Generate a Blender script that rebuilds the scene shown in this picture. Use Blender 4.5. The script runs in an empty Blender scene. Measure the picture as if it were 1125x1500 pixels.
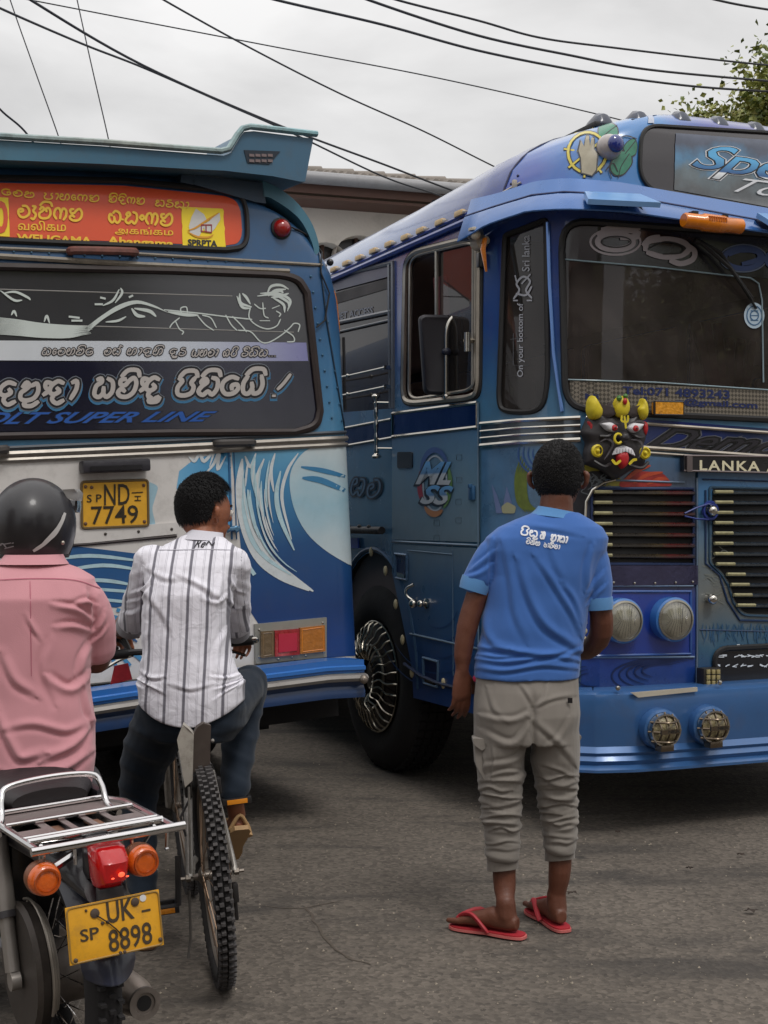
import bpy, bmesh, math, random
import numpy as np
from mathutils import Vector, Matrix, geometry, noise
random.seed(7)
R = math.radians
sc = bpy.context.scene
col = sc.collection
# ---------------------------------------------------------------- camera
F, CX, CY, H = 2000.0, 562.5, 755.0, 1.45     # focal length and horizon row in photo pixels, eye height in metres
cam = bpy.data.cameras.new('camera')
cam_ob = bpy.data.objects.new('camera', cam); col.objects.link(cam_ob)
cam.sensor_fit = 'VERTICAL'; cam.sensor_height = 36; cam.lens = 36*F/1500
cam.shift_y = (CY-750)/1500
cam.clip_start = .05; cam.clip_end = 1500
cam_ob.location = (0, 0, H); cam_ob.rotation_euler = (R(90), 0, 0)
sc.camera = cam_ob
sc.view_settings.view_transform = 'Standard'; sc.view_settings.look = 'None'
sc.view_settings.exposure = 0.36; sc.view_settings.gamma = 1
# ---------------------------------------------------------------- sky: overcast, brighter towards the zenith
w = bpy.data.worlds.new('World'); sc.world = w; w.use_nodes = True
nt = w.node_tree; nt.nodes.clear()
def N(nt, t, **k):
    n = nt.nodes.new(t)
    for a, b in k.items():
        if a in n.inputs: n.inputs[a].default_value = b
        else: setattr(n, a, b)
    return n
L = nt.links.new
sky = N(nt, 'ShaderNodeTexSky', sky_type='NISHITA', sun_disc=False)
sky.sun_elevation = R(58); sky.sun_rotation = R(150)
tc = N(nt, 'ShaderNodeTexCoord'); sep = N(nt, 'ShaderNodeSeparateXYZ'); L(tc.outputs['Generated'], sep.inputs[0])
ramp = N(nt, 'ShaderNodeValToRGB'); L(sep.outputs[2], ramp.inputs[0])
e = ramp.color_ramp.elements
e[0].position = 0; e[0].color = (.43, .428, .428, 1); e[1].position = 1; e[1].color = (1.12, 1.10, 1.09, 1)
m_ = ramp.color_ramp.elements.new(.22); m_.color = (.51, .507, .505, 1)
mp = N(nt, 'ShaderNodeMapping'); mp.inputs['Scale'].default_value = (1, 1, 2.6); L(tc.outputs['Generated'], mp.inputs[0])
no = N(nt, 'ShaderNodeTexNoise', Scale=4.6, Detail=7.0, Roughness=.5, Distortion=.25); L(mp.outputs[0], no.inputs[0])
cr = N(nt, 'ShaderNodeMapRange'); L(no.outputs[0], cr.inputs[0])
cr.inputs[1].default_value = .3; cr.inputs[2].default_value = .7; cr.inputs[3].default_value = .76; cr.inputs[4].default_value = 1.12
mul = N(nt, 'ShaderNodeVectorMath', operation='MULTIPLY'); L(ramp.outputs[0], mul.inputs[0]); L(cr.outputs[0], mul.inputs[1])
mul2 = N(nt, 'ShaderNodeVectorMath', operation='SCALE'); L(mul.outputs[0], mul2.inputs[0]); mul2.inputs['Scale'].default_value = 11.0
mx = N(nt, 'ShaderNodeMix', data_type='RGBA'); mx.inputs[0].default_value = .97
L(sky.outputs[0], mx.inputs[6]); L(mul2.outputs[0], mx.inputs[7])
bg = N(nt, 'ShaderNodeBackground'); bg.inputs['Strength'].default_value = .1; L(mx.outputs[2], bg.inputs[0])
ow = N(nt, 'ShaderNodeOutputWorld'); L(bg.outputs[0], ow.inputs[0])
sl = bpy.data.lights.new('sun', 'SUN'); sl.energy = 1.0; sl.angle = R(16); sl.color = (1, .97, .93)
so = bpy.data.objects.new('sun', sl); col.objects.link(so)
so.rotation_euler = (R(32), 0, R(180-150+0)); so.location = (0, 0, 30)
sc.cycles.max_bounces = 7; sc.cycles.transparent_max_bounces = 16
# ---------------------------------------------------------------- materials
MATS = {}
def _base(name):
    m = bpy.data.materials.new(name); m.use_nodes = True
    nt = m.node_tree; b = nt.nodes['Principled BSDF']; MATS[name] = m
    return m, nt, b
def lin(c):
    return tuple((x/12.92 if x <= .04045 else ((x+.055)/1.055)**2.4) for x in [v/255 for v in c])
def _finish(nt, b, src, rough, rvar, metal, coat, bump, bscale, spec, dirt, var, scale, coord='Object'):
    """src: colour socket or tuple. Adds noise variation, dirt, bump."""
    tc = N(nt, 'ShaderNodeTexCoord')
    no = N(nt, 'ShaderNodeTexNoise', Scale=scale, Detail=7.0, Roughness=.6); nt.links.new(tc.outputs[coord], no.inputs[0])
    hsv = N(nt, 'ShaderNodeHueSaturation')
    mr = N(nt, 'ShaderNodeMapRange'); nt.links.new(no.outputs[0], mr.inputs[0])
    mr.inputs[1].default_value = .25; mr.inputs[2].default_value = .75
    mr.inputs[3].default_value = 1-var; mr.inputs[4].default_value = 1+var
    nt.links.new(mr.outputs[0], hsv.inputs['Value'])
    if isinstance(src, tuple): hsv.inputs['Color'].default_value = (*src, 1)
    else: nt.links.new(src, hsv.inputs['Color'])
    out = hsv.outputs[0]
    if dirt:
        n2 = N(nt, 'ShaderNodeTexNoise', Scale=scale*1.7+1, Detail=9.0, Roughness=.72); nt.links.new(tc.outputs[coord], n2.inputs[0])
        m2 = N(nt, 'ShaderNodeMapRange'); nt.links.new(n2.outputs[0], m2.inputs[0])
        m2.inputs[1].default_value = .5; m2.inputs[2].default_value = .8; m2.inputs[3].default_value = 0; m2.inputs[4].default_value = dirt
        mx = N(nt, 'ShaderNodeMix', data_type='RGBA'); nt.links.new(m2.outputs[0], mx.inputs[0])
        nt.links.new(out, mx.inputs[6]); mx.inputs[7].default_value = (.09, .075, .06, 1); out = mx.outputs[2]
    nt.links.new(out, b.inputs['Base Color'])
    r2 = N(nt, 'ShaderNodeMapRange'); nt.links.new(no.outputs[0], r2.inputs[0])
    r2.inputs[1].default_value = .25; r2.inputs[2].default_value = .75
    r2.inputs[3].default_value = max(.02, rough-rvar); r2.inputs[4].default_value = min(1, rough+rvar)
    nt.links.new(r2.outputs[0], b.inputs['Roughness'])
    b.inputs['Metallic'].default_value = metal
    b.inputs['Coat Weight'].default_value = coat; b.inputs['Coat Roughness'].default_value = .12
    b.inputs['Specular IOR Level'].default_value = spec
    if bump:
        n3 = N(nt, 'ShaderNodeTexNoise', Scale=bscale, Detail=6.0); nt.links.new(tc.outputs[coord], n3.inputs[0])
        bp = N(nt, 'ShaderNodeBump'); bp.inputs['Strength'].default_value = 1; bp.inputs['Distance'].default_value = bump
        nt.links.new(n3.outputs[0], bp.inputs['Height']); nt.links.new(bp.outputs[0], b.inputs['Normal'])
def mat(name, c, rough=.5, metal=0, coat=0, bump=0, bscale=60, spec=.5, dirt=0, var=.08, scale=4, rvar=.08):
    if name in MATS: return MATS[name]
    m, nt, b = _base(name)
    _finish(nt, b, lin(c), rough, rvar, metal, coat, bump, bscale, spec, dirt, var, scale)
    return m
def grad(name, axis, lo, hi, stops, warp=0, wscale=3, rough=.4, metal=0, coat=.0, bump=0, bscale=60, spec=.5, dirt=0, var=.06, scale=4, rvar=.08):
    """paint whose own colour changes along an object axis"""
    m, nt, b = _base(name)
    tc = N(nt, 'ShaderNodeTexCoord'); s = N(nt, 'ShaderNodeSeparateXYZ'); nt.links.new(tc.outputs['Object'], s.inputs[0])
    v = s.outputs[axis]
    if warp:
        n = N(nt, 'ShaderNodeTexNoise', Scale=wscale, Detail=5.0); nt.links.new(tc.outputs['Object'], n.inputs[0])
        a = N(nt, 'ShaderNodeMath', operation='MULTIPLY_ADD'); nt.links.new(n.outputs[0], a.inputs[0]); a.inputs[1].default_value = warp
        nt.links.new(v, a.inputs[2]); v = a.outputs[0]
    mr = N(nt, 'ShaderNodeMapRange'); nt.links.new(v, mr.inputs[0]); mr.inputs[1].default_value = lo+warp*.5; mr.inputs[2].default_value = hi+warp*.5
    r = N(nt, 'ShaderNodeValToRGB'); nt.links.new(mr.outputs[0], r.inputs[0])
    el = r.color_ramp.elements
    for i, (p, c) in enumerate(stops):
        q = el[i] if i < 2 else el.new(p)
    for i, (p, c) in enumerate(stops):
        el[i].position = p
    for i, (p, c) in enumerate(sorted(stops)):
        el[i].position = p; el[i].color = (*lin(c), 1)
    _finish(nt, b, r.outputs[0], rough, rvar, metal, coat, bump, bscale, spec, dirt, var, scale)
    return m
def glassmat(name, tint, gloss=.06, rough=.02, refl=1.0, painted_haze=0.0):
    """thin window pane: tinted straight-through light plus a mirror coat by angle"""
    m = bpy.data.materials.new(name); m.use_nodes = True; nt = m.node_tree; nt.nodes.clear()
    t = N(nt, 'ShaderNodeBsdfTransparent'); t.inputs[0].default_value = (*lin(tint), 1)
    g = N(nt, 'ShaderNodeBsdfGlossy'); g.inputs['Roughness'].default_value = rough; g.inputs[0].default_value = (.9*refl, .9*refl, .92*refl, 1)
    f = N(nt, 'ShaderNodeFresnel'); f.inputs[0].default_value = 1.5
    a = N(nt, 'ShaderNodeMath', operation='ADD'); nt.links.new(f.outputs[0], a.inputs[0]); a.inputs[1].default_value = gloss
    mx = N(nt, 'ShaderNodeMixShader'); nt.links.new(a.outputs[0], mx.inputs[0]); nt.links.new(t.outputs[0], mx.inputs[1]); nt.links.new(g.outputs[0], mx.inputs[2])
    out = mx.outputs[0]
    if painted_haze:   # diffuse dusty film painted in to lighten the dark pane like sky haze
        tc = N(nt, 'ShaderNodeTexCoord'); nz = N(nt, 'ShaderNodeTexNoise', Scale=2.3, Detail=8.0, Roughness=.65, Distortion=.4); nt.links.new(tc.outputs['Object'], nz.inputs[0])
        mr = N(nt, 'ShaderNodeMapRange'); nt.links.new(nz.outputs[0], mr.inputs[0]); mr.inputs[1].default_value = .3; mr.inputs[2].default_value = .75; mr.inputs[3].default_value = painted_haze*.35; mr.inputs[4].default_value = painted_haze*1.7
        df = N(nt, 'ShaderNodeBsdfDiffuse'); df.inputs[0].default_value = (.42, .36, .33, 1); m2 = N(nt, 'ShaderNodeMixShader')
        nt.links.new(mr.outputs[0], m2.inputs[0]); nt.links.new(out, m2.inputs[1]); nt.links.new(df.outputs[0], m2.inputs[2]); out = m2.outputs[0]
    o = N(nt, 'ShaderNodeOutputMaterial'); nt.links.new(out, o.inputs[0])
    return m
# ---------------------------------------------------------------- objects
def P3(px, py, Y): return Vector(((px-CX)/F*Y, Y, H+(CY-py)/F*Y))
def thing(name, label, cat, M=None, group=None, kind=None):
    o = bpy.data.objects.new(name, None); col.objects.link(o)
    o.empty_display_size = .2
    if M is not None: o.matrix_world = M
    o['label'] = label; o['category'] = cat
    if group: o['group'] = group
    if kind: o['kind'] = kind
    o['_'] = 0; del o['_']
    FR[o.name] = (M.copy() if M is not None else Matrix.Identity(4))
    return o
FR = {}
def T(x, y, z=0): return Matrix.Translation((x, y, z))
def obj(name, geo, m, parent=None, world=False, smooth=True, label=None, auto=None):
    """geo = (verts, faces); verts in the frame of the top-level thing unless world"""
    v, f = geo[0], geo[1]
    root = parent
    while root is not None and root.parent is not None: root = root.parent
    if world and root is not None:
        Mi = FR[root.name].inverted()
        v = [Mi @ Vector(p) for p in v]
    me = bpy.data.meshes.new(name)
    me.from_pydata([tuple(p) for p in v], [], [tuple(x) for x in f]); me.update()
    if m is not None:
        if isinstance(m, (list, tuple)):
            for q in m: me.materials.append(q)
        else: me.materials.append(m)
    if len(geo) > 2 and geo[2] is not None: me.polygons.foreach_set('material_index', geo[2])
    if smooth:
        me.polygons.foreach_set('use_smooth', [True]*len(me.polygons))
        if auto is None: auto = 40
        me.set_sharp_from_angle(angle=R(auto))
    o = bpy.data.objects.new(name, me); col.objects.link(o)
    if parent is not None: o.parent = parent
    if label: o['label'] = label
    return o
def tag(o, label, cat, group=None, kind=None):
    o['label'] = label; o['category'] = cat
    if group: o['group'] = group
    if kind: o['kind'] = kind
    return o
def again(o, parent=None, M=None):
    c = o.copy(); col.objects.link(c); c.parent = parent
    if M is not None: c.matrix_local = M
    return c
# ---------------------------------------------------------------- geometry: all return (verts, faces)
def join(*gs):
    V, Fc = [], []
    for g in gs:
        k = len(V); V += [Vector(p) for p in g[0]]; Fc += [tuple(i+k for i in f) for f in g[1]]
    return V, Fc
def xf(g, M): return [M @ Vector(p) for p in g[0]], g[1]
def box(c, s, rot=None, bev=0.0, seg=2):
    bm = bmesh.new(); bmesh.ops.create_cube(bm, size=1)
    for v in bm.verts: v.co = Vector((v.co.x*s[0], v.co.y*s[1], v.co.z*s[2]))
    if bev: bmesh.ops.bevel(bm, geom=bm.edges[:], offset=bev, segments=seg, profile=.6, affect='EDGES')
    M = Matrix.Translation(c) @ (rot.to_4x4() if rot is not None else Matrix.Identity(4))
    bm.verts.index_update()
    g = [M @ v.co for v in bm.verts], [tuple(v.index for v in f.verts) for f in bm.faces]
    bm.free(); return g
def cr_path(pts, n=6, closed=False):
    """Catmull-Rom through points"""
    P = [Vector(p) for p in pts]; m = len(P)
    if m < 3: return P
    out = []
    rng = range(m) if closed else range(m-1)
    for i in rng:
        if closed: a, b, c, d = P[i-1], P[i], P[(i+1) % m], P[(i+2) % m]
        else:
            a = P[i-1] if i else P[0]*2-P[1]; b, c = P[i], P[i+1]; d = P[i+2] if i+2 < m else P[i+1]*2-P[i]
        for k in range(n):
            t = k/n
            out.append(.5*((2*b)+(c-a)*t+(2*a-5*b+4*c-d)*t*t+(3*b-a-3*c+d)*t**3))
    if not closed: out.append(P[-1])
    return out
def tube(pts, r, n=8, closed=False, caps=True, sx=1, up=None, sz=1):
    P = [Vector(p) for p in pts]; m = len(P)
    rs = r if isinstance(r, (list, tuple)) else [r]*m
    V, Fc = [], []
    prev = None
    for i in range(m):
        if closed: t = P[(i+1) % m]-P[i-1]
        else: t = P[min(i+1, m-1)]-P[max(i-1, 0)]
        if t.length < 1e-9: t = Vector((0, 0, 1))
        t.normalize()
        if prev is None:
            u = Vector(up) if up is not None else (Vector((0, 0, 1)) if abs(t.z) < .9 else Vector((0, 1, 0)))
        else: u = prev
        if up is not None: u = Vector(up)
        a = (u - t*u.dot(t))
        if a.length < 1e-6: a = t.orthogonal()
        a.normalize(); b = t.cross(a); prev = a
        for k in range(n):
            th = 2*math.pi*(k+.5)/n
            V.append(P[i]+a*math.cos(th)*rs[i]*sz+b*math.sin(th)*rs[i]*sx)
    lim = m if closed else m-1
    for i in range(lim):
        j = (i+1) % m
        for k in range(n):
            k2 = (k+1) % n
            Fc.append((i*n+k, i*n+k2, j*n+k2, j*n+k))
    if not closed and caps:
        Fc.append(tuple(range(n))[::-1]); Fc.append(tuple((m-1)*n+k for k in range(n)))
    return V, Fc
def axis_mat(c, ax, up=(0, 0, 1)):
    z = Vector(ax).normalized(); u = Vector(up)
    if abs(z.dot(u)) > .95: u = Vector((0, 1, 0))
    x = u.cross(z).normalized(); y = z.cross(x)
    M = Matrix((x, y, z)).transposed().to_4x4(); M.translation = Vector(c)
    return M
def lathe(prof, c, ax, n=24, up=(0, 0, 1), closed=False):
    """prof: (radius, height) list; revolved round ax"""
    M = axis_mat(c, ax, up); V, Fc = [], []
    m = len(prof)
    for (r, h) in prof:
        for k in range(n):
            th = 2*math.pi*k/n; V.append(M @ Vector((r*math.cos(th), r*math.sin(th), h)))
    for i in range(m if closed else m-1):
        j = (i+1) % m
        for k in range(n):
            k2 = (k+1) % n; Fc.append((i*n+k, i*n+k2, j*n+k2, j*n+k))
    if not closed:
        if prof[0][0] > 1e-5: Fc.append(tuple(range(n))[::-1])
        if prof[-1][0] > 1e-5: Fc.append(tuple((m-1)*n+k for k in range(n)))
    return V, Fc
def ball(c, r, n=14, sc_=(1, 1, 1), rot=None):
    V, Fc = [], []
    m = max(4, n//2)
    Rm = rot if rot is not None else Matrix.Identity(3)
    for i in range(m+1):
        ph = math.pi*i/m
        for k in range(n):
            th = 2*math.pi*k/n
            V.append(Vector(c)+Rm @ Vector((r*sc_[0]*math.sin(ph)*math.cos(th), r*sc_[1]*math.sin(ph)*math.sin(th), r*sc_[2]*math.cos(ph))))
    for i in range(m):
        for k in range(n):
            k2 = (k+1) % n; Fc.append((i*n+k, (i+1)*n+k, (i+1)*n+k2, i*n+k2))
    return V, Fc
def prism(poly, vec):
    """extrude a planar polygon (3-D points) by vec"""
    n = len(poly); P = [Vector(p) for p in poly]; Q = [p+Vector(vec) for p in P]
    tri = geometry.tessellate_polygon([P])
    Fc = [tuple(t) for t in tri]+[tuple(i+n for i in t[::-1]) for t in tri]
    Fc += [(i, (i+1) % n, (i+1) % n+n, i+n) for i in range(n)]
    g = (P+Q, Fc)
    return fixn(g)
def fixn(g):
    bm = bmesh.new(); vs = [bm.verts.new(p) for p in g[0]]
    for f in g[1]:
        try: bm.faces.new([vs[i] for i in f])
        except ValueError: pass
    bmesh.ops.recalc_face_normals(bm, faces=bm.faces[:]); bm.verts.index_update()
    o = [v.co.copy() for v in bm.verts], [tuple(v.index for v in f.verts) for f in bm.faces]
    bm.free(); return o
def rpoly(pts, r, n=6):
    """round the corners of a 2-D polygon; r number or list"""
    out = []; m = len(pts)
    for i in range(m):
        p = Vector(pts[i][:2]); a = Vector(pts[i-1][:2]); b = Vector(pts[(i+1) % m][:2])
        q = r[i] if isinstance(r, (list, tuple)) else r
        if q <= 0: out.append(tuple(p)); continue
        d1 = min(q, (a-p).length*.49); d2 = min(q, (b-p).length*.49)
        s = p+(a-p).normalized()*d1; e_ = p+(b-p).normalized()*d2
        for k in range(n+1):
            t = k/n; v = s*(1-t)**2+p*2*t*(1-t)+e_*t*t; out.append((v.x, v.y))
    return out
def dens(pts, step, closed=True):
    out = []; m = len(pts)
    for i in range(m if closed else m-1):
        a = pts[i]; b = pts[(i+1) % m]; d = math.hypot(b[0]-a[0], b[1]-a[1]); k = max(1, int(math.ceil(d/step)))
        for j in range(k): out.append((a[0]+(b[0]-a[0])*j/k, a[1]+(b[1]-a[1])*j/k))
    if not closed: out.append(tuple(pts[-1]))
    return out
def inside(p, poly):
    x, y = p; c = False; n = len(poly); j = n-1
    for i in range(n):
        xi, yi = poly[i]; xj, yj = poly[j]
        if (yi > y) != (yj > y) and x < (xj-xi)*(y-yi)/(yj-yi)+xi: c = not c
        j = i
    return c
# ---------------------------------------------------------------- surfaces of real things, addressed in (s, z)
class Shell:
    """a vertical skin over a plan outline; tops roll inwards by the two profiles"""
    def __init__(s, M, plan, xc=0, hw=1.25, side=((0, 0), (9, 0)), front=((0, 0), (9, 0)), L=9.0):
        s.M = M; s.Mi = M.inverted(); s.plan = np.array(plan, float)
        d = np.diff(s.plan, axis=0); s.len = np.hypot(d[:, 0], d[:, 1]); s.cum = np.concatenate([[0], np.cumsum(s.len)])
        s.xc, s.hw, s.L = xc, hw, L; s.sp = np.array(side); s.fp = np.array(front)
        s.o = s.Mi @ Vector((0, 0, H))
    g0 = 0.0; gp = 2.2
    def g(s, y):   # the top swells towards the front
        return 1+s.g0*np.clip((3.0-y)/3.5, 0, 1)**s.gp
    def shape(s, x, y, z):
        a = np.interp(z, s.sp[:, 0], s.sp[:, 1]); b = np.interp(z, s.fp[:, 0], s.fp[:, 1])
        return s.xc+(x-s.xc)*(1-a/s.hw), y+b*(1-y/s.L)
    def at(s, ss, z, off=0.0):
        ss = np.atleast_1d(np.asarray(ss, float)); z = np.broadcast_to(np.asarray(z, float), ss.shape); off = np.broadcast_to(np.asarray(off, float), ss.shape)
        x = np.interp(ss, s.cum, s.plan[:, 0]); y = np.interp(ss, s.cum, s.plan[:, 1])
        e_ = .03
        tx = np.interp(ss+e_, s.cum, s.plan[:, 0])-np.interp(ss-e_, s.cum, s.plan[:, 0]); ty = np.interp(ss+e_, s.cum, s.plan[:, 1])-np.interp(ss-e_, s.cum, s.plan[:, 1])
        l = np.hypot(tx, ty)+1e-12
        X, Y = s.shape(x, y, z)
        zw = np.where(z > 2.9, 2.9+(z-2.9)*s.g(y), z)
        return np.stack([X+ty/l*off, Y-tx/l*off, zw], 1)
    def v(s, ss, z, off=0.0): return Vector(s.at(ss, z, off)[0])
    def hit(s, pts):
        """photo pixels -> (s, z)"""
        p = np.atleast_2d(np.asarray(pts, float))[:, :2]
        R3 = np.array(s.Mi.to_3x3())
        d = np.stack([(p[:, 0]-CX)/F, np.ones(len(p)), (CY-p[:, 1])/F], 1) @ R3.T
        o = np.array(s.o); z = np.full(len(p), 1.5); S = np.zeros(len(p)); t = np.ones(len(p))
        for it in range(10):
            X, Y = s.shape(s.plan[None, :, 0], s.plan[None, :, 1], z[:, None])
            ax, ay = X[:, :-1], Y[:, :-1]; bx, by = X[:, 1:]-ax, Y[:, 1:]-ay
            den = d[:, :1]*by-d[:, 1:2]*bx
            den = np.where(abs(den) < 1e-9, 1e-9, den)
            qx, qy = ax-o[0], ay-o[1]
            tt = (qx*by-qy*bx)/den; uu = (qx*d[:, 1:2]-qy*d[:, :1])/den
            ok = (uu >= -1e-6) & (uu <= 1+1e-6) & (tt > .1)
            tb = np.where(ok, tt, 1e9); k = tb.argmin(1); ii = np.arange(len(p))
            good = tb[ii, k] < 1e8
            # rays that miss: take the end segment extended
            if (~good).any():
                first = (abs(uu[:, 0]) < abs(uu[:, -1]-1))
                k = np.where(good, k, np.where(first, 0, uu.shape[1]-1))
            t = tt[ii, k]; S = s.cum[k]+uu[ii, k]*s.len[k]
            zw = o[2]+t*d[:, 2]; yy = np.interp(S, s.cum, s.plan[:, 1])
            zn = np.where(zw > 2.9, 2.9+(zw-2.9)/s.g(yy), zw)
            z = .35*z+.65*zn if it < 9 else zn
        return np.stack([S, z], 1)
    def bs(s, a, b):
        k = s.cum[1:-1]; return [float(q) for q in k if a < q < b]
    def bz(s, a, b):
        q = sorted(set([*s.sp[:, 0], *s.fp[:, 0]])); return [float(t) for t in q if a < t < b]
    def px(s, px, py, off=0.0):
        h = s.hit([(px, py)])[0]; return s.v(h[0], h[1], off)
class Flat:
    """a flat sheet: local x across, local z up, outward = local -y"""
    def __init__(s, M): s.M = M; s.Mi = M.inverted(); s.o = s.Mi @ Vector((0, 0, H))
    def at(s, ss, z, off=0.0):
        ss = np.atleast_1d(np.asarray(ss, float)); z = np.broadcast_to(np.asarray(z, float), ss.shape); off = np.broadcast_to(np.asarray(off, float), ss.shape)
        return np.stack([ss, -off, z], 1)
    def v(s, ss, z, off=0.0): return Vector((ss, -off, z))
    def hit(s, pts):
        p = np.atleast_2d(np.asarray(pts, float))[:, :2]; R3 = np.array(s.Mi.to_3x3())
        d = np.stack([(p[:, 0]-CX)/F, np.ones(len(p)), (CY-p[:, 1])/F], 1) @ R3.T
        o = np.array(s.o); t = -o[1]/d[:, 1]; return np.stack([o[0]+t*d[:, 0], o[2]+t*d[:, 2]], 1)
    def bs(s, a, b): return []
    def bz(s, a, b): return []
    def px(s, px, py, off=0.0):
        h = s.hit([(px, py)])[0]; return s.v(h[0], h[1], off)
def skin_sz(sf, outer, holes=(), off=0.0, grid=None):
    outer = [tuple(map(float, p)) for p in outer]; holes = [[tuple(map(float, p)) for p in h] for h in holes]
    V, E = [], []
    for poly in [outer]+holes:
        k = len(V); n = len(poly); V += [Vector(p) for p in poly]; E += [(k+i, k+(i+1) % n) for i in range(n)]
    s0 = min(p[0] for p in outer); s1 = max(p[0] for p in outer); z0 = min(p[1] for p in outer); z1 = max(p[1] for p in outer)
    cs = sf.bs(s0, s1); cz = sf.bz(z0, z1)
    if grid:
        cs = sorted(cs+[s0+(s1-s0)*(i+1)/grid[0] for i in range(grid[0]-1)]); cz = sorted(cz+[z0+(z1-z0)*(i+1)/grid[1] for i in range(grid[1]-1)])
    for q in cs: k = len(V); V += [Vector((q, z0-.01)), Vector((q, z1+.01))]; E.append((k, k+1))
    for q in cz: k = len(V); V += [Vector((s0-.01, q)), Vector((s1+.01, q))]; E.append((k, k+1))
    r = geometry.delaunay_2d_cdt(V, E, [], 0, 1e-5)
    vv, ff = r[0], r[2]; keep = []
    for f in ff:
        c = sum((vv[i] for i in f), Vector((0, 0)))/len(f)
        if inside(c, outer) and not any(inside(c, h) for h in holes): keep.append(tuple(f))
    used = sorted({i for f in keep for i in f}); mp_ = {i: k for k, i in enumerate(used)}
    if not used: return [], []
    A = np.array([tuple(vv[i]) for i in used])
    return [Vector(p) for p in sf.at(A[:, 0], A[:, 1], off)], [tuple(mp_[i] for i in f) for f in keep]
def skin(sf, poly, holes=(), off=0.0, step=14, grid=None):
    return skin_sz(sf, sf.hit(dens(poly, step)), [sf.hit(dens(h, step)) for h in holes], off, grid)
def slab(sf, poly, off, th, step=14):
    """a panel with thickness: face at off, edges going back by th"""
    a = sf.hit(dens(poly, step)); g = skin_sz(sf, a, (), off)
    n = len(a); P = [Vector(p) for p in sf.at(a[:, 0], a[:, 1], off)]+[Vector(p) for p in sf.at(a[:, 0], a[:, 1], off-th)]
    return fixn(join(g, (P, [(i, (i+1) % n, (i+1) % n+n, i+n) for i in range(n)])))
def rail(sf, pts, r, off=0.0, step=10, closed=False, n=6, **k):
    a = sf.hit(dens(pts, step, closed)); return tube([Vector(p) for p in sf.at(a[:, 0], a[:, 1], off)], r, n, closed, **k)
def rivets(sf, pts, r=.006, off=0.0):
    gs = []
    a = sf.hit(pts)
    for q in a:
        c = sf.v(q[0], q[1], off); c2 = sf.v(q[0], q[1], off+.01)
        gs.append(lathe([(r, 0), (r*.9, r*.45), (r*.4, r*.7), (0, r*.75)], c, c2-c, 8))
    return join(*gs)
def line_pts(a, b, n): return [(a[0]+(b[0]-a[0])*i/(n-1), a[1]+(b[1]-a[1])*i/(n-1)) for i in range(n)]
# ---------------------------------------------------------------- writing
def text_geo(body, bold=0.0, shear=0.0, spacing=1.0):
    cu = bpy.data.curves.new('t', 'FONT'); cu.body = body; cu.offset = bold; cu.shear = shear; cu.space_character = spacing; cu.resolution_u = 3
    o = bpy.data.objects.new('t', cu); col.objects.link(o)
    dg = bpy.context.evaluated_depsgraph_get(); me = bpy.data.meshes.new_from_object(o.evaluated_get(dg))
    V = [(v.co.x, v.co.y) for v in me.vertices]; Fc = [tuple(p.vertices) for p in me.polygons]
    bpy.data.objects.remove(o); bpy.data.curves.remove(cu); bpy.data.meshes.remove(me)
    return V, Fc
def fit(V, quad, box_=None):
    """map 2-D text to a pixel quad: bottom-left, bottom-right, top-right, top-left"""
    A = np.array(V); lo = A.min(0) if box_ is None else np.array(box_[0]); hi = A.max(0) if box_ is None else np.array(box_[1])
    u = (A-lo)/(hi-lo+1e-9); q = np.array(quad, float)
    U, W = u[:, :1], u[:, 1:]
    return (q[0]*(1-U)*(1-W)+q[1]*U*(1-W)+q[2]*U*W+q[3]*(1-U)*W)
def write(sf, body, quad, off=.003, bold=0.0, shear=0.0, spacing=1.0):
    V, Fc = text_geo(body, bold, shear, spacing)
    bx = None
    if bold:
        V0, _ = text_geo(body, 0, shear, spacing); A = np.array(V0); bx = (A.min(0), A.max(0))
    a = sf.hit(fit(V, quad, bx))
    return [Vector(p) for p in sf.at(a[:, 0], a[:, 1], off)], Fc
def ribbon2(pts, w, n=5, taper=False):
    P = [Vector(p).to_3d() if len(p) == 2 else Vector(p) for p in pts]
    C = cr_path(P, n) if len(P) > 2 else P
    V, Fc = [], []; m = len(C)
    for i in range(m):
        t = (C[min(i+1, m-1)]-C[max(i-1, 0)]);
        t = t.normalized() if t.length > 1e-9 else Vector((1, 0, 0))
        k = w*.5
        if taper: k *= max(.08, math.sin(math.pi*min(1, (i+.5)/m))**.6)
        c = C[i]
        if not taper and i == 0: c = c-t*w*.35
        if not taper and i == m-1: c = c+t*w*.35
        nrm = Vector((-t.y, t.x, 0))*k*(0.72 if (i in (0, m-1) and not taper) else 1); V += [(c+nrm)[:2], (c-nrm)[:2]]
    for i in range(m-1): Fc.append((2*i, 2*i+1, 2*i+3, 2*i+2))
    return V, Fc
def strokes(sf, lines, w, off=.003, taper=False, n=5):
    """hand-drawn lines in photo pixels laid on a surface; each climbs a hair so crossings never coincide"""
    gs = []; k = 0
    for ln in lines:
        V, Fc = ribbon2(ln, w, n, taper)
        a = sf.hit(V); o = off+k*.00006+np.linspace(0, .0004, len(V)); k += 1
        gs.append(([Vector(p) for p in sf.at(a[:, 0], a[:, 1], o)], Fc))
    return join(*gs)
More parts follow.
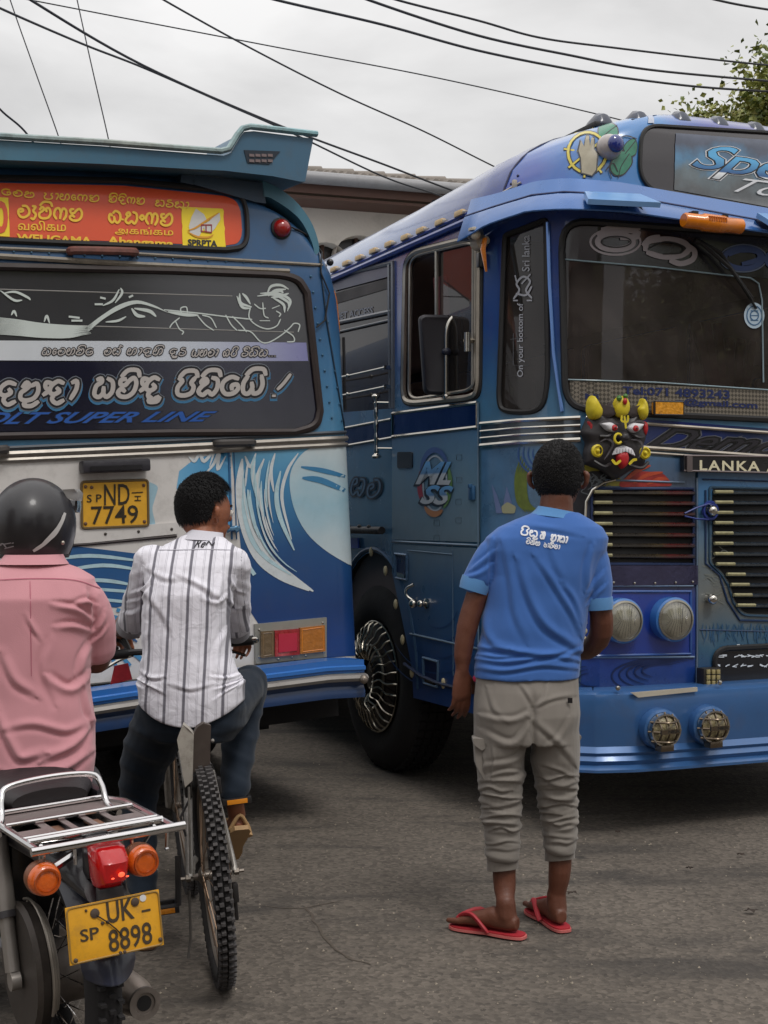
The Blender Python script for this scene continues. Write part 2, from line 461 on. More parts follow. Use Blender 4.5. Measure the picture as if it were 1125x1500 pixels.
G = {  # hand-drawn round letters: width, strokes (x right, y up, body 0..1)
 'va': (1.1, [[(.3, .45), (.48, .55), (.4, .72), (.15, .62), (.12, .35), (.3, .05), (.62, .0), (.95, .25), (.98, .62), (.75, .95), (.42, .98)]]),
 'tta': (1.05, [[(.82, .9), (.45, 1), (.1, .75), (.08, .35), (.35, .02), (.75, .05), (.95, .3), (.85, .55), (.6, .5), (.62, .3)]]),
 'la': (1.15, [[(.12, .75), (.28, .98), (.46, .8), (.3, .6), (.1, .42), (.14, .12), (.45, 0), (.85, .12), (1.0, .5), (.85, .9), (.62, .86), (.66, .62)]]),
 'pa': (1.1, [[(.08, 1), (.28, .85), (.1, .5), (.18, .1), (.55, 0), (.9, .15), (.95, .5), (.78, .72), (.92, 1)]]),
 'na': (1.15, [[(.1, .55), (.3, .6), (.35, .85), (.15, .95), (.05, .6), (.1, .15), (.45, 0), (.6, .3), (.62, .7), (.8, 1), (1.0, .75), (1.02, .3), (.8, .02)]]),
 'ga': (1.15, [[(.25, .05), (.05, .4), (.15, .85), (.42, .95), (.58, .6), (.55, .1)], [(.58, .5), (.75, .95), (1, .8), (1.02, .35), (.85, 0)]]),
 'ma': (1.2, [[(.35, .95), (.12, .9), (.15, .65), (.42, .62), (.6, .85), (.85, 1), (1.05, .7), (1, .25), (.7, 0), (.3, .02), (.1, .22), (.25, .42), (.45, .3)]]),
 'da': (1.05, [[(.8, .9), (.42, 1), (.1, .75), (.12, .42), (.42, .3), (.68, .45), (.55, .62)], [(.42, .3), (.38, .02), (.65, -.2), (.98, -.05)]]),
 'ha': (1.15, [[(.3, .6), (.12, .75), (.3, .95), (.45, .75), (.2, .5), (.08, .2), (.35, 0), (.6, .2), (.85, 0), (1.05, .35), (.98, .85), (.7, .98)]]),
 'ra': (.95, [[(.35, .45), (.12, .4), (.15, .08), (.5, 0), (.82, .22), (.82, .6), (.5, .78), (.22, .88), (.3, 1.12), (.65, 1.12)]]),
 'a': (1.3, [[(.3, .6), (.12, .72), (.05, .35), (.3, 0), (.52, .2), (.48, .5)], [(.52, .2), (.8, .0), (1.02, .3), (.95, .8), (.6, 1), (.38, .82)], [(1, .35), (1.25, .3)]]),
 'lla': (1.15, [[(.12, .75), (.28, .98), (.46, .8), (.3, .6), (.1, .42), (.14, .12), (.45, 0), (.85, .12), (1.0, .5), (.85, .9), (.6, .8)], [(.45, 0), (.4, -.25), (.8, -.3), (1.1, -.1)]]),
 'nda': (1.3, [[(.1, .3), (.3, .5), (.1, .7), (.1, .95), (.4, .9)], [(1.0, .9), (.7, 1), (.4, .75), (.4, .42), (.65, .3), (.9, .45), (.75, .62)], [(.65, .3), (.6, .02), (.9, -.2), (1.2, -.05)]]),
 'sa': (1.25, [[(.1, .95), (.3, 1), (.36, .8), (.1, .6), (.1, .15), (.38, 0), (.58, .2), (.55, .5)], [(.58, .2), (.85, 0), (1.1, .3), (1, .8), (.7, .98)]]),
 'ya': (1.2, [[(.2, 1), (.05, .6), (.15, .1), (.42, 0), (.58, .3), (.5, .6)], [(.58, .3), (.7, 0), (1, .08), (1.1, .5), (.95, 1)]]),
 'ta': (1.15, [[(.2, .6), (.38, .7), (.3, .95), (.1, .85), (.08, .35), (.35, .02), (.6, .25), (.85, .0), (1.05, .4), (.9, .9), (.6, .95)]]),
 'ka': (1.3, [[(.3, .9), (.1, .7), (.15, .3), (.45, .3), (.55, .7), (.8, 1), (1.1, .7), (1.1, .2), (.8, 0), (.45, .05)], [(.6, .5), (1.1, .5)]]),
 'sha': (1.25, [[(.15, .9), (.4, 1), (.4, .6), (.1, .5), (.1, .1), (.45, 0), (.7, .2), (.65, .9), (.95, 1), (1.1, .5), (.9, 0)]]),
 'ca': (1.05, [[(.15, 1), (.4, .85), (.15, .6), (.1, .2), (.4, 0), (.85, .15), (.9, .6), (.6, .7), (.55, .4)]]),
 'aa': (.5, [[(.1, .92), (.32, .98), (.38, .55), (.2, .05)]]),
 'e': (.6, [[(.45, .75), (.2, .9), (.05, .5), (.2, .08), (.48, .2), (.42, .5), (.25, .45)]]),
 'ae': (.5, [[(.05, 1), (.3, .95), (.12, .6), (.35, .3), (.2, -.1), (0, -.05)]]),
 'ng': (.5, [[(.25, .35), (.08, .55), (.25, .75), (.42, .55), (.25, .35)]]),
 'dot': (.35, [[(.12, .02), (.2, .02)]]), ' ': (.55, []),
 'bang': (.6, [[(.45, 1.25), (.3, .6), (.25, .35)], [(.15, .02), (.2, .02)]]),
}
def sinhala(sf, seq, p0, p1, h, w, off=.003, slant=0.0):
    """letters from pixel p0 to p1 along the baseline, body height h; '+i' puts a vowel arc above, '+u' a hook below, '+k' a flag"""
    x = 0; lines = []
    for g in seq.split(','):
        mods = g.split('+'); wd, st = G[mods[0] if mods[0] else ' ']
        for s in st: lines.append([(x+a, b) for a, b in s])
        for q in mods[1:]:
            if q == 'i': lines.append([(x+.1*wd, 1.12), (x+.35*wd, 1.42), (x+.8*wd, 1.4), (x+.95*wd, 1.1)])
            if q == 'u': lines.append([(x+.6*wd, -.05), (x+.55*wd, -.3), (x+.9*wd, -.3), (x+wd, -.1)])
            if q == 'k': lines.append([(x+.75*wd, 1.0), (x+.72*wd, 1.4), (x+.98*wd, 1.3)])
        x += wd*1.08
    a = Vector(p0); b = Vector(p1); u = (b-a)/x
    up = Vector((u.y, -u.x)).normalized()*h
    out = [[tuple(a+u*q[0]+up*q[1]+u.normalized()*slant*h*q[1]) for q in l] for l in lines]
    return strokes(sf, out, w, off, n=4)
# ================================================================ setting
def asphalt():
    m, nt, b = _base('asphalt')
    tc = N(nt, 'ShaderNodeTexCoord'); lk = nt.links.new
    big = N(nt, 'ShaderNodeTexNoise', Scale=.55, Detail=5.0, Roughness=.55); lk(tc.outputs['Object'], big.inputs[0])
    r1 = N(nt, 'ShaderNodeValToRGB'); lk(big.outputs[0], r1.inputs[0])
    r1.color_ramp.elements[0].position = .3; r1.color_ramp.elements[0].color = (.084, .071, .059, 1)
    r1.color_ramp.elements[1].position = .72; r1.color_ramp.elements[1].color = (.148, .126, .104, 1)
    # stones in the binder
    vo = N(nt, 'ShaderNodeTexVoronoi', Scale=62.0); lk(tc.outputs['Object'], vo.inputs[0])
    s = N(nt, 'ShaderNodeMapRange'); lk(vo.outputs['Color'], s.inputs[0]); s.inputs[3].default_value = .62; s.inputs[4].default_value = 1.5
    mm = N(nt, 'ShaderNodeMix', data_type='RGBA', blend_type='MULTIPLY'); mm.inputs[0].default_value = 1; lk(r1.outputs[0], mm.inputs[6]); lk(s.outputs[0], mm.inputs[7])
    # tar streaks and oil spots
    mp = N(nt, 'ShaderNodeMapping'); mp.inputs['Scale'].default_value = (.9, 3.2, 1); mp.inputs['Rotation'].default_value = (0, 0, R(-14)); lk(tc.outputs['Object'], mp.inputs[0])
    n2 = N(nt, 'ShaderNodeTexNoise', Scale=1.1, Detail=8.0, Roughness=.6, Distortion=.6); lk(mp.outputs[0], n2.inputs[0])
    m2 = N(nt, 'ShaderNodeMapRange'); lk(n2.outputs[0], m2.inputs[0]); m2.inputs[1].default_value = .5; m2.inputs[2].default_value = .66; m2.inputs[3].default_value = 0; m2.inputs[4].default_value = .7
    m3 = N(nt, 'ShaderNodeMix', data_type='RGBA'); lk(m2.outputs[0], m3.inputs[0]); lk(mm.outputs[2], m3.inputs[6]); m3.inputs[7].default_value = (.04, .036, .033, 1)
    n4 = N(nt, 'ShaderNodeTexVoronoi', Scale=1.6); lk(tc.outputs['Object'], n4.inputs[0])
    m4 = N(nt, 'ShaderNodeMapRange'); lk(n4.outputs['Distance'], m4.inputs[0]); m4.inputs[1].default_value = .02; m4.inputs[2].default_value = .06; m4.inputs[3].default_value = .75; m4.inputs[4].default_value = 0
    m5 = N(nt, 'ShaderNodeMix', data_type='RGBA'); lk(m4.outputs[0], m5.inputs[0]); lk(m3.outputs[2], m5.inputs[6]); m5.inputs[7].default_value = (.03, .028, .026, 1)
    lk(m5.outputs[2], b.inputs['Base Color'])
    b.inputs['Roughness'].default_value = .82; b.inputs['Specular IOR Level'].default_value = .35
    h = N(nt, 'ShaderNodeMath', operation='ADD'); v2 = N(nt, 'ShaderNodeTexNoise', Scale=160.0, Detail=4.0); lk(tc.outputs['Object'], v2.inputs[0])
    lk(vo.outputs['Distance'], h.inputs[0]); lk(v2.outputs[0], h.inputs[1])
    bp = N(nt, 'ShaderNodeBump'); bp.inputs['Distance'].default_value = .004; bp.inputs['Strength'].default_value = .9; lk(h.outputs[0], bp.inputs['Height']); lk(bp.outputs[0], b.inputs['Normal'])
    return m
A_ = asphalt()
def sheet(x0, y0, x1, y1, z): return [(x0, y0, z), (x1, y0, z), (x1, y1, z), (x0, y1, z)], [(0, 1, 2, 3)]
# near road is a finely cut, slightly uneven sheet; the earth carries on to the horizon
V, Fc = [], []
nx, ny = 150, 190
for j in range(ny+1):
    for i in range(nx+1):
        x = -9+18*i/nx; y = -3+19*j/ny
        e_ = min(x+9, 9-x, y+3, 16-y); k = max(0, min(1, e_/1.5))
        z = k*(.012*noise.noise(Vector((x*.7, y*.7, 1)))+.0035*noise.noise(Vector((x*4, y*4, 5))))
        V.append((x, y, z))
for j in range(ny):
    for i in range(nx): a = j*(nx+1)+i; Fc.append((a, a+1, a+nx+2, a+nx+1))
tag(obj('road', (V, Fc), A_), 'worn grey asphalt road under the buses and bikes', 'road', kind='structure')
earth = mat('earth', (120, 110, 95), .9, bump=.01, bscale=6, var=.2, scale=1)
tag(obj('ground', sheet(-500, -500, 500, 900, -.03), earth), 'flat bare earth ground running to the horizon', 'ground', kind='structure')
# cracks: dark tarry seams lying on the road
crk = mat('crack_tar', (84, 75, 66), .85, var=.3, scale=30)
class Road:
    @staticmethod
    def g(px, py, z=.004):
        Y = F*(H-z)/(py-CY); return Vector(((px-CX)/F*Y, Y, z))
def crack(pts, w):
    P = cr_path([Road.g(*p) for p in pts], 7); V, Fc = [], []
    for i, p in enumerate(P):
        q = p+Vector((.022*noise.noise(p*9), .03*noise.noise(p*9+Vector((5, 5, 5))), 0)); t = (P[min(i+1, len(P)-1)]-P[max(0, i-1)]).normalized()
        ww = w*(.35+.9*abs(noise.noise(p*14)))*(1 if 0 < i < len(P)-1 else .1)
        n_ = Vector((-t.y, t.x, 0))*ww; zz = .012*noise.noise(Vector((q.x*.7, q.y*.7, 1)))+.0035*noise.noise(Vector((q.x*4, q.y*4, 5)))+.0022
        V += [(q.x+n_.x, q.y+n_.y, zz), (q.x-n_.x, q.y-n_.y, zz)]
    return V, [(2*i, 2*i+1, 2*i+3, 2*i+2) for i in range(len(P)-1)]
cg = join(crack([(445, 1326), (462, 1348), (482, 1380), (512, 1402), (545, 1414)], .008), crack([(380, 1326), (445, 1328), (500, 1320)], .005))
tag(obj('road_crack', cg, crk), 'thin dark cracks in the asphalt', 'crack', kind='structure')
# grit on the road
gv, gf = [], []
rr = random.Random(3)
for i in range(2600):
    y = 2.6+rr.random()**1.4*5.5; x = (rr.random()-.45)*y*.62; s = .0016+rr.random()**3*.005
    z = .012*noise.noise(Vector((x*.7, y*.7, 1)))+.0035*noise.noise(Vector((x*4, y*4, 5)))
    a = rr.random()*6.3; k = len(gv)
    for t in (0, 2.1, 4.2): gv.append((x+s*math.cos(a+t), y+s*math.sin(a+t)*1.2, z))
    gv.append((x, y, z+s*.9)); gf += [(k, k+1, k+3), (k+1, k+2, k+3), (k+2, k, k+3)]
tag(obj('road_grit', (gv, gf), mat('grit', (150, 140, 125), .9, var=.4, scale=9), smooth=False), 'loose pale grit scattered over the asphalt', 'grit', kind='stuff')
# dry leaves and stains to the right of the standing man
lf = mat('dry_leaf', (50, 38, 30), .8, var=.3)
for (px, py, s, lbl) in [(1100, 1338, .035, 'largest dark dry leaf on the asphalt near the right edge'), (1010, 1275, .02, 'small dark leaf on the open asphalt midway between the man and the right edge'), (905, 1222, .018, 'tiny dark leaf on the asphalt closest to the shadow of the bumper'), (838, 1312, .03, 'dark dry leaf on the asphalt beside the man\'s right sandal'), (1085, 1255, .022, 'small dark leaf on the asphalt below the bumper near the right edge')]:
    c = Road.g(px, py); a = px*.7
    V = [c+Vector((s*k_*math.cos(a+t), s*k_*.55*math.sin(a+t), .012+.006*math.sin(3*t))) for t, k_ in zip([i*.785 for i in range(8)], [1, .6, .75, .55, 1, .6, .7, .5])]
    V.append(c+Vector((0, 0, .016)))
    tag(obj('dry_leaf', (V, [(i, (i+1) % 8, 8) for i in range(8)]), lf), lbl, 'leaf', 'dry leaves on the asphalt')
# ---------------------------------------------------------------- house behind the buses
hp = mat('house_plaster', (224, 216, 204), .85, bump=.004, bscale=30, dirt=.35, var=.07, scale=.8)
Yh = 14.0
Mh = T(P3(450, 277, Yh).x, Yh, 0) @ Matrix.Rotation(R(18), 4, 'Z')
house = thing('tiled_house', 'cream plaster house with arched openings and a grey tiled roof behind the buses', 'house', Mh)
ez = P3(450, 280, Yh).z
def arch_poly(cx, z0, hw, hh, n=10):
    return [(cx-hw, z0), (cx+hw, z0)]+[(cx+hw*math.cos(math.pi*i/n), z0+hh+hw*.75*math.sin(math.pi*i/n)) for i in range(n+1)]
fl = Flat(Mh @ T(0, .45, 0))
arch = []
hits = fl.hit([(528, 345), (478, 352), (610, 330)])
for i, q in enumerate(hits): arch.append(arch_poly(q[0], q[1]-1.3, .27 if i == 0 else .24, 1.1))
arch.append(arch_poly(2.9, hits[0][1]-1.3, .3, 1.1)); arch.append(arch_poly(4.5, hits[0][1]-1.3, .3, 1.1))
g = skin_sz(fl, [(-1.0, 0), (6.5, 0), (6.5, ez-.02), (-1.0, ez-.02)], arch, 0)
g = xf(g, T(0, .45, 0))
gb = join(g, xf(g, T(0, .25, 0)))
for a in arch:   # reveals
    n = len(a); V = [Vector((x, .45, z)) for x, z in a]+[Vector((x, .70, z)) for x, z in a]
    gb = join(gb, (V, [(i, (i+1) % n, (i+1) % n+n, i+n) for i in range(n)]))
obj('wall', gb, hp, house)
obj('rear_wall', join(box((2.75, 3.2, ez/2), (7.4, .2, ez)), box((-.95, 2, ez/2), (.2, 2.2, ez)), box((6.4, 2, ez/2), (.2, 2.2, ez))), mat('house_inner', (70, 62, 54), .9), house)
dk = mat('dark_pane', (34, 30, 30), .25, spec=.6)
for a in arch:
    o = obj('window', prism([(x, .65, z) for x, z in a], (0, .02, 0)), dk, house)
    xs = [p[0] for p in a]; cx = (min(xs)+max(xs))/2; zt = max(p[1] for p in a); zb = a[0][1]
    obj('window_frame', join(box((cx, .62, (zt+zb)/2), (.035, .04, zt-zb)), box((cx, .62, zt-.35), (xs[1]-xs[0], .04, .035)), box((cx, .62, zb+.5), (xs[1]-xs[0], .04, .035))), mat('brown_wood', (78, 52, 40), .6), o)
obj('fascia', join(box((2.8, .02, ez+.05), (8, .04, .13)), box((2.8, .24, ez-.05), (8, .42, .03))), mat('fascia_brown', (92, 66, 56), .7, dirt=.3), house)
obj('gutter', tube([(-1.2, -.06, ez+.13), (6.8, -.06, ez+.12)], .065, 10), mat('gutter_grey', (140, 140, 142), .5, dirt=.4), house)
tiles = mat('roof_tile', (128, 121, 114), .9, bump=.004, bscale=40, dirt=.5, var=.28, scale=2.5)
V, Fc = [], []
nrow, ncol = 9, 8/.16
ncol = int(ncol)
for r_ in range(nrow):
    for c_ in range(ncol):
        x0 = -1.2+c_*.16; y0 = -.02+r_*.27; z0 = ez+.17+r_*.068; jz = .006*rr.random(); k = len(V)
        for j in (0, 1):
            for i in range(7):
                th = i/6; V.append((x0+.165*th, y0+j*.30, z0+j*.068+.03*math.sin(th*2*math.pi)+.03-(j*.02)+jz))
        for i in range(7): V.append((x0+.165*i/6, y0, z0-.015+.03*math.sin(i/6*2*math.pi)+jz))
        for i in range(6):
            Fc.append((k+i, k+i+1, k+8+i, k+7+i)); Fc.append((k+i+1, k+i, k+14+i, k+15+i))
rt = obj('roof_tiles', (V, Fc), tiles, house); rt['kind'] = 'stuff'
obj('roof_underlay', ([(-1.2, -.02, ez+.14), (6.8, -.02, ez+.14), (6.8, 2.5, ez+.74), (-1.2, 2.5, ez+.74), (6.8, 5, ez+.14), (-1.2, 5, ez+.14)], [(0, 1, 2, 3), (3, 2, 4, 5)]), tiles, house, smooth=False)
obj('ridge', join(*[tube([(-1.2+i*.4, 2.45, ez+.82), (-1.2+i*.4+.42, 2.45, ez+.83)], [.07, .085], 10) for i in range(20)]), tiles, house)
# ---------------------------------------------------------------- unseen shop houses added behind the camera to darken reflections in the glass
unseen_wall = mat('unseen_shop_wall', (118, 106, 92), .85, bump=.003, bscale=20, dirt=.5, var=.12, scale=.7)
shopdark = mat('unseen_shop_dark', (28, 25, 24), .6)
unseen_roofred = mat('unseen_shop_roof', (104, 70, 56), .85, var=.2, scale=2, dirt=.4)
def shop(x, y, rot, wd, ht, label, signc):
    M = T(x, y, 0) @ Matrix.Rotation(R(rot), 4, 'Z'); t = thing('unseen_shop', label, 'shop', M, 'unseen shops added for reflections')
    fl = Flat(M); holes = []
    n = int(wd//2.6)
    for i in range(n):
        cx = -wd/2+wd*(i+.5)/n; holes.append([(cx-.95, .05), (cx+.95, .05), (cx+.95, 2.5), (cx-.95, 2.5)])
        if ht > 5: holes.append([(cx-.5, 4), (cx+.5, 4), (cx+.5, 5.3), (cx-.5, 5.3)])
    g = skin_sz(fl, [(-wd/2, 0), (wd/2, 0), (wd/2, ht), (-wd/2, ht)], holes, 0)
    obj('wall', join(g, box((0, 3, ht/2), (wd, .2, ht)), box((-wd/2, 1.5, ht/2), (.2, 2.98, ht)), box((wd/2, 1.5, ht/2), (.2, 2.98, ht))), unseen_wall, t, smooth=False)
    for h in holes:
        (a, z0), (b_, _), (_, z1), _ = h
        f = obj('window' if z0 > 3 else 'doorway', box(((a+b_)/2, .35, (z0+z1)/2), (b_-a, .05, z1-z0)), shopdark, t)
        obj('frame', join(box((a+.04, .05, (z0+z1)/2), (.08, .1, z1-z0)), box((b_-.04, .05, (z0+z1)/2), (.08, .1, z1-z0)), box(((a+b_)/2, .05, z1-.04), (b_-a-.17, .1, .08))), mat('brown_wood', (78, 52, 40), .6), f)
    obj('roof', prism([(-wd/2-.4, -.9, ht+.05), (-wd/2-.4, 1.5, ht+1.3), (-wd/2-.4, 3.6, ht+.05)], (wd+.8, 0, 0)), unseen_roofred, t, smooth=False)
    obj('awning', prism([(-wd/2, -.05, 2.9), (-wd/2, -1.3, 2.6), (-wd/2, -1.3, 2.66), (-wd/2, -.05, 2.98)], (wd, 0, 0)), mat('awning_'+str(int(x)), signc, .7, dirt=.3), t, smooth=False)
shop(11.5, -7.5, 128+90-90, 12, 6.2, 'unseen two storey plaster shop house added for reflections, across the street from the blue bus', (110, 60, 50))
shop(1.5, -13, 180, 12, 6.0, 'unseen two storey plaster shop house added for reflections, behind the photographer', (60, 80, 110))
shop(-11, -5, -118, 11, 5.6, 'unseen two storey plaster shop house added for reflections, on the left side of the street', (90, 96, 80))
# ---------------------------------------------------------------- tree top right
def leafy_tree(x, y, top, label, seed, crown):
    t = thing('leafy_tree', label, 'tree', T(x, y, 0)); r = random.Random(seed)
    bark = mat('bark', (92, 80, 66), .9, bump=.01, bscale=14, var=.25, scale=3)
    gs = [tube(cr_path([(0, 0, 0), (.1, .05, top*.3), (-.1, .1, top*.55), (0, 0, top*.85)], 4), [.32-.26*i/12 for i in range(13)], 10)]
    ends = []
    for i in range(34):
        a = r.random()*6.28; z0 = top*(.4+.4*r.random()); l = crown*(.45+.5*r.random())
        e1 = Vector((math.cos(a)*l*.5, math.sin(a)*l*.5, z0+l*.3)); e2 = Vector((math.cos(a)*l, math.sin(a)*l, z0+l*(.3+.5*r.random())))
        gs.append(tube(cr_path([(0, 0, z0), e1, e2], 4), [.1, .09, .08, .07, .06, .05, .04, .03, .02], 6)); ends += [e1, e2, (e1+e2)/2]
        for j in range(3):
            e3 = e2+Vector((r.uniform(-1, 1), r.uniform(-1, 1), r.uniform(-.3, .9)))*crown*.22; gs.append(tube([e1.lerp(e2, .5+.2*j), e3], [.03, .01], 5)); ends.append(e3)
    obj('trunk', join(*gs), bark, t)
    V, Fc, mi = [], [], []
    for c in ends:
        for k in range(38 if y > 10 else 14):
            cc = Vector(c)+Vector((r.gauss(0, 1), r.gauss(0, 1), r.gauss(0, .7)))*crown*.13
            sh = r.choice([0, 0, 1, 1, 1, 2])
            for q in range(19):
                p = cc+Vector((r.gauss(0, 1), r.gauss(0, 1), r.gauss(0, .8)))*.17
                d = Vector((r.uniform(-1, 1), r.uniform(-1, 1), r.uniform(-.9, .3))).normalized(); s = .052+.045*r.random()
                sd = d.cross(Vector((r.uniform(-1, 1), r.uniform(-1, 1), r.uniform(-1, 1)))).normalized()*s*.42; k0 = len(V); up_ = d.cross(sd).normalized()*s*.12
                V += [p, p+d*s*.5+sd+up_, p+d*s*1.1, p+d*s*.5-sd+up_]; Fc += [(k0, k0+1, k0+2), (k0, k0+2, k0+3)]; mi += [sh, sh]
    cr_ = obj('crown', (V, Fc, mi), [mat('leaf_dark', (92, 104, 48), .55, var=.25, scale=3), mat('leaf_mid', (132, 136, 64), .5, var=.2, scale=3), mat('leaf_brown', (134, 130, 70), .6, var=.2, scale=3)], t, smooth=False)
    cr_['kind'] = 'stuff'
    return t
tp = P3(1200, 150, 17)
leafy_tree(tp.x+.62, 17.0, 7.25, 'broad leafy tree with yellowish green leaves behind the right bus', 5, 2.1)
leafy_tree(8.6, 2.0, 4.9, 'unseen leafy tree added for windscreen reflections, in front of the unseen shop house opposite', 8, 1.7)  # unseen tree placed so the windscreen mirrors some foliage
leafy_tree(5.2, -2.2, 5.0, 'smaller unseen leafy tree added for window reflections, to the right of the camera', 9, 1.6)  # unseen tree placed to break up reflections in the bus windows
# ---------------------------------------------------------------- overhead wires
wire_m = mat('wire_black', (38, 40, 46), .6)
def wire(label, pts, Y0, Y1, r):
    n = len(pts); P = [P3(p[0], p[1], Y0+(Y1-Y0)*(p[0]-pts[0][0])/(pts[-1][0]-pts[0][0]+1e-6)) for i, p in enumerate(pts)]
    t = obj('overhead_wire', tube(cr_path(P, 8), r, 6), wire_m); tag(t, label, 'wire', 'overhead wires')
wire('upper of the two thick cables falling from the top left corner towards the house', [(-40, -60), (45, 0), (210, 96), (400, 180), (560, 240), (660, 278), (760, 312)], 8, 13.5, .009)
wire('lower of the two thick cables falling from the top left corner towards the house', [(-60, -18), (0, 12), (120, 64), (212, 100), (330, 152), (430, 196), (560, 258), (640, 285), (740, 320)], 8.2, 13.7, .008)
wire('cable running from top centre left down behind the roof of the right bus', [(150, -55), (240, 0), (370, 72), (500, 138), (620, 192), (722, 243), (820, 290)], 8.5, 14, .007)
wire('thin long line crossing the sky almost level from the top left to the right bus', [(-60, -20), (55, 2), (200, 30), (420, 72), (640, 114), (870, 166), (1000, 200)], 12, 13, .006)
wire('lowest of the three thick cables in the upper right sky', [(330, -22), (405, 0), (560, 36), (700, 74), (850, 104), (960, 120), (1060, 130), (1240, 140)], 9, 12, .0095)
wire('middle cable of the three in the upper right sky', [(470, -30), (540, 0), (700, 52), (840, 82), (935, 100), (1060, 113), (1240, 128)], 9, 12, .0095)
wire('top cable of the three in the upper right sky', [(500, -30), (575, -2), (700, 30), (790, 55), (900, 70), (1090, 92), (1240, 105)], 9.4, 12.2, .0085)
wire('short cable cutting the top right corner of the sky', [(960, -25), (1050, 0), (1125, 14), (1240, 30)], 9, 10, .008)
wire('thin steep line nearest the left edge of the sky', [(5, -40), (15, 0), (50, 100), (84, 195), (105, 260)], 10, 9.8, .0045)
wire('thin steep line second from the left edge of the sky', [(105, -40), (113, 0), (135, 100), (158, 200), (170, 260)], 10, 9.8, .0045)
wire('short drop cable beside the wing on the left edge', [(-30, 120), (0, 160), (36, 192), (70, 240)], 9, 9.4, .007)
# ================================================================ RIGHT BUS (front and driver's side towards us)
a_ = R(23.5)
MR = Matrix(((math.cos(a_), -math.sin(a_), 0, .46), (math.sin(a_), math.cos(a_), 0, 6.62), (0, 0, 1, 0), (0, 0, 0, 1)))
RL = 9.2
def arcp(cx, cy, r, a0, a1, n): return [(cx+r*math.cos(R(a0+(a1-a0)*i/n)), cy+r*math.sin(R(a0+(a1-a0)*i/n))) for i in range(n+1)]
planR = [(0, RL), (0, 6), (0, 4), (0, 2.5), (0, 1), (0, .3), (.0, .06), (.012, -.03), (.05, -.12), (.11, -.235), (.18, -.345), (.235, -.41), (.29, -.45), (.37, -.485), (.5, -.50), (.9, -.515), (1.3, -.52), (1.7, -.515), (2.1, -.5)]
planR += [(2.6-x, y) for x, y in planR[:-5][::-1]]
sideR = ((0, 0), (2.9, 0), (2.98, .02), (3.06, .07), (3.13, .16), (3.19, .30), (3.24, .5), (3.28, .8), (3.3, 1.28))
frontR = ((0, 0), (2.9, 0), (2.96, .03), (3.06, .04), (3.16, .055), (3.22, .085), (3.26, .15), (3.285, .3), (3.298, .7), (3.3, 2.2))
SR = Shell(MR, planR, 1.3, 1.3, sideR, frontR, RL+.6); SR.g0 = .40
bus = thing('blue_bus', 'blue airbrushed bus facing us on the right, a demon mask on its front', 'bus', MR, 'buses squeezing past each other')
sC = RL  # s of the side/corner meeting line
def B(name, g, m, parent=bus, **k): return obj(name, g, m, parent, **k)
paint_side = grad('bus_side_paint', 2, .4, 3.0, [(0, (30, 62, 112)), (.25, (46, 90, 126)), (.45, (80, 116, 140)), (.62, (66, 110, 144)), (.75, (38, 70, 130)), (1, (32, 54, 122))], warp=.45, wscale=2.2, rough=.24, coat=.6, dirt=.3, bump=.006, bscale=2.2, spec=.5)
paint_front = grad('bus_front_paint', 2, .6, 2.1, [(0, (26, 64, 130)), (.4, (70, 92, 110)), (.7, (52, 100, 140)), (1, (40, 84, 140))], warp=.5, wscale=3, rough=.3, coat=.5, dirt=.2)
paint_blue = mat('bus_blue_metallic', (38, 92, 168), .32, metal=.25, coat=.7, var=.1, scale=2, bump=.0005, bscale=4)
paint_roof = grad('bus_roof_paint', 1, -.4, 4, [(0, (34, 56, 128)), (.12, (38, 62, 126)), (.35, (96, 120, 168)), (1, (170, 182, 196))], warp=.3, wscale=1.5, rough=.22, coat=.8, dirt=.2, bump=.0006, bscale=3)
paint_nose = grad('bus_nose_paint', 0, 0, 1.3, [(0, (40, 54, 150)), (.25, (46, 110, 176)), (.55, (50, 120, 180)), (.8, (30, 48, 140)), (1, (26, 38, 120))], warp=.5, wscale=3.2, rough=.2, coat=.9, bump=.0005, bscale=4)
chrome = mat('chrome', (190, 186, 178), .16, metal=1, var=.1, dirt=.15)
alum = mat('aluminium', (176, 168, 156), .38, metal=.85, dirt=.3, var=.1, scale=9)
rubber = mat('black_rubber', (26, 25, 26), .6, var=.15, scale=12)
blackp = mat('black_paint', (24, 22, 26), .3, coat=.3)
inner = mat('bus_inner_dark', (104, 92, 90), .8, var=.2)
glassR = glassmat('bus_glass', (205, 203, 206), .0, painted_haze=.075)
glassS = glassmat('bus_glass_dark', (130, 130, 138), .01, painted_haze=.05)
cream = mat('lamp_cream', (206, 176, 128), .4, var=.15, scale=20)
amber = mat('amber_lens', (214, 120, 16), .25, coat=.6, var=.12, scale=30)
# --- openings (photo pixels)
W_wind = rpoly([(822, 322), (1160, 345), (1330, 355), (1345, 640), (1130, 615), (868, 603), (828, 590)], [40, 0, 40, 40, 0, 40, 34])
W_corner = rpoly([(740, 345), (800, 322), (803, 560), (795, 604), (738, 604), (731, 590)], [4, 4, 26, 26, 26, 20])
W_driver = rpoly([(596, 372), (704, 346), (702, 575), (690, 582), (596, 592), (592, 570)], [26, 14, 24, 10, 22, 14])
W_pass = rpoly([(400, 425), (577, 385), (578, 598), (400, 612)], [4, 20, 10, 4])
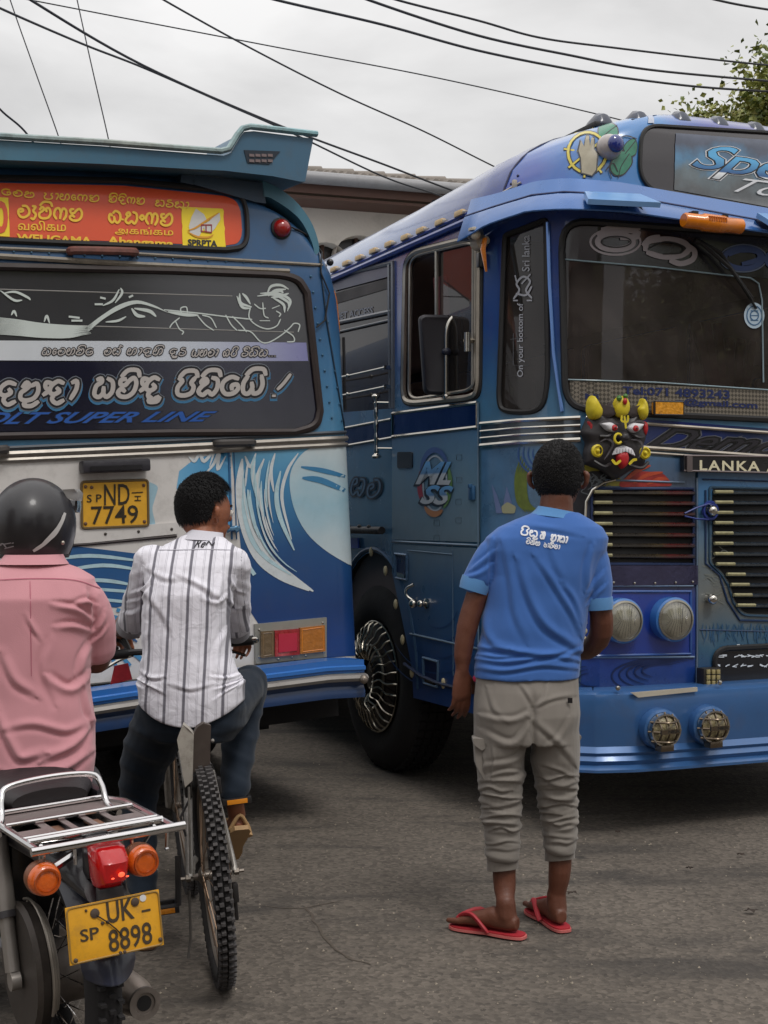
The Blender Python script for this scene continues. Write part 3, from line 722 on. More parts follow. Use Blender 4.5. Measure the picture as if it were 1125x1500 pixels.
# --- side and front skin with its real openings and wheel arch
wz, wy = .53, 1.30   # wheel centre: height and distance back from the corner
arch_sz = [(sC-wy+.60*math.cos(t), wz+.71*math.sin(t)) for t in [math.pi*i/16 for i in range(17)]]
endS = SR.cum[-1]
def hz(p): return [tuple(q) for q in SR.hit(dens(p, 14))]
low = [(0, .52), (sC-wy-.58, .52)]+arch_sz[::-1][0:0]
outer = [(0, .5), (sC-wy-.605, .5)]+[(x, z) for x, z in arch_sz[::-1]]+[(sC-wy+.605, .5), (sC, .5), (endS, .5), (endS, 2.9), (0, 2.9)]
holes = [hz(W_wind), hz(W_corner), hz(W_driver), hz(W_pass)]
h0 = min(p[0] for p in holes[3])
more = []
for k in range(5):
    s1 = h0-.12-k*1.25; s0 = s1-1.1; more.append(rpoly([(s0, 1.95), (s1, 1.95), (s1, 2.72), (s0, 2.72)], .06))
far = [rpoly([(endS-RL+.6+k*1.35, 1.8), (endS-RL+1.85+k*1.35, 1.8), (endS-RL+1.85+k*1.35, 2.76), (endS-RL+.6+k*1.35, 2.76)], .06) for k in range(6)]
more += far
body = B('body', skin_sz(SR, outer, holes+more), paint_side)
B('lining', skin_sz(SR, [(0, .6), (endS, .6), (endS, 2.86), (0, 2.86)], holes+more, -.04), inner)
B('rear_panel', xf(skin_sz(Flat(T(0, 0, 0)), [(0, .5), (2.6, .5), (2.6, 3.0), (0, 3.0)], [rpoly([(.35, 1.9), (2.25, 1.9), (2.25, 2.7), (.35, 2.7)], .1)]), T(0, RL, 0)), paint_side)
# --- roof
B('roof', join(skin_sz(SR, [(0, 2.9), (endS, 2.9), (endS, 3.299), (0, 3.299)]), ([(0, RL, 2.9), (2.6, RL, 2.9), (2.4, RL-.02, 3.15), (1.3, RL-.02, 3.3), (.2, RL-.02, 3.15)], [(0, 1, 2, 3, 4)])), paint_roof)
nose = [(720, 326), (740, 300), (790, 275), (850, 266), (1140, 322), (1320, 345), (1320, 195), (1125, 186), (950, 168), (850, 186), (790, 218), (745, 255)]
sN = SR.hit([(738, 290)])[0][0]
B('nose_panel', skin_sz(SR, [(sN, 2.905), (endS-sN, 2.905), (endS-sN, 3.285), (sN, 3.285)], (), .006), paint_nose)
B('roof_seam', join(tube([SR.v(sN, z, .008) for z in np.linspace(2.9, 3.29, 14)], .006, 6), rivets(SR, [(737, 318), (739, 300), (743, 285), (750, 270), (760, 258)], .007, .008)), mat('seam_dark', (30, 34, 70), .4))
B('hinge_bar', join(rail(SR, [(733, 286), (765, 268)], .006, .012), box(SR.px(757, 271, .02), (.02, .02, .04), bev=.003)), alum)
B('ridge_strip', skin(SR, [(948, 167), (956, 167), (956, 181), (947, 181)], (), .012), mat('strip_grey', (176, 182, 196), .5))
# gutter and cream marker lamps along the roof side
B('gutter', join(tube([SR.v(s, 2.895, .02) for s in np.linspace(0, sC-.1, 20)], .016, 6), tube([SR.v(s, 2.93, .012) for s in np.linspace(0, sC-.1, 20)], .008, 6)), mat('gutter_blue', (46, 62, 130), .3, coat=.4))
for (px, py) in [(679, 311), (650, 324), (622, 336), (599, 346), (575, 356), (552, 366), (531, 376), (512, 384), (494, 393)]:
    c = SR.px(px, py+2, .02); o = B('marker_lamp', box(c, (.03, .085, .03), bev=.01), cream)
    obj('lamp_base', box(c+Vector((.006, 0, -.004)), (.03, .105, .02), bev=.004), alum, o)
# visor: two stacked shaped bands wrapping the front corner
def band(sf, s0, s1, lv, ns=30):
    """loft of (z, off) levels along s"""
    ss = sorted(set([*np.linspace(s0, s1, ns), *sf.bs(s0, s1)])); V, Fc = [], []
    for z, o in lv:
        V += [Vector(p) for p in sf.at(np.array(ss), z, o)]
    n = len(ss)
    for i in range(len(lv)-1):
        for k in range(n-1): Fc.append((i*n+k, i*n+k+1, (i+1)*n+k+1, (i+1)*n+k))
    return V, Fc
s0 = SR.hit([(700, 340)])[0][0]
def zpath(sf, pts): h = sf.hit(dens(pts, 12, False)); return h
top_v = zpath(SR, [(700, 296), (735, 288), (790, 270), (830, 266), (900, 272), (1125, 311), (1330, 335)])
mid_v = zpath(SR, [(701, 318), (735, 306), (790, 289), (830, 285), (900, 290), (1125, 331), (1330, 352)])
bot_v = zpath(SR, [(702, 357), (735, 335), (790, 316), (830, 314), (900, 318), (1125, 351), (1330, 368)])
def ruled(sf, curves, offs, closeback=None):
    sA = max(c[0][0] for c in curves); sB = min(c[-1][0] for c in curves); n = 60
    ss = np.linspace(sA, sB, n); V, Fc = [], []
    for c, o in zip(curves, offs):
        z = np.interp(ss, c[:, 0], c[:, 1]); V += [Vector(p) for p in sf.at(ss, z, o)]
    for i in range(len(curves)-1):
        for k in range(n-1): Fc.append((i*n+k, i*n+k+1, (i+1)*n+k+1, (i+1)*n+k))
    return V, Fc
def sh_(c, dz): c = c.copy(); c[:, 1] += dz; return c
B('sun_visor', ruled(SR, [top_v, sh_(top_v, .004), mid_v, sh_(mid_v, -.004), sh_(mid_v, -.012), bot_v, sh_(bot_v, -.006), sh_(bot_v, -.002), sh_(bot_v, .02)], [.004, .05, .075, .072, .088, .13, .128, .118, .004]), mat('visor_blue', (52, 100, 164), .26, metal=.3, coat=.9, bump=.0006, bscale=3))
B('visor_edge', join(tube([Vector(p) for p in SR.at(mid_v[:, 0], mid_v[:, 1]-.004, .075)], .006, 6)), mat('visor_dark', (18, 36, 84), .3))
# two light flaps on the visor
for q in ([(853, 289), (918, 292), (934, 310), (855, 306)], [(1086, 319), (1150, 323), (1168, 341), (1090, 336)]):
    P = [SR.px(*q[0], .12), SR.px(*q[1], .12), SR.px(*q[2], .20), SR.px(*q[3], .20)]
    B('visor_flap', prism(P, (0, .01, -.022)), mat('flap_blue', (112, 156, 208), .3, coat=.6), smooth=False)
    B('flap_base', prism([SR.px(q[0][0]+3, q[0][1]+8, .1), SR.px(q[1][0], q[1][1]+8, .1), SR.px(q[2][0]-12, q[2][1]+6, .12), SR.px(q[3][0]+3, q[3][1]+6, .12)], (0, .05, 0)), mat('flap_dark', (16, 24, 60), .4), smooth=False)
# amber lamp on the visor
c0, c1 = SR.px(971, 333, .17), SR.px(1054, 342, .17)
lampo = B('amber_lamp', tube([c0, c0.lerp(c1, .02), c0.lerp(c1, .3), c0.lerp(c1, .33), c0.lerp(c1, .68), c0.lerp(c1, .7), c0.lerp(c1, .98), c1], [.03, .035, .035, .041, .041, .036, .036, .03], 12), amber)
obj('lamp_clamp', join(box(SR.px(988, 322, .15), (.03, .05, .012)), box(SR.px(1030, 327, .15), (.03, .05, .012))), rubber, lampo)
obj('lamp_ribs', join(*[box(c0.lerp(c1, .36+.04*i)+Vector((0, -.036, .012)), (.007, .012, .022)) for i in range(8)]), mat('amber_dark', (170, 84, 8), .3), lampo)
# roof vents (a row of scoops)
scoop = mat('scoop_dark', (52, 60, 78), .3, coat=.4, dirt=.4)
def scoopgeo():
    V, Fc = [], []; n = 9; prof = [(0, .055, .03), (.03, .06, .085), (.09, .058, .105), (.17, .05, .08), (.26, .035, .03)]
    for (y, hw_, h_) in prof:
        for i in range(n): t = math.pi*i/(n-1); V.append((hw_*math.cos(t), y, h_*math.sin(t)**.8))
    for j in range(len(prof)-1):
        for i in range(n-1): Fc.append((j*n+i, j*n+i+1, (j+1)*n+i+1, (j+1)*n+i))
    Fc.append(tuple(range(n)))
    return fixn((V, Fc))
for i, (px, py) in enumerate([(886, 180), (946, 178), (1008, 186), (1064, 193), (1118, 201), (1175, 208), (1232, 216)]):
    h = SR.px(px, py, .0); g = xf(scoopgeo(), T(h.x, h.y+.02, h.z+(.02 if i > 1 else -.005)) @ Matrix.Scale(.78, 4))
    o = B('roof_vent', g, scoop)
    obj('vent_foot', box((h.x, h.y+.17, h.z), (.13, .3, .03), bev=.01), rubber, o)
# --- destination box with dark glass and its lettering
D = rpoly([(938, 184), (1330, 208), (1330, 352), (965, 288), (934, 262)], [26, 0, 0, 30, 26])
B('sign_glass', skin(SR, D, (), .012), mat('sign_glass', (40, 34, 38), .12, coat=.8))
B('sign_gasket', rail(SR, D, .011, .014, closed=True), rubber)
Dp = [(987, 196), (1330, 222), (1330, 342), (985, 279)]
B('sign_print', skin(SR, Dp, (), .016), grad('sign_print', 2, 3.0, 3.25, [(0, (84, 88, 90)), (.35, (96, 110, 116)), (.6, (74, 124, 160)), (1, (70, 78, 96))], warp=.3, wscale=7, rough=.2, coat=.6, var=.3, scale=12))
white_l = mat('letter_white', (214, 216, 220), .4)
q = [(1006, 270-14), (1250, 300), (1258, 238), (1022, 213)]
B('lettering', write(SR, 'Speed', q, .0185, bold=.045, shear=.35, spacing=.92), white_l)
B('lettering', write(SR, 'Speed', q, .0197, bold=.028, shear=.35, spacing=.92), mat('letter_black', (20, 20, 24), .4))
B('lettering', write(SR, 'Speed', q, .021, bold=.006, shear=.35, spacing=.92), grad('letter_blue_chrome', 2, 3.03, 3.18, [(0, (60, 62, 66)), (.3, (190, 194, 198)), (.48, (230, 234, 236)), (.52, (34, 84, 140)), (1, (84, 170, 220))], rough=.3, coat=.5))
B('lettering', write(SR, 'Tours', [(1070, 282), (1230, 303), (1236, 280), (1080, 262)], .0225, bold=-.004, shear=.5), white_l)
# --- painted wheel, hand, orb and leaves on the nose corner
yl = mat('paint_yellow', (196, 180, 56), .35, coat=.5); bk = mat('paint_black', (14, 18, 24), .35, coat=.5); grn = mat('paint_green', (40, 120, 92), .35, coat=.5, var=.25, scale=30)
hand_c = mat('paint_hand', (150, 142, 120), .4, coat=.5, var=.15, scale=30)
cx, cy = 860, 224
circ = lambda cx, cy, rx, ry, n=22, a0=0, a1=360: [(cx+rx*math.cos(R(a0+(a1-a0)*i/n)), cy+ry*math.sin(R(a0+(a1-a0)*i/n))) for i in range(n+1)]
spk = [[(cx+7*math.cos(t), cy+8*math.sin(t)), (cx+32*math.cos(t), cy+36*math.sin(t))] for t in [R(45*i+8) for i in range(8)]]
B('emblem', strokes(SR, [circ(cx, cy, 27, 30)]+spk, 6.4, .0095, n=1), bk)
B('emblem', strokes(SR, [circ(cx, cy, 27, 30)]+spk, 3.6, .0115, n=1), yl)
B('emblem', strokes(SR, [circ(cx, cy, 8, 9)], 3, .0125, n=1), yl)
handp = [(852, 254), (851, 232), (848, 222), (852, 206), (856, 216), (859, 200), (863, 200), (864, 215), (867, 202), (870, 204), (869, 220), (874, 226), (872, 250), (866, 258)]
B('emblem', skin(SR, [(x+(x-861)*.16, y+(y-230)*.06) for x, y in handp], (), .0145, 5), bk)
B('emblem', skin(SR, handp, (), .0155, 5), hand_c)
for lfp, vein in (([(877, 184), (890, 179), (903, 186), (904, 200), (892, 208), (880, 206), (876, 196)], [(878, 205), (890, 194), (903, 184)]), ([(918, 208), (928, 203), (932, 214), (929, 228), (918, 230), (911, 218)], [(914, 226), (922, 216), (930, 206)]), ([(893, 240), (906, 222), (922, 224), (924, 240), (912, 256), (900, 258), (893, 250)], [(904, 262), (908, 245), (920, 226)])):
    cxx = sum(p[0] for p in lfp)/len(lfp); cyy = sum(p[1] for p in lfp)/len(lfp)
    B('emblem', skin(SR, [(cxx+(x-cxx)*1.13, cyy+(y-cyy)*1.13) for x, y in rpoly(lfp, 5, 3)], (), .0100, 6), bk)
    B('emblem', skin(SR, rpoly(lfp, 5, 3), (), .0112, 6), grn)
    B('emblem', strokes(SR, [vein], 1.2, .0125), bk)
B('emblem', strokes(SR, [[(886, 250), (896, 240), (903, 252)], [(894, 262), (890, 250)], [(902, 205), (915, 200), (930, 204)], [(900, 216), (912, 212)]], 1.8, .0130), bk)
B('nose_lamp', ball(SR.px(891, 217, .012), .062, 20, (1, 1, 1)), mat('lamp_grey', (168, 160, 158), .2, coat=.8), label='round grey marker lamp with a blue lens on the painted nose')
o_ = SR.px(894, 216, .07); B('nose_lens', ball(o_, .042, 18, (1, .6, 1)), mat('lens_blue', (28, 44, 120), .12, coat=1))
# --- glass and window frames
B('windscreen', skin(SR, W_wind, (), -.012), glassR)
B('windscreen_rubber', rail(SR, W_wind, .016, .004, closed=True), rubber)
B('corner_window', skin(SR, W_corner, (), -.01), glassS)
B('window_rubber', rail(SR, W_corner, .013, .004, closed=True), rubber)
# silver pillar edge beside the windscreen
B('pillar_trim', rail(SR, [(803, 326), (806, 420), (812, 520), (824, 603)], .009, .008), mat('pillar_blue', (96, 134, 196), .2, metal=.6, coat=.6))
# driver's window: aluminium frame, fixed glass in the front half, the rear half slid open
B('window_frame', join(rail(SR, W_driver, .016, .006, closed=True), rail(SR, rpoly([(602, 376), (698, 353), (697, 570), (600, 586)], 18), .009, .004, closed=True), rail(SR, [(640, 368), (640, 582)], .011, .002), rail(SR, [(693, 358), (692, 570)], .012, -.004)), alum)
B('window_rubber', rail(SR, [(x+(x-648)*.06, y+(y-470)*.03) for x, y in W_driver], .009, .002, closed=True), rubber)
B('sliding_glass', skin(SR, [(641, 368), (697, 355), (696, 572), (641, 582)], (), -.012), glassS)
B('curtain', ruled(SR, [SR.hit(line_pts((612, 405), (640, 400), 30)), SR.hit(line_pts((612, 500), (640, 498), 30)), SR.hit(line_pts((603, 588), (632, 584), 30))], [-.09, -.12, -.1]), mat('curtain_red', (98, 36, 40), .8, var=.3, scale=14))
# passenger window: frame with top hopper and bars
B('window_frame', join(rail(SR, [(400, 425), (577, 385), (577, 598)], .013, .006), rail(SR, [(470, 478), (575, 456)], .012, .006), rail(SR, [(470, 492), (575, 468)], .007, .004), rail(SR, [(497, 494), (499, 600)], .01, .004), rail(SR, [(572, 388), (574, 598)], .012, .008)), mat('frame_grey', (128, 130, 134), .35, metal=.6))
B('side_glass', skin(SR, [(400, 425), (577, 388), (577, 598), (400, 612)], (), -.012), glassS)
B('glass_lettering', write(SR, 'INTERNET ACCESS', [(462, 474), (544, 459), (544, 449), (462, 464)], -.008, bold=.02, shear=.1), mat('letter_grey', (120, 124, 134), .5))
B('hopper', skin(SR, [(487, 430), (575, 405), (575, 420), (487, 446)], (), -.006), mat('hopper_black', (16, 15, 18), .5))
B('hopper_lip', skin(SR, [(487, 408), (572, 389), (574, 404), (487, 427)], (), .001), mat('hopper_grey', (78, 84, 102), .35, metal=.4))
for ln in ([(440, 565), (524, 551), (578, 539)], [(440, 592), (524, 578), (578, 567)]):
    B('window_bar', join(rail(SR, ln, .006, .06), ball(SR.px(*ln[1], .062), .013, 10), box(SR.px(ln[2][0]-2, ln[2][1], .03), (.06, .02, .022))), chrome)
for k in more: B('side_glass', skin_sz(SR, k, (), -.01), glassR if k in far else glassS)
# --- interior
darkseat = mat('seat_cloth', (104, 58, 62), .85, var=.3, scale=12)
B('floor', box((1.3, 4.3, .95), (2.5, 9.2, .04)), mat('bus_floor', (50, 46, 44), .8))
B('ceiling', box((1.3, 4.5, 2.84), (2.45, 8.6, .02)), mat('bus_ceiling', (170, 150, 146), .7))
for i in range(6):
    for x in (.65, 1.95):
        s = B('seat', join(box((x, 1.6+i*1.1, 1.35), (.9, .42, .12), bev=.03), box((x, 1.84+i*1.1, 1.75), (.9, .12, .8), bev=.04)), darkseat)
B('driver_seat', join(box((.62, .75, 1.42), (.5, .45, .12), bev=.04), box((.62, 1.0, 1.85), (.5, .12, .8), bev=.05)), mat('driver_seat', (70, 30, 36), .8))
st = B('steering_wheel', join(tube([(.62+.23*math.cos(t), .22+.16*math.sin(t), 1.82+.13*math.sin(t)) for t in [6.2832*i/24 for i in range(24)]], .016, 8, True), tube([(.62, .22, 1.82), (.62, -.1, 1.4)], .03, 8), tube([(.4, .22, 1.82), (.84, .22, 1.82)], .014, 6)), rubber)
B('dashboard', join(box((1.3, -.22, 1.62), (2.2, .34, .34), bev=.04)), mat('dash_grey', (66, 62, 58), .7))
# quilted chrome strip behind the foot of the windscreen
qm, nt_, b_ = _base('quilted_chrome'); tcn = N(nt_, 'ShaderNodeTexCoord'); mpn = N(nt_, 'ShaderNodeMapping'); mpn.inputs['Rotation'].default_value = (0, R(45), 0); nt_.links.new(tcn.outputs['Object'], mpn.inputs[0])
ck = N(nt_, 'ShaderNodeTexChecker', Scale=70.0); ck.inputs[1].default_value = (.24, .21, .17, 1); ck.inputs[2].default_value = (.09, .08, .066, 1); nt_.links.new(mpn.outputs[0], ck.inputs[0]); nt_.links.new(ck.outputs[0], b_.inputs['Base Color'])
b_.inputs['Roughness'].default_value = .4; b_.inputs['Metallic'].default_value = .5
B('quilted_strip', skin(SR, [(834, 557), (1345, 583), (1345, 640), (1130, 613), (868, 600), (836, 585)], (), -.007), qm)
B('glass_line', join(rail(SR, [(832, 556), (960, 560), (1125, 571), (1330, 585)], .004, -.004), rail(SR, [(819, 379), (960, 391), (1100, 407), (1112, 415), (1117, 440), (1119, 560)], .004, -.004)), mat('edge_glass', (128, 148, 156), .3))
B('top_tint', skin(SR, [(822, 322), (1160, 345), (1330, 355), (1330, 425), (1120, 407), (960, 391), (820, 379)], (), -.009), mat('tint_film', (26, 23, 28), .25, coat=.5))
# big dark letters on the tint
lg = mat('letter_dark_grey', (150, 142, 146), .5); bg_ = mat('letter_deep_blue', (24, 52, 104), .5); blk = mat('letter_black2', (20, 17, 20), .5)
L1 = [circ(902, 353, 30, 14, 26), circ(902, 353, 21, 8, 26)]; L2 = [[(878, 344), (900, 336), (930, 338), (935, 346), (912, 348)], [(884, 336), (915, 331), (936, 333)]]
B('lettering', strokes(SR, [circ(902, 354, 37, 19, 30)], 3.2, -.0050, n=1), lg)
B('lettering', strokes(SR, [circ(902, 354, 26, 11, 26)]+L2, 9, -.0040, n=2), lg)
B('lettering', strokes(SR, [circ(903, 354, 22, 8, 26)], 2.0, -.0030, n=2), blk)
B('lettering', strokes(SR, [[(946, 365), (950, 354), (975, 350), (1000, 354), (1010, 364), (998, 374), (972, 376), (950, 370)], [(1008, 360), (1018, 368), (1015, 380), (998, 386), (984, 382)], [(944, 358), (952, 350), (965, 347)]], 8, -.0040), lg)
B('lettering', strokes(SR, [[(950, 364), (975, 354), (1000, 360), (998, 370), (972, 372)]], 2.2, -.0028), blk)
B('lettering', strokes(SR, [circ(1090, 378, 28, 15, 26), [(1070, 372), (1085, 366), (1110, 368), (1112, 380), (1090, 386)], circ(1150, 380, 26, 15, 20)], 7.5, -.0040, n=2), bg_)
B('lettering', strokes(SR, [circ(1090, 378, 34, 20, 26)], 2.0, -.0050, n=2), mat('letter_blue_grey', (80, 92, 116), .5))
navy = mat('letter_navy', (18, 34, 84), .5)
B('lettering', write(SR, 'Tel:071 4893243', [(914, 577), (1069, 584), (1069, 572), (914, 566)], -.0045, bold=.03, spacing=1.0), navy)
B('lettering', write(SR, 'Ni          d       n@gmail.com', [(858, 586), (1110, 601), (1110, 589), (858, 576)], -.0045, bold=.03), navy)
st_ = B('sticker', skin(SR, circ(1106, 462, 15, 19), (), -.006), mat('sticker_white', (168, 186, 200), .4))
obj('sticker_print', strokes(SR, [circ(1106, 462, 11, 14), circ(1106, 462, 6, 7), [(1101, 455), (1111, 455)], [(1101, 462), (1112, 462)], [(1101, 469), (1111, 469)]], 1.6, -.0045, n=1), mat('sticker_blue', (52, 92, 130), .4), st_)
# things lying behind the windscreen
cup = lathe([(.035, 0), (.04, .1), (.033, .1), (.03, .02)], (1.02, -.36, 1.83), (.75, -.1, .1), 16)
cupo = tag(obj('paper_cup', xf(cup, MR), mat('cup_white', (214, 206, 186), .6)), 'white paper cup lying on the dashboard behind the bus windscreen', 'cup')
tag(obj('folded_papers', xf(join(box((1.55, -.3, 1.81), (.3, .2, .02), Matrix.Rotation(.3, 3, 'Z')), box((1.9, -.3, 1.84), (.25, .2, .06), Matrix.Rotation(-.3, 3, 'Z')), box((.72, -.33, 1.82), (.18, .1, .015), Matrix.Rotation(.5, 3, 'Y'))), MR), mat('papers', (150, 140, 128), .8, var=.3, scale=9), smooth=False), 'folded papers lying on the dashboard of the right bus', 'papers')
B('windscreen_hanging', join(*[box((1.45+.09*i, .15+.05*i, 2.25-.02*i), (.05, .03, .5+.05*(i % 3)), Matrix.Rotation(.1*i-.3, 3, 'Y'), bev=.01) for i in range(6)]), mat('hanging_dark_red', (92, 50, 46), .8, var=.3))
# wiper
wp = [SR.px(1022, 357, .03), SR.px(1060, 395, .05), SR.px(1098, 441, .02)]
B('wiper', join(tube(wp, [.011, .009, .006], 6), tube([SR.px(1015, 352, .02), SR.px(1048, 372, .035), SR.px(1100, 437, .012)], [.012, .01, .006], 6), tube([SR.px(1058, 385, .03), SR.px(1108, 452, .0)], .006, 6)), rubber)
# corner window lettering
lgt = mat('letter_faded', (160, 162, 170), .5)
B('lettering', write(SR, 'On your bottom of', [(768, 552), (768, 444), (757, 444), (757, 552)], -.004, bold=.012), lgt)
B('lettering', write(SR, 'Sri lanka', [(775, 397), (775, 345), (764, 345), (764, 397)], -.004, bold=.012), lgt)
B('lettering', strokes(SR, [[(752, 437), (760, 425), (756, 415), (766, 405), (776, 412), (770, 425), (778, 436)], [(756, 430), (770, 432), (778, 420)], [(754, 404), (756, 412)], [(764, 415), (776, 402)], [(752, 440), (757, 440)], [(772, 440), (778, 440)]], 3.0, -.004), lgt)
B('lettering', strokes(SR, [[(751, 488), (751, 535), (773, 535)], [(747, 497), (770, 494)], [(756, 487), (758, 500)]], 1.0, -.0045, n=1), mat('letter_faint', (92, 94, 100), .5))
# side amber lamp + horn on the front pillar
hl = B('pillar_lamp', join(tube([SR.px(722, 352, .06), SR.px(721, 368, .07), SR.px(722, 400, .05)], [.018, .02, .008], 8, sx=.6)), amber)
B('horn_bracket', join(lathe([(.036, 0), (.036, .05), (.02, .06), (.02, .085)], SR.px(704, 358, .03), (.2, -1, .05), 14), ball(SR.px(716, 348, .1), .026, 12), lathe([(.034, 0), (.034, .012), (.01, .02)], SR.px(716, 343, .1), (0, 0, 1), 14), tube([SR.px(700, 352, .01), SR.px(716, 347, .1)], .012, 8)), mat('horn_cream', (200, 190, 172), .4, dirt=.3))
B('pillar_clip', box(SR.px(708, 382, .02), (.03, .03, .07), bev=.006), blackp)
# --- mirror on its curved arm
mk = mat('mirror_black', (38, 36, 42), .5, var=.1)
mc = [SR.px(632, 522, .30)]
mg = []
q = rpoly([(612, 462), (668, 463), (671, 580), (620, 578)], 9)
Fm = Flat(T(*(MR @ SR.px(640, 520, .30))) @ Matrix.Rotation(R(12), 4, 'Z'))
a = Fm.hit(q); n = len(a)
def ringf(off, sc2): c = a.mean(0); return [Fm.v(*(c+(p-c)*sc2), off) for p in a]
V = ringf(0, 1.0)+ringf(.03, 1.0)+ringf(.045, .93)+ringf(.04, .86); Fq = [tuple(range(n))]
for j in range(3): Fq += [(j*n+i, j*n+(i+1) % n, (j+1)*n+(i+1) % n, (j+1)*n+i) for i in range(n)]
Fq.append(tuple(range(3*n, 4*n)))
gm = fixn(([Fm.M @ p for p in V], Fq))
mir = B('mirror', gm, mk, world=True)
arm = cr_path([Fm.px(648, 583, .08), Fm.px(648, 520, .08), Fm.px(649, 485, .08), Fm.px(658, 468, .08), Fm.px(675, 461, .09), Fm.px(690, 468, .07), Fm.px(697, 482, .0)], 5)
arm = [Fm.M @ p for p in arm]+[MR @ SR.px(697, 500, .06)]
B('mirror_arm', join(tube(arm, .0115, 10), tube([Fm.M @ Fm.px(671, 464, .08), Fm.M @ Fm.px(671, 500, .08)], .008, 8), ball(Fm.M @ Fm.px(671, 505, .08), .018, 12), ball(Fm.M @ Fm.px(648, 583, .08), .017, 12), tube([MR @ SR.px(697, 488, .05), MR @ SR.px(697, 516, .05)], .016, 10), tube([MR @ SR.px(696, 500, .0), MR @ SR.px(697, 500, .06)], .012, 8)), chrome, world=True)
B('mirror_clamp', ball(Fm.M @ Fm.px(648, 518, .08), .026, 12, (1, 1, .8)), mat('clamp_dark', (40, 44, 60), .4), world=True)
# --- side trim, doors and fittings
B('side_trim', join(rail(SR, [(440, 640), (575, 614)], .008, .008), rail(SR, [(440, 665), (577, 641)], .008, .008), rail(SR, [(578, 606), (702, 590)], .01, .012), rail(SR, [(578, 640), (702, 626)], .01, .012), rail(SR, [(577, 606), (577, 640)], .008, .01), rail(SR, [(702, 590), (702, 627)], .008, .012)), chrome)
B('trim_panel', skin(SR, [(579, 608), (701, 592), (701, 625), (579, 638)], (), .009), mat('trim_mirror_blue', (44, 74, 128), .1, metal=.9, bump=.004, bscale=6))
B('trim_panel', skin(SR, [(440, 642), (575, 616), (575, 639), (440, 663)], (), .006), mat('trim_mirror_blue2', (38, 62, 104), .15, metal=.8, bump=.004, bscale=6))
door_p = grad('door_paint', 2, .55, 2.0, [(0, (30, 62, 116)), (.35, (50, 86, 124)), (.55, (108, 126, 138)), (.75, (100, 130, 150)), (1, (58, 104, 148))], warp=.3, wscale=2.5, rough=.33, coat=.5, dirt=.25, bump=.005, bscale=2.5)
up = B('driver_door', slab(SR, [(577, 642), (702, 629), (703, 794), (577, 790)], .012, .012), door_p)
lowp = B('driver_door', slab(SR, [(577, 797), (703, 803), (703, 1047), (608, 1022), (606, 980), (590, 900), (577, 840)], .010, .010), door_p)
B('door_seam', join(rail(SR, [(577, 793), (703, 799)], .007, .010), rail(SR, [(577, 797), (578, 840)], .004, .012), rail(SR, [(666, 806), (667, 990)], .003, .012), rail(SR, [(604, 928), (666, 942), (703, 950)], .006, .012), rail(SR, [(600, 806), (666, 812)], .003, .012), rail(SR, [(703, 590), (704, 1046)], .004, .012)), mat('seam_light', (104, 128, 150), .35, metal=.4))
B('lock_recess', slab(SR, rpoly([(586, 662), (608, 662), (608, 686), (586, 686)], 3), .018, .01), blackp)
for q in ([(583, 811), (600, 813), (600, 849), (584, 846)], [(624, 963), (646, 969), (645, 1006), (625, 1000)]):
    sq = SR.hit(q)
    B('vent_hatch', join(rail(SR, q, .008, .016, closed=True)), mat('hatch_blue', (96, 124, 154), .3, metal=.5))
    B('vent_recess', skin(SR, q, (), .0135), mat('recess_dark', (20, 34, 72), .3))
    B('hatch_lip', slab(SR, [(q[3][0]+3, q[3][1]-8), (q[2][0]-2, q[2][1]-7), (q[2][0]-2, q[2][1]-2), (q[3][0]+3, q[3][1]-2)], .024, .012), chrome)
hc = SR.px(622, 884, .02)
B('door_handle', join(ball(SR.px(617, 884, .045), .024, 16), lathe([(.026, 0), (.028, .012), (.012, .02), (.012, .045)], SR.px(629, 884, .01), (-1, 0, 0), 16), ball(SR.px(629, 884, .05), .02, 14), tube(cr_path([SR.px(611, 856, .02), SR.px(607, 862, .045), SR.px(607, 872, .045), SR.px(610, 880, .02)], 4), .008, 8)), chrome)
B('door_latch', join(box(SR.px(696, 722, .02), (.02, .05, .07), bev=.006), box(SR.px(696, 712, .03), (.02, .02, .02), bev=.004)), mat('latch_blue', (52, 92, 130), .35, metal=.3))
# grab bar with turned beads
gb0, gb1 = SR.px(565, 578, .06), SR.px(566, 672, .06)
prof = []
for i in range(60):
    t = i/59; r_ = .008+(.006*abs(math.sin(t*16)) if .12 < t < .9 else 0); r_ += .017*math.exp(-((t-.03)/.035)**2)+.02*math.exp(-((t-.97)/.04)**2); prof.append((r_, (gb0-gb1).length*(1-t)))
B('grab_bar', join(lathe(prof[::-1], gb1, gb0-gb1, 12), tube([SR.px(575, 657, .0), SR.px(568, 657, .06)], .006, 6), tube([SR.px(575, 590, .0), SR.px(567, 590, .06)], .006, 6)), chrome)
# padded black bar over the wheel arch and small blue plate
B('padded_bar', join(rail(SR, [(440, 760), (510, 776), (569, 777)], .022, .04, n=10), *[ball(SR.px(x, 770+(x-520)*.04, .05), .011, 8, (1, 2.2, 1)) for x in (522, 538, 552)]), mat('padding', (30, 28, 30), .5, bump=.004, bscale=30))
B('blue_plate', slab(SR, [(505, 788), (528, 788), (529, 803), (505, 803)], .02, .01), mat('plate_blue', (40, 70, 150), .4))
B('side_lettering', sinhala(SR, 'ta,va', (512, 725), (558, 729), 26, 7.5, .006, .2), mat('side_letter_dark', (26, 40, 58), .35))
B('side_lettering', sinhala(SR, 'ta,va', (512, 725), (558, 729), 26, 2.6, .0085, .2), mat('side_letter_light', (74, 104, 130), .35))
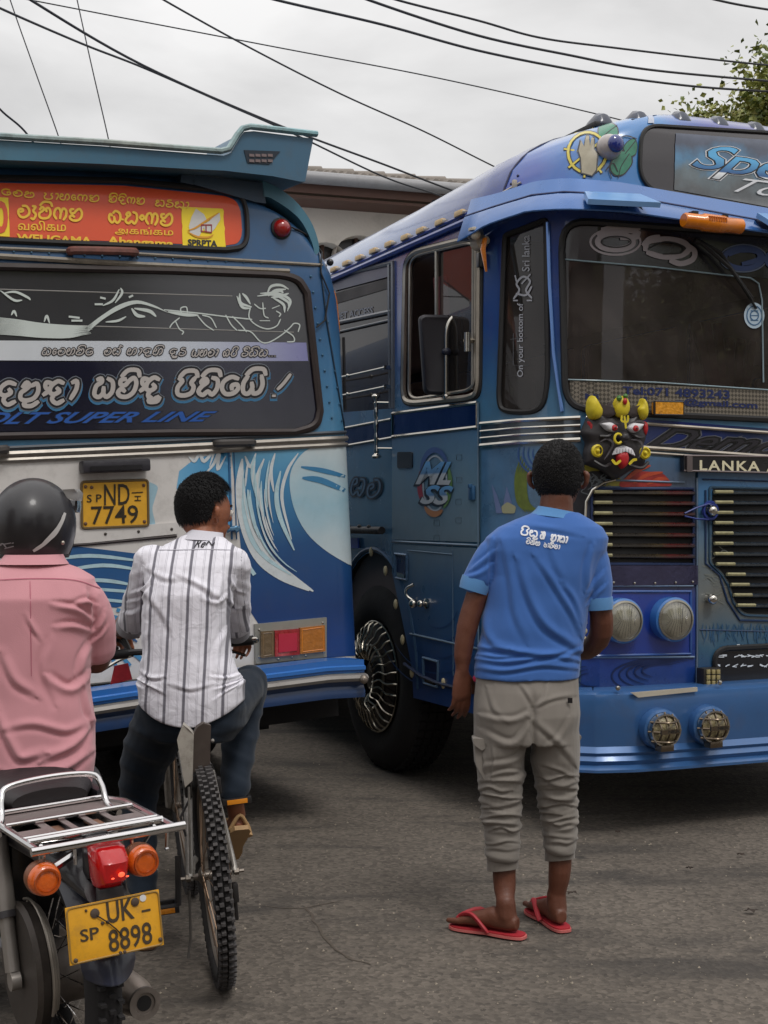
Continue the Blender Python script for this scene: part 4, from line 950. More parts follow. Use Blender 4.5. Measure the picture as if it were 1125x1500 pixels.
# ring emblem with ML SS on the door
rc = (641, 706)
for (a0, a1, c, wd) in ((200, 330, (60, 86, 140), 8), (330, 415, (96, 132, 70), 7), (60, 130, (176, 116, 70), 9), (130, 200, (150, 30, 50), 7)):
    B('door_emblem', strokes(SR, [circ(rc[0], rc[1], 22.5, 47, 22, a0, a1)], wd, .016+.0002*(a0 % 7), n=1, taper=True), mat('ring_paint_%s' % ('blue', 'green', 'orange', 'red')[{200: 0, 330: 1, 60: 2, 130: 3}[a0]], c, .35, coat=.4))
B('door_emblem', strokes(SR, [circ(rc[0], rc[1]+2, 17.5, 40, 26)], 2.4, .0155, n=1), mat('emblem_cream', (168, 176, 184), .35))
for body_, quad in (('ML', [(615, 708), (663, 709), (668, 678), (620, 677)]), ('SS', [(621, 737), (664, 739), (668, 713), (624, 711)])):
    sh2 = [(x-2, y+2) for x, y in quad]
    B('door_lettering', write(SR, body_, sh2, .0172, bold=.06, shear=.35), mat('letter_shadow', (22, 32, 48), .35))
    B('door_lettering', write(SR, body_, quad, .0186, bold=.03, shear=.35), grad('mlss_'+body_, 2, *((1.61, 1.72) if body_ == 'ML' else (1.50, 1.60)), [(0, (176, 180, 184)), (.45, (182, 188, 194)), (.55, (86, 128, 170)), (1, (100, 160, 210))], rough=.35))
# little printed squares under the emblem
sqm = mat('print_square', (96, 110, 122), .4)
for (x, y) in [(676, 670), (676, 703), (675, 735), (643, 766), (675, 762), (643, 788)]:
    B('printed_square', rail(SR, [(x-4, y-4), (x+4, y-4), (x+4, y+4), (x-4, y+4)], .0014, .0128, closed=True, n=4), sqm)
# --- corner panel: chrome bands, painting
B('corner_trim', join(*[rail(SR, [(706, y), (760, y-5), (850, y-9)], r_, .010) for y, r_ in ((621, .010), (632, .006), (642, .006), (653, .011))]), chrome)
B('corner_band', skin(SR, [(706, 623), (760, 618), (850, 614), (850, 643), (706, 652)], (), .006), mat('band_steel', (96, 104, 112), .22, metal=.8, bump=.002, bscale=6))
cpaint = grad('corner_paint', 0, -.1, .5, [(0, (62, 96, 128)), (.35, (66, 104, 140)), (.6, (66, 98, 120)), (.8, (48, 76, 104)), (1, (58, 66, 76))], warp=.25, wscale=5, rough=.3, coat=.5, dirt=.2, var=.25, scale=9)
B('corner_panel', skin(SR, [(707, 660), (760, 655), (856, 648), (862, 1012), (845, 1018), (707, 1047)], (), .008), cpaint)
gr1 = mat('art_green', (92, 106, 40), .35, var=.3, scale=30); gr2 = mat('art_blue', (40, 74, 134), .35); gr3 = mat('art_cream', (150, 150, 120), .35); gr4 = mat('art_lilac', (96, 110, 150), .35)
B('airbrush_art', strokes(SR, [[(765+3*i, 668+i*4), (757+3*i, 700), (760+3*i, 735), (772+4*i, 750)] for i in range(6)], 3.6, .010, taper=True), gr1)
B('airbrush_art', join(*[strokes(SR, [circ(806, 664, 10+7*i, 7+6*i, 18, 20, 200)], 2.4, .0105+.0005*i, n=1, taper=True) for i in range(6)]), gr2)
B('airbrush_art', join(skin(SR, rpoly([(722, 708), (730, 725), (738, 752), (729, 752)], 2), (), .0105), skin(SR, rpoly([(744, 712), (752, 738), (739, 740)], 2), (), .0105)), gr4)
B('airbrush_art', skin(SR, rpoly([(736, 742), (745, 735), (758, 742), (756, 752), (738, 752)], 3), (), .0112), gr3)
# --- front: chrome bands above the grille with the name in dark letters
fz = [[(862, y-12), (944, y), (1125, y+13), (1330, y+24)] for y in (612, 656)]
B('front_band', skin(SR, [(862, 606), (944, 614), (1125, 628), (1330, 640), (1330, 684), (1125, 670), (944, 657), (862, 648)], (), .006), grad('front_band_paint', 0, .3, 1.4, [(0, (60, 70, 86)), (.5, (30, 44, 110)), (1, (52, 64, 86))], rough=.22, metal=.4, coat=.7))
B('front_band_trim', join(*[rail(SR, [(858, y-9), (944, y), (1125, y+13), (1330, y+25)], r_, .012) for y, r_ in ((621, .008), (656, .010), (663, .006))]), alum)
B('front_lettering', write(SR, 'Demon', [(945, 656), (1175, 672), (1200, 640), (960, 626)], .010, bold=.05, shear=.5), mat('letter_black3', (18, 18, 22), .25, coat=.5))
B('front_lettering', write(SR, 'Demon', [(945, 656), (1175, 672), (1200, 640), (960, 626)], .0085, bold=.075, shear=.5), mat('letter_rim', (86, 88, 96), .4))
B('front_lettering', write(SR, 'Demon', [(945, 656), (1175, 672), (1200, 640), (960, 626)], .0115, bold=.0, shear=.5), mat('letter_core', (40, 38, 44), .3))
# front panel with paint: blues, red and yellow flare round the grille
fpa = B('front_panel', slab(SR, [(862, 662), (944, 668), (1016, 674), (1018, 850), (1016, 1008), (850, 1014)], .012, .01), grad('front_left_paint', 2, .62, 1.75, [(0, (24, 56, 112)), (.25, (26, 58, 140)), (.5, (52, 60, 96)), (.75, (60, 66, 84)), (1, (66, 98, 130))], warp=.3, wscale=5, rough=.3, coat=.5, var=.2, scale=8))
art_r = mat('art_red', (150, 44, 40), .4, var=.35, scale=22); art_y = mat('art_yellow', (140, 132, 48), .4, var=.4, scale=22); art_k = mat('art_black', (28, 28, 34), .4, var=.3, scale=20); art_s = mat('art_slate', (60, 92, 124), .35, var=.2, scale=16)
B('airbrush_art', skin(SR, rpoly([(858, 668), (886, 690), (912, 704), (930, 712), (860, 712), (848, 690)], 8), (), .0145), art_y)
B('airbrush_art', skin(SR, rpoly([(905, 706), (930, 690), (968, 692), (985, 712), (905, 714)], 9), (), .0155), art_r)
B('airbrush_art', strokes(SR, [[(908, 708), (930, 690), (950, 682)], [(925, 708), (945, 696), (968, 692)], [(945, 710), (962, 702), (976, 702)]], 6, .0170, taper=True), mat('art_orange', (170, 66, 40), .4, var=.3, scale=20))
B('airbrush_art', join(skin(SR, rpoly([(846, 702), (862, 690), (885, 690), (896, 704), (880, 712), (862, 722), (858, 760), (846, 770), (838, 740)], 8), (), .0165)), art_k)
rk = random.Random(4)
B('airbrush_art', strokes(SR, [[(x+rk.uniform(-4, 4), y), (x+rk.uniform(-7, 7), y+6), (x+rk.uniform(-7, 7), y+10)] for x, y in [(848+rk.random()*45, 692+rk.random()*24) for i in range(26)]], 1.6, .0180), mat('art_grey', (90, 96, 100), .4))
ripple = mat('art_navy', (16, 34, 76), .35)
rd = random.Random(21)
B('airbrush_art', strokes(SR, [[(x, y), (x+rd.uniform(-3, 3), y+l*.5), (x+rd.uniform(-4, 4), y+l)] for x, y, l in [(1024+rd.random()*100, 912+rd.random()*8, 8+rd.random()*22) for i in range(44)]], 1.7, .0172, taper=True), mat('art_drip', (44, 80, 112), .35))
B('airbrush_art', strokes(SR, [[(x, y), (x+rd.uniform(2, 9), y+rd.uniform(-6, 2)), (x+rd.uniform(10, 18), y+rd.uniform(-4, 5))] for x, y in [(1022+rd.random()*30, 775+rd.random()*110) for i in range(26)]], 1.8, .0172, taper=True), mat('art_drip_grey', (112, 116, 112), .35))
B('airbrush_art', join(*[strokes(SR, [circ(645, 880, 30+16*i, 40+22*i, 20, 20+10*i, 120+8*i)], 2.0, .0125+.0004*i, n=1, taper=True) for i in range(5)]), mat('art_door_ripple', (30, 62, 108), .35))
B('airbrush_art', join(*[strokes(SR, [circ(968, 990-i*2, 74-11*i, 26-4*i, 22, 120, 300)], 2.6, .0145+.0006*i, n=1, taper=True) for i in range(5)], *[strokes(SR, [circ(865, 995, 18+9*i, 10+5*i, 16, 60, 260)], 2.2, .0148+.0006*i, n=1, taper=True) for i in range(3)]), ripple)
# trim tubes on the panel
B('panel_trim', join(rail(SR, [(884, 703), (1000, 707)], .005, .016), rail(SR, [(852, 962), (1014, 962)], .006, .016), rail(SR, [(1018, 700), (1018, 1008)], .006, .016), rail(SR, [(890, 858), (1012, 858)], .004, .02)), mat('trim_slate', (110, 128, 150), .3, metal=.5))
B('badge_strip', slab(SR, [(884, 828), (1018, 828), (1018, 856), (884, 858)], .024, .014), mat('strip_mirror', (74, 74, 104), .14, metal=.8, bump=.003, bscale=7))
B('badge_studs', rivets(SR, [(895, 853), (925, 854), (955, 854), (985, 853), (1010, 852)], .006, .026), chrome)
# grille openings with slats
def slatmat(name, stops, x0, x1):
    return grad(name, 0, x0, x1, stops, warp=.12, wscale=9, rough=.3, coat=.4, var=.45, scale=40)
sl1 = slatmat('slat_paint_left', [(0, (34, 30, 26)), (.3, (58, 46, 26)), (.42, (70, 20, 20)), (.6, (60, 26, 22)), (.72, (22, 20, 34)), (1, (26, 30, 50))], .55, 1.0)
sl2 = slatmat('slat_paint_right', [(0, (34, 42, 48)), (.3, (26, 34, 46)), (.5, (72, 34, 26)), (.7, (28, 40, 48)), (1, (42, 48, 30))], 1.1, 1.9)
gry = [(866, 716), (1012, 716), (1012, 826), (866, 826)]
B('grille_back', skin(SR, gry, (), .0165), mat('grille_black', (9, 8, 10), .8))
def slat(x0, x1, y, m, tip=True):
    a, b = SR.px(x0, y, .03), SR.px(x1, y+.6, .03)
    o = B('grille_slat', tube([a, b], .0115, 8, sx=1.2), m)
    if tip: obj('slat_tip', tube([a+Vector((-.002, -.008, .004)), a.lerp(b, 24/(x1-x0))+Vector((0, -.008, .004))], .009, 7), mat('tip_yellow', (146, 140, 104), .5, var=.3, scale=30), o)
for i in range(7): slat(868, 1011, 722+i*15.4, sl1)
B('grille_frame', rail(SR, gry, .007, .02, closed=True), mat('grille_frame_blue', (46, 60, 96), .3, metal=.4))
B('grille_hoop', rail(SR, [(856, 760), (857, 735), (866, 718), (880, 707), (896, 703)], .006, .04), chrome)
# centre post with ball studs, sign bar
B('centre_panel', slab(SR, [(1020, 690), (1330, 700), (1330, 1020), (1100, 1006), (1020, 1006)], .016, .01), grad('centre_paint', 2, .62, 1.75, [(0, (30, 66, 124)), (.2, (52, 88, 112)), (.38, (104, 104, 98)), (.6, (92, 110, 122)), (.8, (60, 108, 150)), (1, (54, 96, 142))], warp=.3, wscale=4, rough=.3, coat=.5, var=.14, scale=8))
gp2 = rpoly([(1040, 716), (1330, 722), (1330, 905), (1086, 898), (1074, 880), (1066, 855), (1056, 838), (1040, 824)], [4, 0, 0, 10, 0, 0, 10, 6], 4)
B('grille_back', skin(SR, gp2, (), .0185), mat('grille_black', (9, 8, 10), .8))
xl = [1040]*7+[1043, 1058, 1064, 1068, 1073]
for i in range(12): slat(xl[i], 1320, 722+i*15.0, sl2)
B('grille_frame', rail(SR, [(x+(x-1180)*.03, y+(y-800)*.03) for x, y in gp2], .006, .019, closed=True), mat('frame_slate', (60, 86, 108), .3, metal=.3))
B('panel_trim', join(rail(SR, [(1026, 702), (1330, 712)], .004, .019), rail(SR, [(1030, 718), (1030, 825), (1050, 842), (1062, 880), (1080, 908), (1330, 915)], .005, .02), rail(SR, [(1022, 922), (1330, 930)], .003, .018)), mat('seam_navy', (30, 52, 86), .3))
for (x, y) in [(1034, 748), (1034, 877)]:
    B('ball_stud', join(ball(SR.px(x, y, .05), .026, 18), lathe([(.02, 0), (.014, .03)], SR.px(x, y, .016), (0, -1, 0), 12)), chrome)
B('stud_strap', join(rail(SR, [(995, 752), (1012, 744), (1030, 738), (1038, 741)], .0045, .045), rail(SR, [(995, 756), (1012, 760), (1030, 761)], .0045, .045), tube([SR.px(1034+10*math.cos(t), 748+12*math.sin(t), .035) for t in [6.283*i/16 for i in range(16)]], .009, 6, True)), mat('strap_blue', (30, 48, 120), .4))
sb = B('sign_bar', slab(SR, [(993, 668), (1330, 672), (1330, 698), (993, 690)], .05, .03), blackp)
obj('sign_frame', join(rail(SR, [(993, 668), (1330, 672)], .005, .05), rail(SR, [(993, 690), (1330, 698)], .005, .05), box(SR.px(1000, 680, .055), (.03, .01, .075))), mat('strip_brushed', (120, 110, 110), .35, metal=.7), sb)
obj('sign_letters', write(SR, 'LANKA ASHOK LEYLAND', [(1016, 689), (1330, 695), (1330, 681), (1016, 675)], .053, bold=.022, spacing=1.18), mat('letter_cream', (216, 208, 176), .5), sb)
# headlights in the recessed blue panel
hb = [(884, 868), (1008, 868), (1008, 955), (872, 960)]
B('headlight_panel', skin(SR, [(866, 868), (1008, 868), (1008, 957), (862, 960)], (), .0195), mat('royal_blue', (26, 54, 136), .25, coat=.8))
B('headlight_panel_rim', rail(SR, [(890, 866), (1008, 866), (1008, 957), (862, 960)], .006, .022, closed=False), mat('rim_blue', (46, 84, 150), .3, coat=.5))
lensm = glassmat('headlamp_glass', (250, 250, 246), .08, .12)
refl = mat('headlamp_reflector', (244, 240, 232), .3, metal=.0, bump=.003, bscale=40)
nF = Vector((-.04, -1, 0))
def headlight(px, py, R_):
    c = SR.px(px, py, .0195); M_ = axis_mat(c, nF)
    o = B('headlight', lathe([(R_*1.13, 0), (R_*1.15, .03), (R_*1.13, .055), (R_*1.03, .06), (R_*1.02, .02), (R_*.98, .015)], c, nF, 32), mat('headlamp_bezel_blue', (54, 110, 176), .25, coat=.6))
    obj('headlight_ring', lathe([(R_*1.03, .055), (R_*1.03, .066), (R_*.93, .07), (R_*.93, .058)], c, nF, 32, closed=True), mat('ring_grey', (150, 146, 134), .3, metal=.7, dirt=.3), o)
    obj('reflector', lathe([(R_*.93, .06), (R_*.8, .035), (R_*.5, .015), (R_*.15, .008), (.001, .008)], c, nF, 32), refl, o)
    obj('bulb_shield', lathe([(R_*.2, .02), (R_*.2, .05), (R_*.12, .055), (.001, .055)], c, nF, 16), mat('bulb_dark', (80, 78, 70), .3, metal=.8), o)
    obj('headlight_lens', lathe([(R_*.93, .066), (R_*.7, .078), (R_*.35, .085), (.001, .087)], c, nF, 32), lensm, o)
    fl_ = []
    for i in range(9):
        x = R_*(-.72+.18*i); hgt = math.sqrt(max(0, (R_*.85)**2-x*x)); fl_.append(tube([M_ @ Vector((x, -hgt, .074-.03*(abs(x)/R_)**2-.012)), M_ @ Vector((x*.6, 0, .083)), M_ @ Vector((x+.1*R_, hgt, .066-.02*(abs(x)/R_)))], .0022, 4))
    obj('lens_ribs', join(*fl_), lensm, o)
headlight(976, 906, .092); headlight(902, 908, .092)
B('bulb_stack', join(*[ball(SR.px(853, 910+i*13, .05), .02, 10) for i in range(3)]), mat('stud_cream', (190, 176, 140), .35))
# small amber reflector lamps, LED cube, dark oval panel with LED text
B('reflector_lamp', join(slab(SR, [(952, 590), (992, 591), (992, 608), (952, 607)], .05, .035)), mat('reflector_amber', (206, 140, 30), .3, coat=.5, bump=.004, bscale=70, var=.4, scale=50))
B('reflector_frame', rail(SR, [(951, 589), (993, 590), (993, 609), (951, 608)], .006, .045, closed=True), blackp)
B('cube_lamp', join(box(SR.px(1027, 989, .06), (.1, .06, .085), bev=.008)), mat('cube_black', (40, 36, 32), .4))
B('cube_lens', join(*[box(SR.px(1020+i*7, 981+j*8, .095), (.019, .012, .022), bev=.003) for i in range(3) for j in range(3)]), mat('cube_lens', (150, 136, 90), .2, coat=.6))
ov = rpoly([(1040, 950), (1330, 935), (1330, 1000), (1046, 1002)], [22, 0, 0, 16])
B('led_board', skin(SR, ov, (), .024), mat('board_black', (20, 22, 28), .25, coat=.5)); B('led_board_rim', rail(SR, ov, .014, .026, closed=True), rubber)
dots = [[(x, y), (x+rk.choice([3, 5, 7]), y+rk.uniform(-.6, .6))] for (y, xs) in ((947, (1075, 1079)), (951, (1078,)), (962, (1048, 1054, 1071, 1077, 1081, 1090, 1096, 1102, 1108, 1117, 1122)), (976, (1046, 1058, 1068, 1080, 1090, 1108, 1114, 1120))) for x in xs for _ in (0, 1)]
B('led_text', strokes(SR, [[(a, b-rk.random()*4), (c, d-rk.random()*4)] for (a, b), (c, d) in dots], 1.8, .027, n=1), mat('led_white', (214, 220, 226), .4))
# --- bumper
planB = [(-.03, 1.0), (-.035, .2), (-.03, 0), (-.01, -.2), (.05, -.42), (.14, -.56), (.26, -.65), (.42, -.695), (.6, -.71), (1.3, -.73), (2.0, -.71), (2.34, -.65), (2.55, -.42), (2.63, 0), (2.63, 1.0)]
SB = Shell(MR, planB, 1.3, 1.33)
paint_bump = mat('bumper_blue', (56, 98, 150), .32, metal=.2, coat=.6, dirt=.35, bump=.005, bscale=2.5, var=.1, scale=3)
sb0 = 1.0+.62; sb1 = SB.cum[-1]-.9
z_t = SB.hit([(950, 1016)])[0][1]; z_b = SB.hit([(950, 1128)])[0][1]
B('bumper', band(SB, sb0, sb1, [(z_t+.012, -.25), (z_t+.012, -.02), (z_t, 0), (z_t-.03, .008), (z_t-.12, .0), (z_b+.11, -.01), (z_b+.085, .012), (z_b+.07, .002), (z_b+.05, .018), (z_b+.03, .006), (z_b+.012, .03), (z_b, .03), (z_b, -.06)]), paint_bump)
B('bumper_strip', slab(SB, [(922, 1014), (1018, 1006), (1018, 1012), (932, 1021)], .02, .012), mat('strip_cream', (196, 188, 172), .45, metal=.4, dirt=.2))
B('bumper_bolt', join(rivets(SB, [(1054, 1000), (905, 1008)], .012, .0)), chrome)
def foglamp(px, py, R_):
    c = SB.px(px, py, .0); n_ = Vector((-.10, -1, 0)).normalized(); M_ = axis_mat(c, n_)
    o = B('fog_lamp', lathe([(R_*1.15, -.03), (R_*1.2, .015), (R_*1.15, .05), (R_*1.0, .055), (.001, .01)], c, n_, 28), paint_bump)
    obj('lamp_bowl', lathe([(R_*.98, .055), (R_*.95, .09), (R_*.86, .09), (R_*.8, .06), (R_*.4, .03), (.001, .02)], c, n_, 28), chrome, o)
    obj('lamp_lens', lathe([(R_*.88, .075), (R_*.6, .09), (.001, .098)], c, n_, 28), mat('fog_lens', (150, 138, 104), .25, coat=.7, bump=.01, bscale=50, dirt=.4), o)
    bars = []
    for x in (-.5, 0, .5): h_ = math.sqrt(1-x*x)*R_*1.02; bars.append(tube(cr_path([M_ @ Vector((x*R_, -h_, .07)), M_ @ Vector((x*R_, 0, .118)), M_ @ Vector((x*R_, h_, .07))], 5), .0048, 6))
    for y in (-.62, -.05, .5): h_ = math.sqrt(1-y*y)*R_*1.06; bars.append(tube(cr_path([M_ @ Vector((-h_, y*R_, .07)), M_ @ Vector((0, y*R_, .122)), M_ @ Vector((h_, y*R_, .07))], 5), .0052, 6))
    obj('lamp_guard', join(*bars, box(M_ @ Vector((0, 0, .124)), (R_*1.3, .008, .02)), box(M_ @ Vector((0, -R_*1.02, .07)), (R_*.9, .05, .03), bev=.004)), mat('guard_steel', (110, 98, 84), .3, metal=.9, dirt=.3), o)
    Fl2 = Flat(Matrix.Translation(MR @ (M_ @ Vector((0, 0, .1295)))) @ MR.to_3x3().to_4x4() @ Matrix.Rotation(R(-5.7), 4, 'Z'))
    V, Fq = text_geo('LANKA', .02); A = np.array(V); A = (A-A.mean(0))/(A.max(0)-A.min(0))
    g = [Fl2.M @ Vector((p[0]*R_*1.15, 0, p[1]*.014)) for p in A], Fq
    obj('guard_lettering', g, mat('guard_black', (30, 28, 26), .5), o, world=True)
foglamp(962, 1066, .078); foglamp(1033, 1061, .078)
# corner lip of the bumper showing beside the man's leg
# --- underside, wheel
und = mat('underbody', (22, 20, 20), .9)
B('chassis', join(box((1.3, 4.2, .62), (2.3, 8.8, .25)), box((1.3, -.3, .6), (2.2, .3, .2)), box((1.3, wy, .53), (2.1, .12, .12)), box((.85, 4.2, .45), (.1, 8.4, .2)), box((1.75, 4.2, .45), (.1, 8.4, .2)), box((1.3, 5.0, .3), (.5, .4, .35))), und, smooth=False)
B('arch_liner', join(*[([(x0_, wy+.61*math.cos(t), wz+.72*math.sin(t)) for x0_ in (.002, .75) for t in [math.pi*i/14 for i in range(15)]], [(i, i+1, i+16, i+15) for i in range(14)])], ([(.75, wy-.7, .4), (.75, wy+.7, .4), (.75, wy+.7, 1.3), (.75, wy-.7, 1.3)], [(0, 1, 2, 3)])), mat('arch_black', (16, 15, 16), .9))
# arch trim with cream studs
B('arch_trim', tube([SR.v(s, z, .006) for s, z in [(sC-wy+.62*math.cos(t), wz+.73*math.sin(t)) for t in [math.pi*i/24 for i in range(25)]]], .012, 6), mat('arch_trim', (70, 96, 124), .35, metal=.4))
for (px, py) in [(547, 808), (568, 836), (583, 885), (593, 937), (607, 985), (653, 1001)]:
    B('arch_stud', ball(SR.px(px, py, .014), .022, 10, (.5, .8, 1.3)), mat('stud_cream', (190, 176, 140), .35))
B('sill_pipe', rail(SR, [(597, 972), (622, 990), (646, 1000), (700, 1014)], .009, .02), mat('pipe_dark', (30, 40, 70), .4))
tyre_m = mat('tyre_rubber', (26, 24, 25), .85, bump=.002, bscale=50, var=.15, scale=6)
def wheel_big(x0, y0, side=-1, parent=bus, Mroot=None):
    c = Vector((x0, y0, wz)); ax = Vector((side, 0, 0))
    Rt = wz
    pr = [(.30, -.02), (.33, .015), (.42, .03), (.48, .015), (Rt-.012, -.01), (Rt, -.03), (Rt, -.11), (Rt, -.2), (Rt-.015, -.24), (.45, -.27), (.3, -.24)]
    o = obj('front_wheel', lathe(pr, c, ax, 48), tyre_m, parent)
    # tread blocks
    bl = []
    for i in range(60):
        t = 6.2832*i/60; p = c+Vector((0, math.cos(t)*(Rt+.004), math.sin(t)*(Rt+.004)))
        rot = Matrix.Rotation(t, 3, 'X')
        for k in range(4):
            bl.append(box(p+Vector((-side*(.045+.05*k), 0, 0)), (.036, .02, .036), rot @ Matrix.Rotation(.0, 3, 'X')))
    obj('tread', join(*bl), tyre_m, o, smooth=False)
    obj('rim', lathe([(.30, -.03), (.305, .02), (.29, .025), (.275, -.02), (.22, -.05), (.14, -.04), (.12, .02), (.09, .04), (.001, .045)], c, ax, 36), mat('rim_dark', (36, 33, 34), .4, metal=.4), o)
    fins = []
    for i in range(30):
        t = 6.2832*i/30
        pts = []
        for (rad, h_, tw) in ((.10, .075, 0), (.15, .10, .10), (.20, .085, -.02), (.25, .065, .06), (.29, .05, .04), (.312, .02, .04)):
            a = t+tw; pts.append(c+Vector((side*h_, rad*math.cos(a), rad*math.sin(a))))
        fins.append((t, tube(cr_path(pts, 4), .0052, 6)))
    fm = mat('fin_chrome', (176, 170, 156), .28, metal=1)
    for t, g in fins: obj('wheel_fin', g, fm, o)
    obj('fin_ring', join(tube([c+Vector((side*.022, .315*math.cos(t), .315*math.sin(t))) for t in [6.2832*i/40 for i in range(40)]], .005, 6, True), tube([c+Vector((side*.05, .18*math.cos(t), .18*math.sin(t))) for t in [6.2832*i/40 for i in range(40)]], .008, 6, True)), fm, o)
    fl_ = []
    for i in range(30):
        t = 6.2832*(i+.5)/30; a1 = t-.09; a2 = t+.09
        fl_.append(([c+Vector((side*.035, .19*math.cos(a1), .19*math.sin(a1))), c+Vector((side*.035, .19*math.cos(a2), .19*math.sin(a2))), c+Vector((side*.02, .30*math.cos(a2), .30*math.sin(a2))), c+Vector((side*.02, .30*math.cos(a1), .30*math.sin(a1)))], [(0, 1, 2, 3)]))
    obj('rim_flaps', join(*fl_), mat('flap_brown', (62, 56, 54), .4, metal=.5), o)
    return o
w1 = wheel_big(.03, wy, -1); w2 = wheel_big(2.57, wy, 1)
for (x, y, s_) in ((.04, wy+5.0, -1), (2.56, wy+5.0, 1)):
    obj('rear_wheel', lathe([(.001, -.02), (.2, -.02), (.30, .0), (.42, .01), (.5, -.02), (wz, -.04), (wz, -.24), (.4, -.28), (.001, -.28)], (x, y, wz), (s_, 0, 0), 32), tyre_m, bus)
# licence: the demon mask hangs on the front
MM = MR @ Matrix.Translation(SR.px(902, 640, .05)) @ Matrix.Rotation(R(-4), 4, 'Z')
mask = thing('demon_mask', 'black carved demon mask with yellow horns and red tongue hanging on the bus front', 'mask', MM)
FM = Flat(MM)
mblk = mat('mask_black', (40, 36, 38), .5, var=.15, scale=20); myel = mat('mask_yellow', (206, 186, 40), .5, var=.12, scale=30); mred = mat('mask_red', (170, 24, 30), .45); mwh = mat('mask_white', (206, 204, 208), .5)
def K(name, g, m): return obj(name, g, m, mask)
def bulge(poly, base, dome, m, name, step=4, scale0=None):
    """domed relief from an outline in photo pixels"""
    a = FM.hit(dens(poly, step)); c = a.mean(0); n = len(a); V = [FM.v(p[0], p[1], base-.02) for p in a]; Fq = []
    lv = [(1, base), (.93, base+dome*.45), (.78, base+dome*.75), (.5, base+dome*.95), (.22, base+dome)]
    for sc2, o in lv: V += [FM.v(*(c+(p-c)*sc2), o) for p in a]
    for j in range(len(lv)): Fq += [(j*n+i, j*n+(i+1) % n, (j+1)*n+(i+1) % n, (j+1)*n+i) for i in range(n)]
    V.append(FM.v(c[0], c[1], base+dome)); k = len(V)-1
    Fq += [(len(lv)*n+i, len(lv)*n+(i+1) % n, k) for i in range(n)]
    return K(name, fixn((V, Fq)), m)
face = rpoly([(868, 598), (880, 606), (902, 604), (925, 606), (938, 598), (940, 622), (946, 640), (941, 655), (946, 668), (944, 682), (922, 690), (902, 703), (880, 688), (857, 680), (856, 664), (860, 650), (852, 634), (860, 615)], 4)
bulge(face, .0, .05, mblk, 'face')
bulge(rpoly([(864, 588), (869, 612), (884, 616), (896, 606), (910, 606), (922, 616), (938, 612), (942, 590), (932, 600), (920, 602), (912, 588), (894, 588), (884, 602), (872, 600)], 4), .01, .04, mat('mask_brown', (64, 56, 56), .5), 'crown')
bulge(rpoly([(863, 578), (870, 590), (877, 603), (874, 614), (862, 616), (856, 604), (857, 588)], 5), .03, .04, myel, 'horn')
bulge(rpoly([(936, 582), (941, 592), (942, 608), (938, 618), (930, 612), (925, 600), (932, 594)], 5), .03, .04, myel, 'horn')
bulge(circ(903, 597, 11, 16, 16)[:-1], .05, .025, myel, 'crown_jewel')
K('jewel_flame', ball(FM.px(903, 590, .08), .016, 10, (.7, .5, 1)), mred); K('crown_leaves', join(ball(FM.px(896, 585, .07), .014, 8), ball(FM.px(905, 582, .07), .012, 8)), mat('mask_green', (70, 120, 50), .5))
K('nose_band', strokes(FM, [[(903, 612), (904, 620), (905, 628)], [(899, 611), (899, 618), (907, 619), (908, 611)]], 3, .075), myel)
for (x, y, s_) in ((888, 627, 1), (919, 628, -1)):
    bulge(rpoly([(x-17*s_, y-6), (x-2, y-8), (x+10*s_, y), (x+2*s_, y+8), (x-8*s_, y+5)], 4), .05, .022, mwh, 'eye')
    K('iris', ball(FM.px(x+1, y+1, .070), .015, 12, (1, .7, 1)), mred)
    K('pupil', ball(FM.px(x+1, y+1, .0815), .0045, 8), blackp)
for (x, s_) in ((863, 1), (942, -1)): bulge(rpoly([(x-4, 616), (x+4, 618), (x+5, 630), (x+1, 642), (x-4, 636)], 3), .0, .03, mred, 'ear')
for (x, y) in ((869, 661), (938, 664)):
    K('earring', join(lathe([(.028, 0), (.03, .012), (.022, .018), (.02, .012), (.001, .012)], FM.px(x, y, .03), (0, -1, 0), 20), ball(FM.px(x, y, .045), .01, 10)), myel)
bulge(rpoly([(899, 634), (908, 634), (911, 645), (906, 650), (897, 648), (894, 643)], 3), .055, .04, mblk, 'nose')
K('nose_ring', tube([FM.px(891.5+5.5*math.cos(t), 644+7*math.sin(t), .09) for t in [R(40+i*28) for i in range(11)]], .006, 7), myel)
bulge(rpoly([(888, 668), (894, 656), (906, 653), (918, 658), (923, 670), (917, 667), (903, 660), (893, 666)], 3), .05, .02, mwh, 'upper_teeth')
K('teeth_gaps', strokes(FM, [[(892+4.3*i, 658-abs(3-i)*-.6), (892+4.3*i, 665)] for i in range(7)], .8, .074, n=1), mblk)
bulge(rpoly([(894, 668), (898, 662), (910, 662), (912, 672), (910, 682), (903, 688), (896, 680)], 2), .055, .02, mred, 'tongue')
K('mouth_frame', strokes(FM, [[(886, 675), (891, 680), (897, 676)], [(911, 680), (916, 675), (920, 674)]], 4, .072), myel)
K('brow_folds', strokes(FM, [[(868, 622), (878, 618), (898, 622)], [(908, 622), (928, 618), (936, 622)], [(870, 648), (880, 644), (889, 650), (884, 662), (876, 674)], [(915, 645), (926, 646), (932, 655), (926, 672)]], 3.2, .058, taper=True), mat('mask_grey', (78, 74, 78), .5))
K('cheek_ridge', join(*[tube(cr_path([FM.px(a[0], a[1], .045), FM.px(b[0], b[1], .06), FM.px(c[0], c[1], .04)], 4), .008, 6) for a, b, c in (((863, 676), (875, 684), (888, 680)), ((942, 678), (930, 686), (916, 682)), ((872, 640), (882, 640), (890, 634)), ((916, 636), (926, 642), (936, 640)))]), mblk)
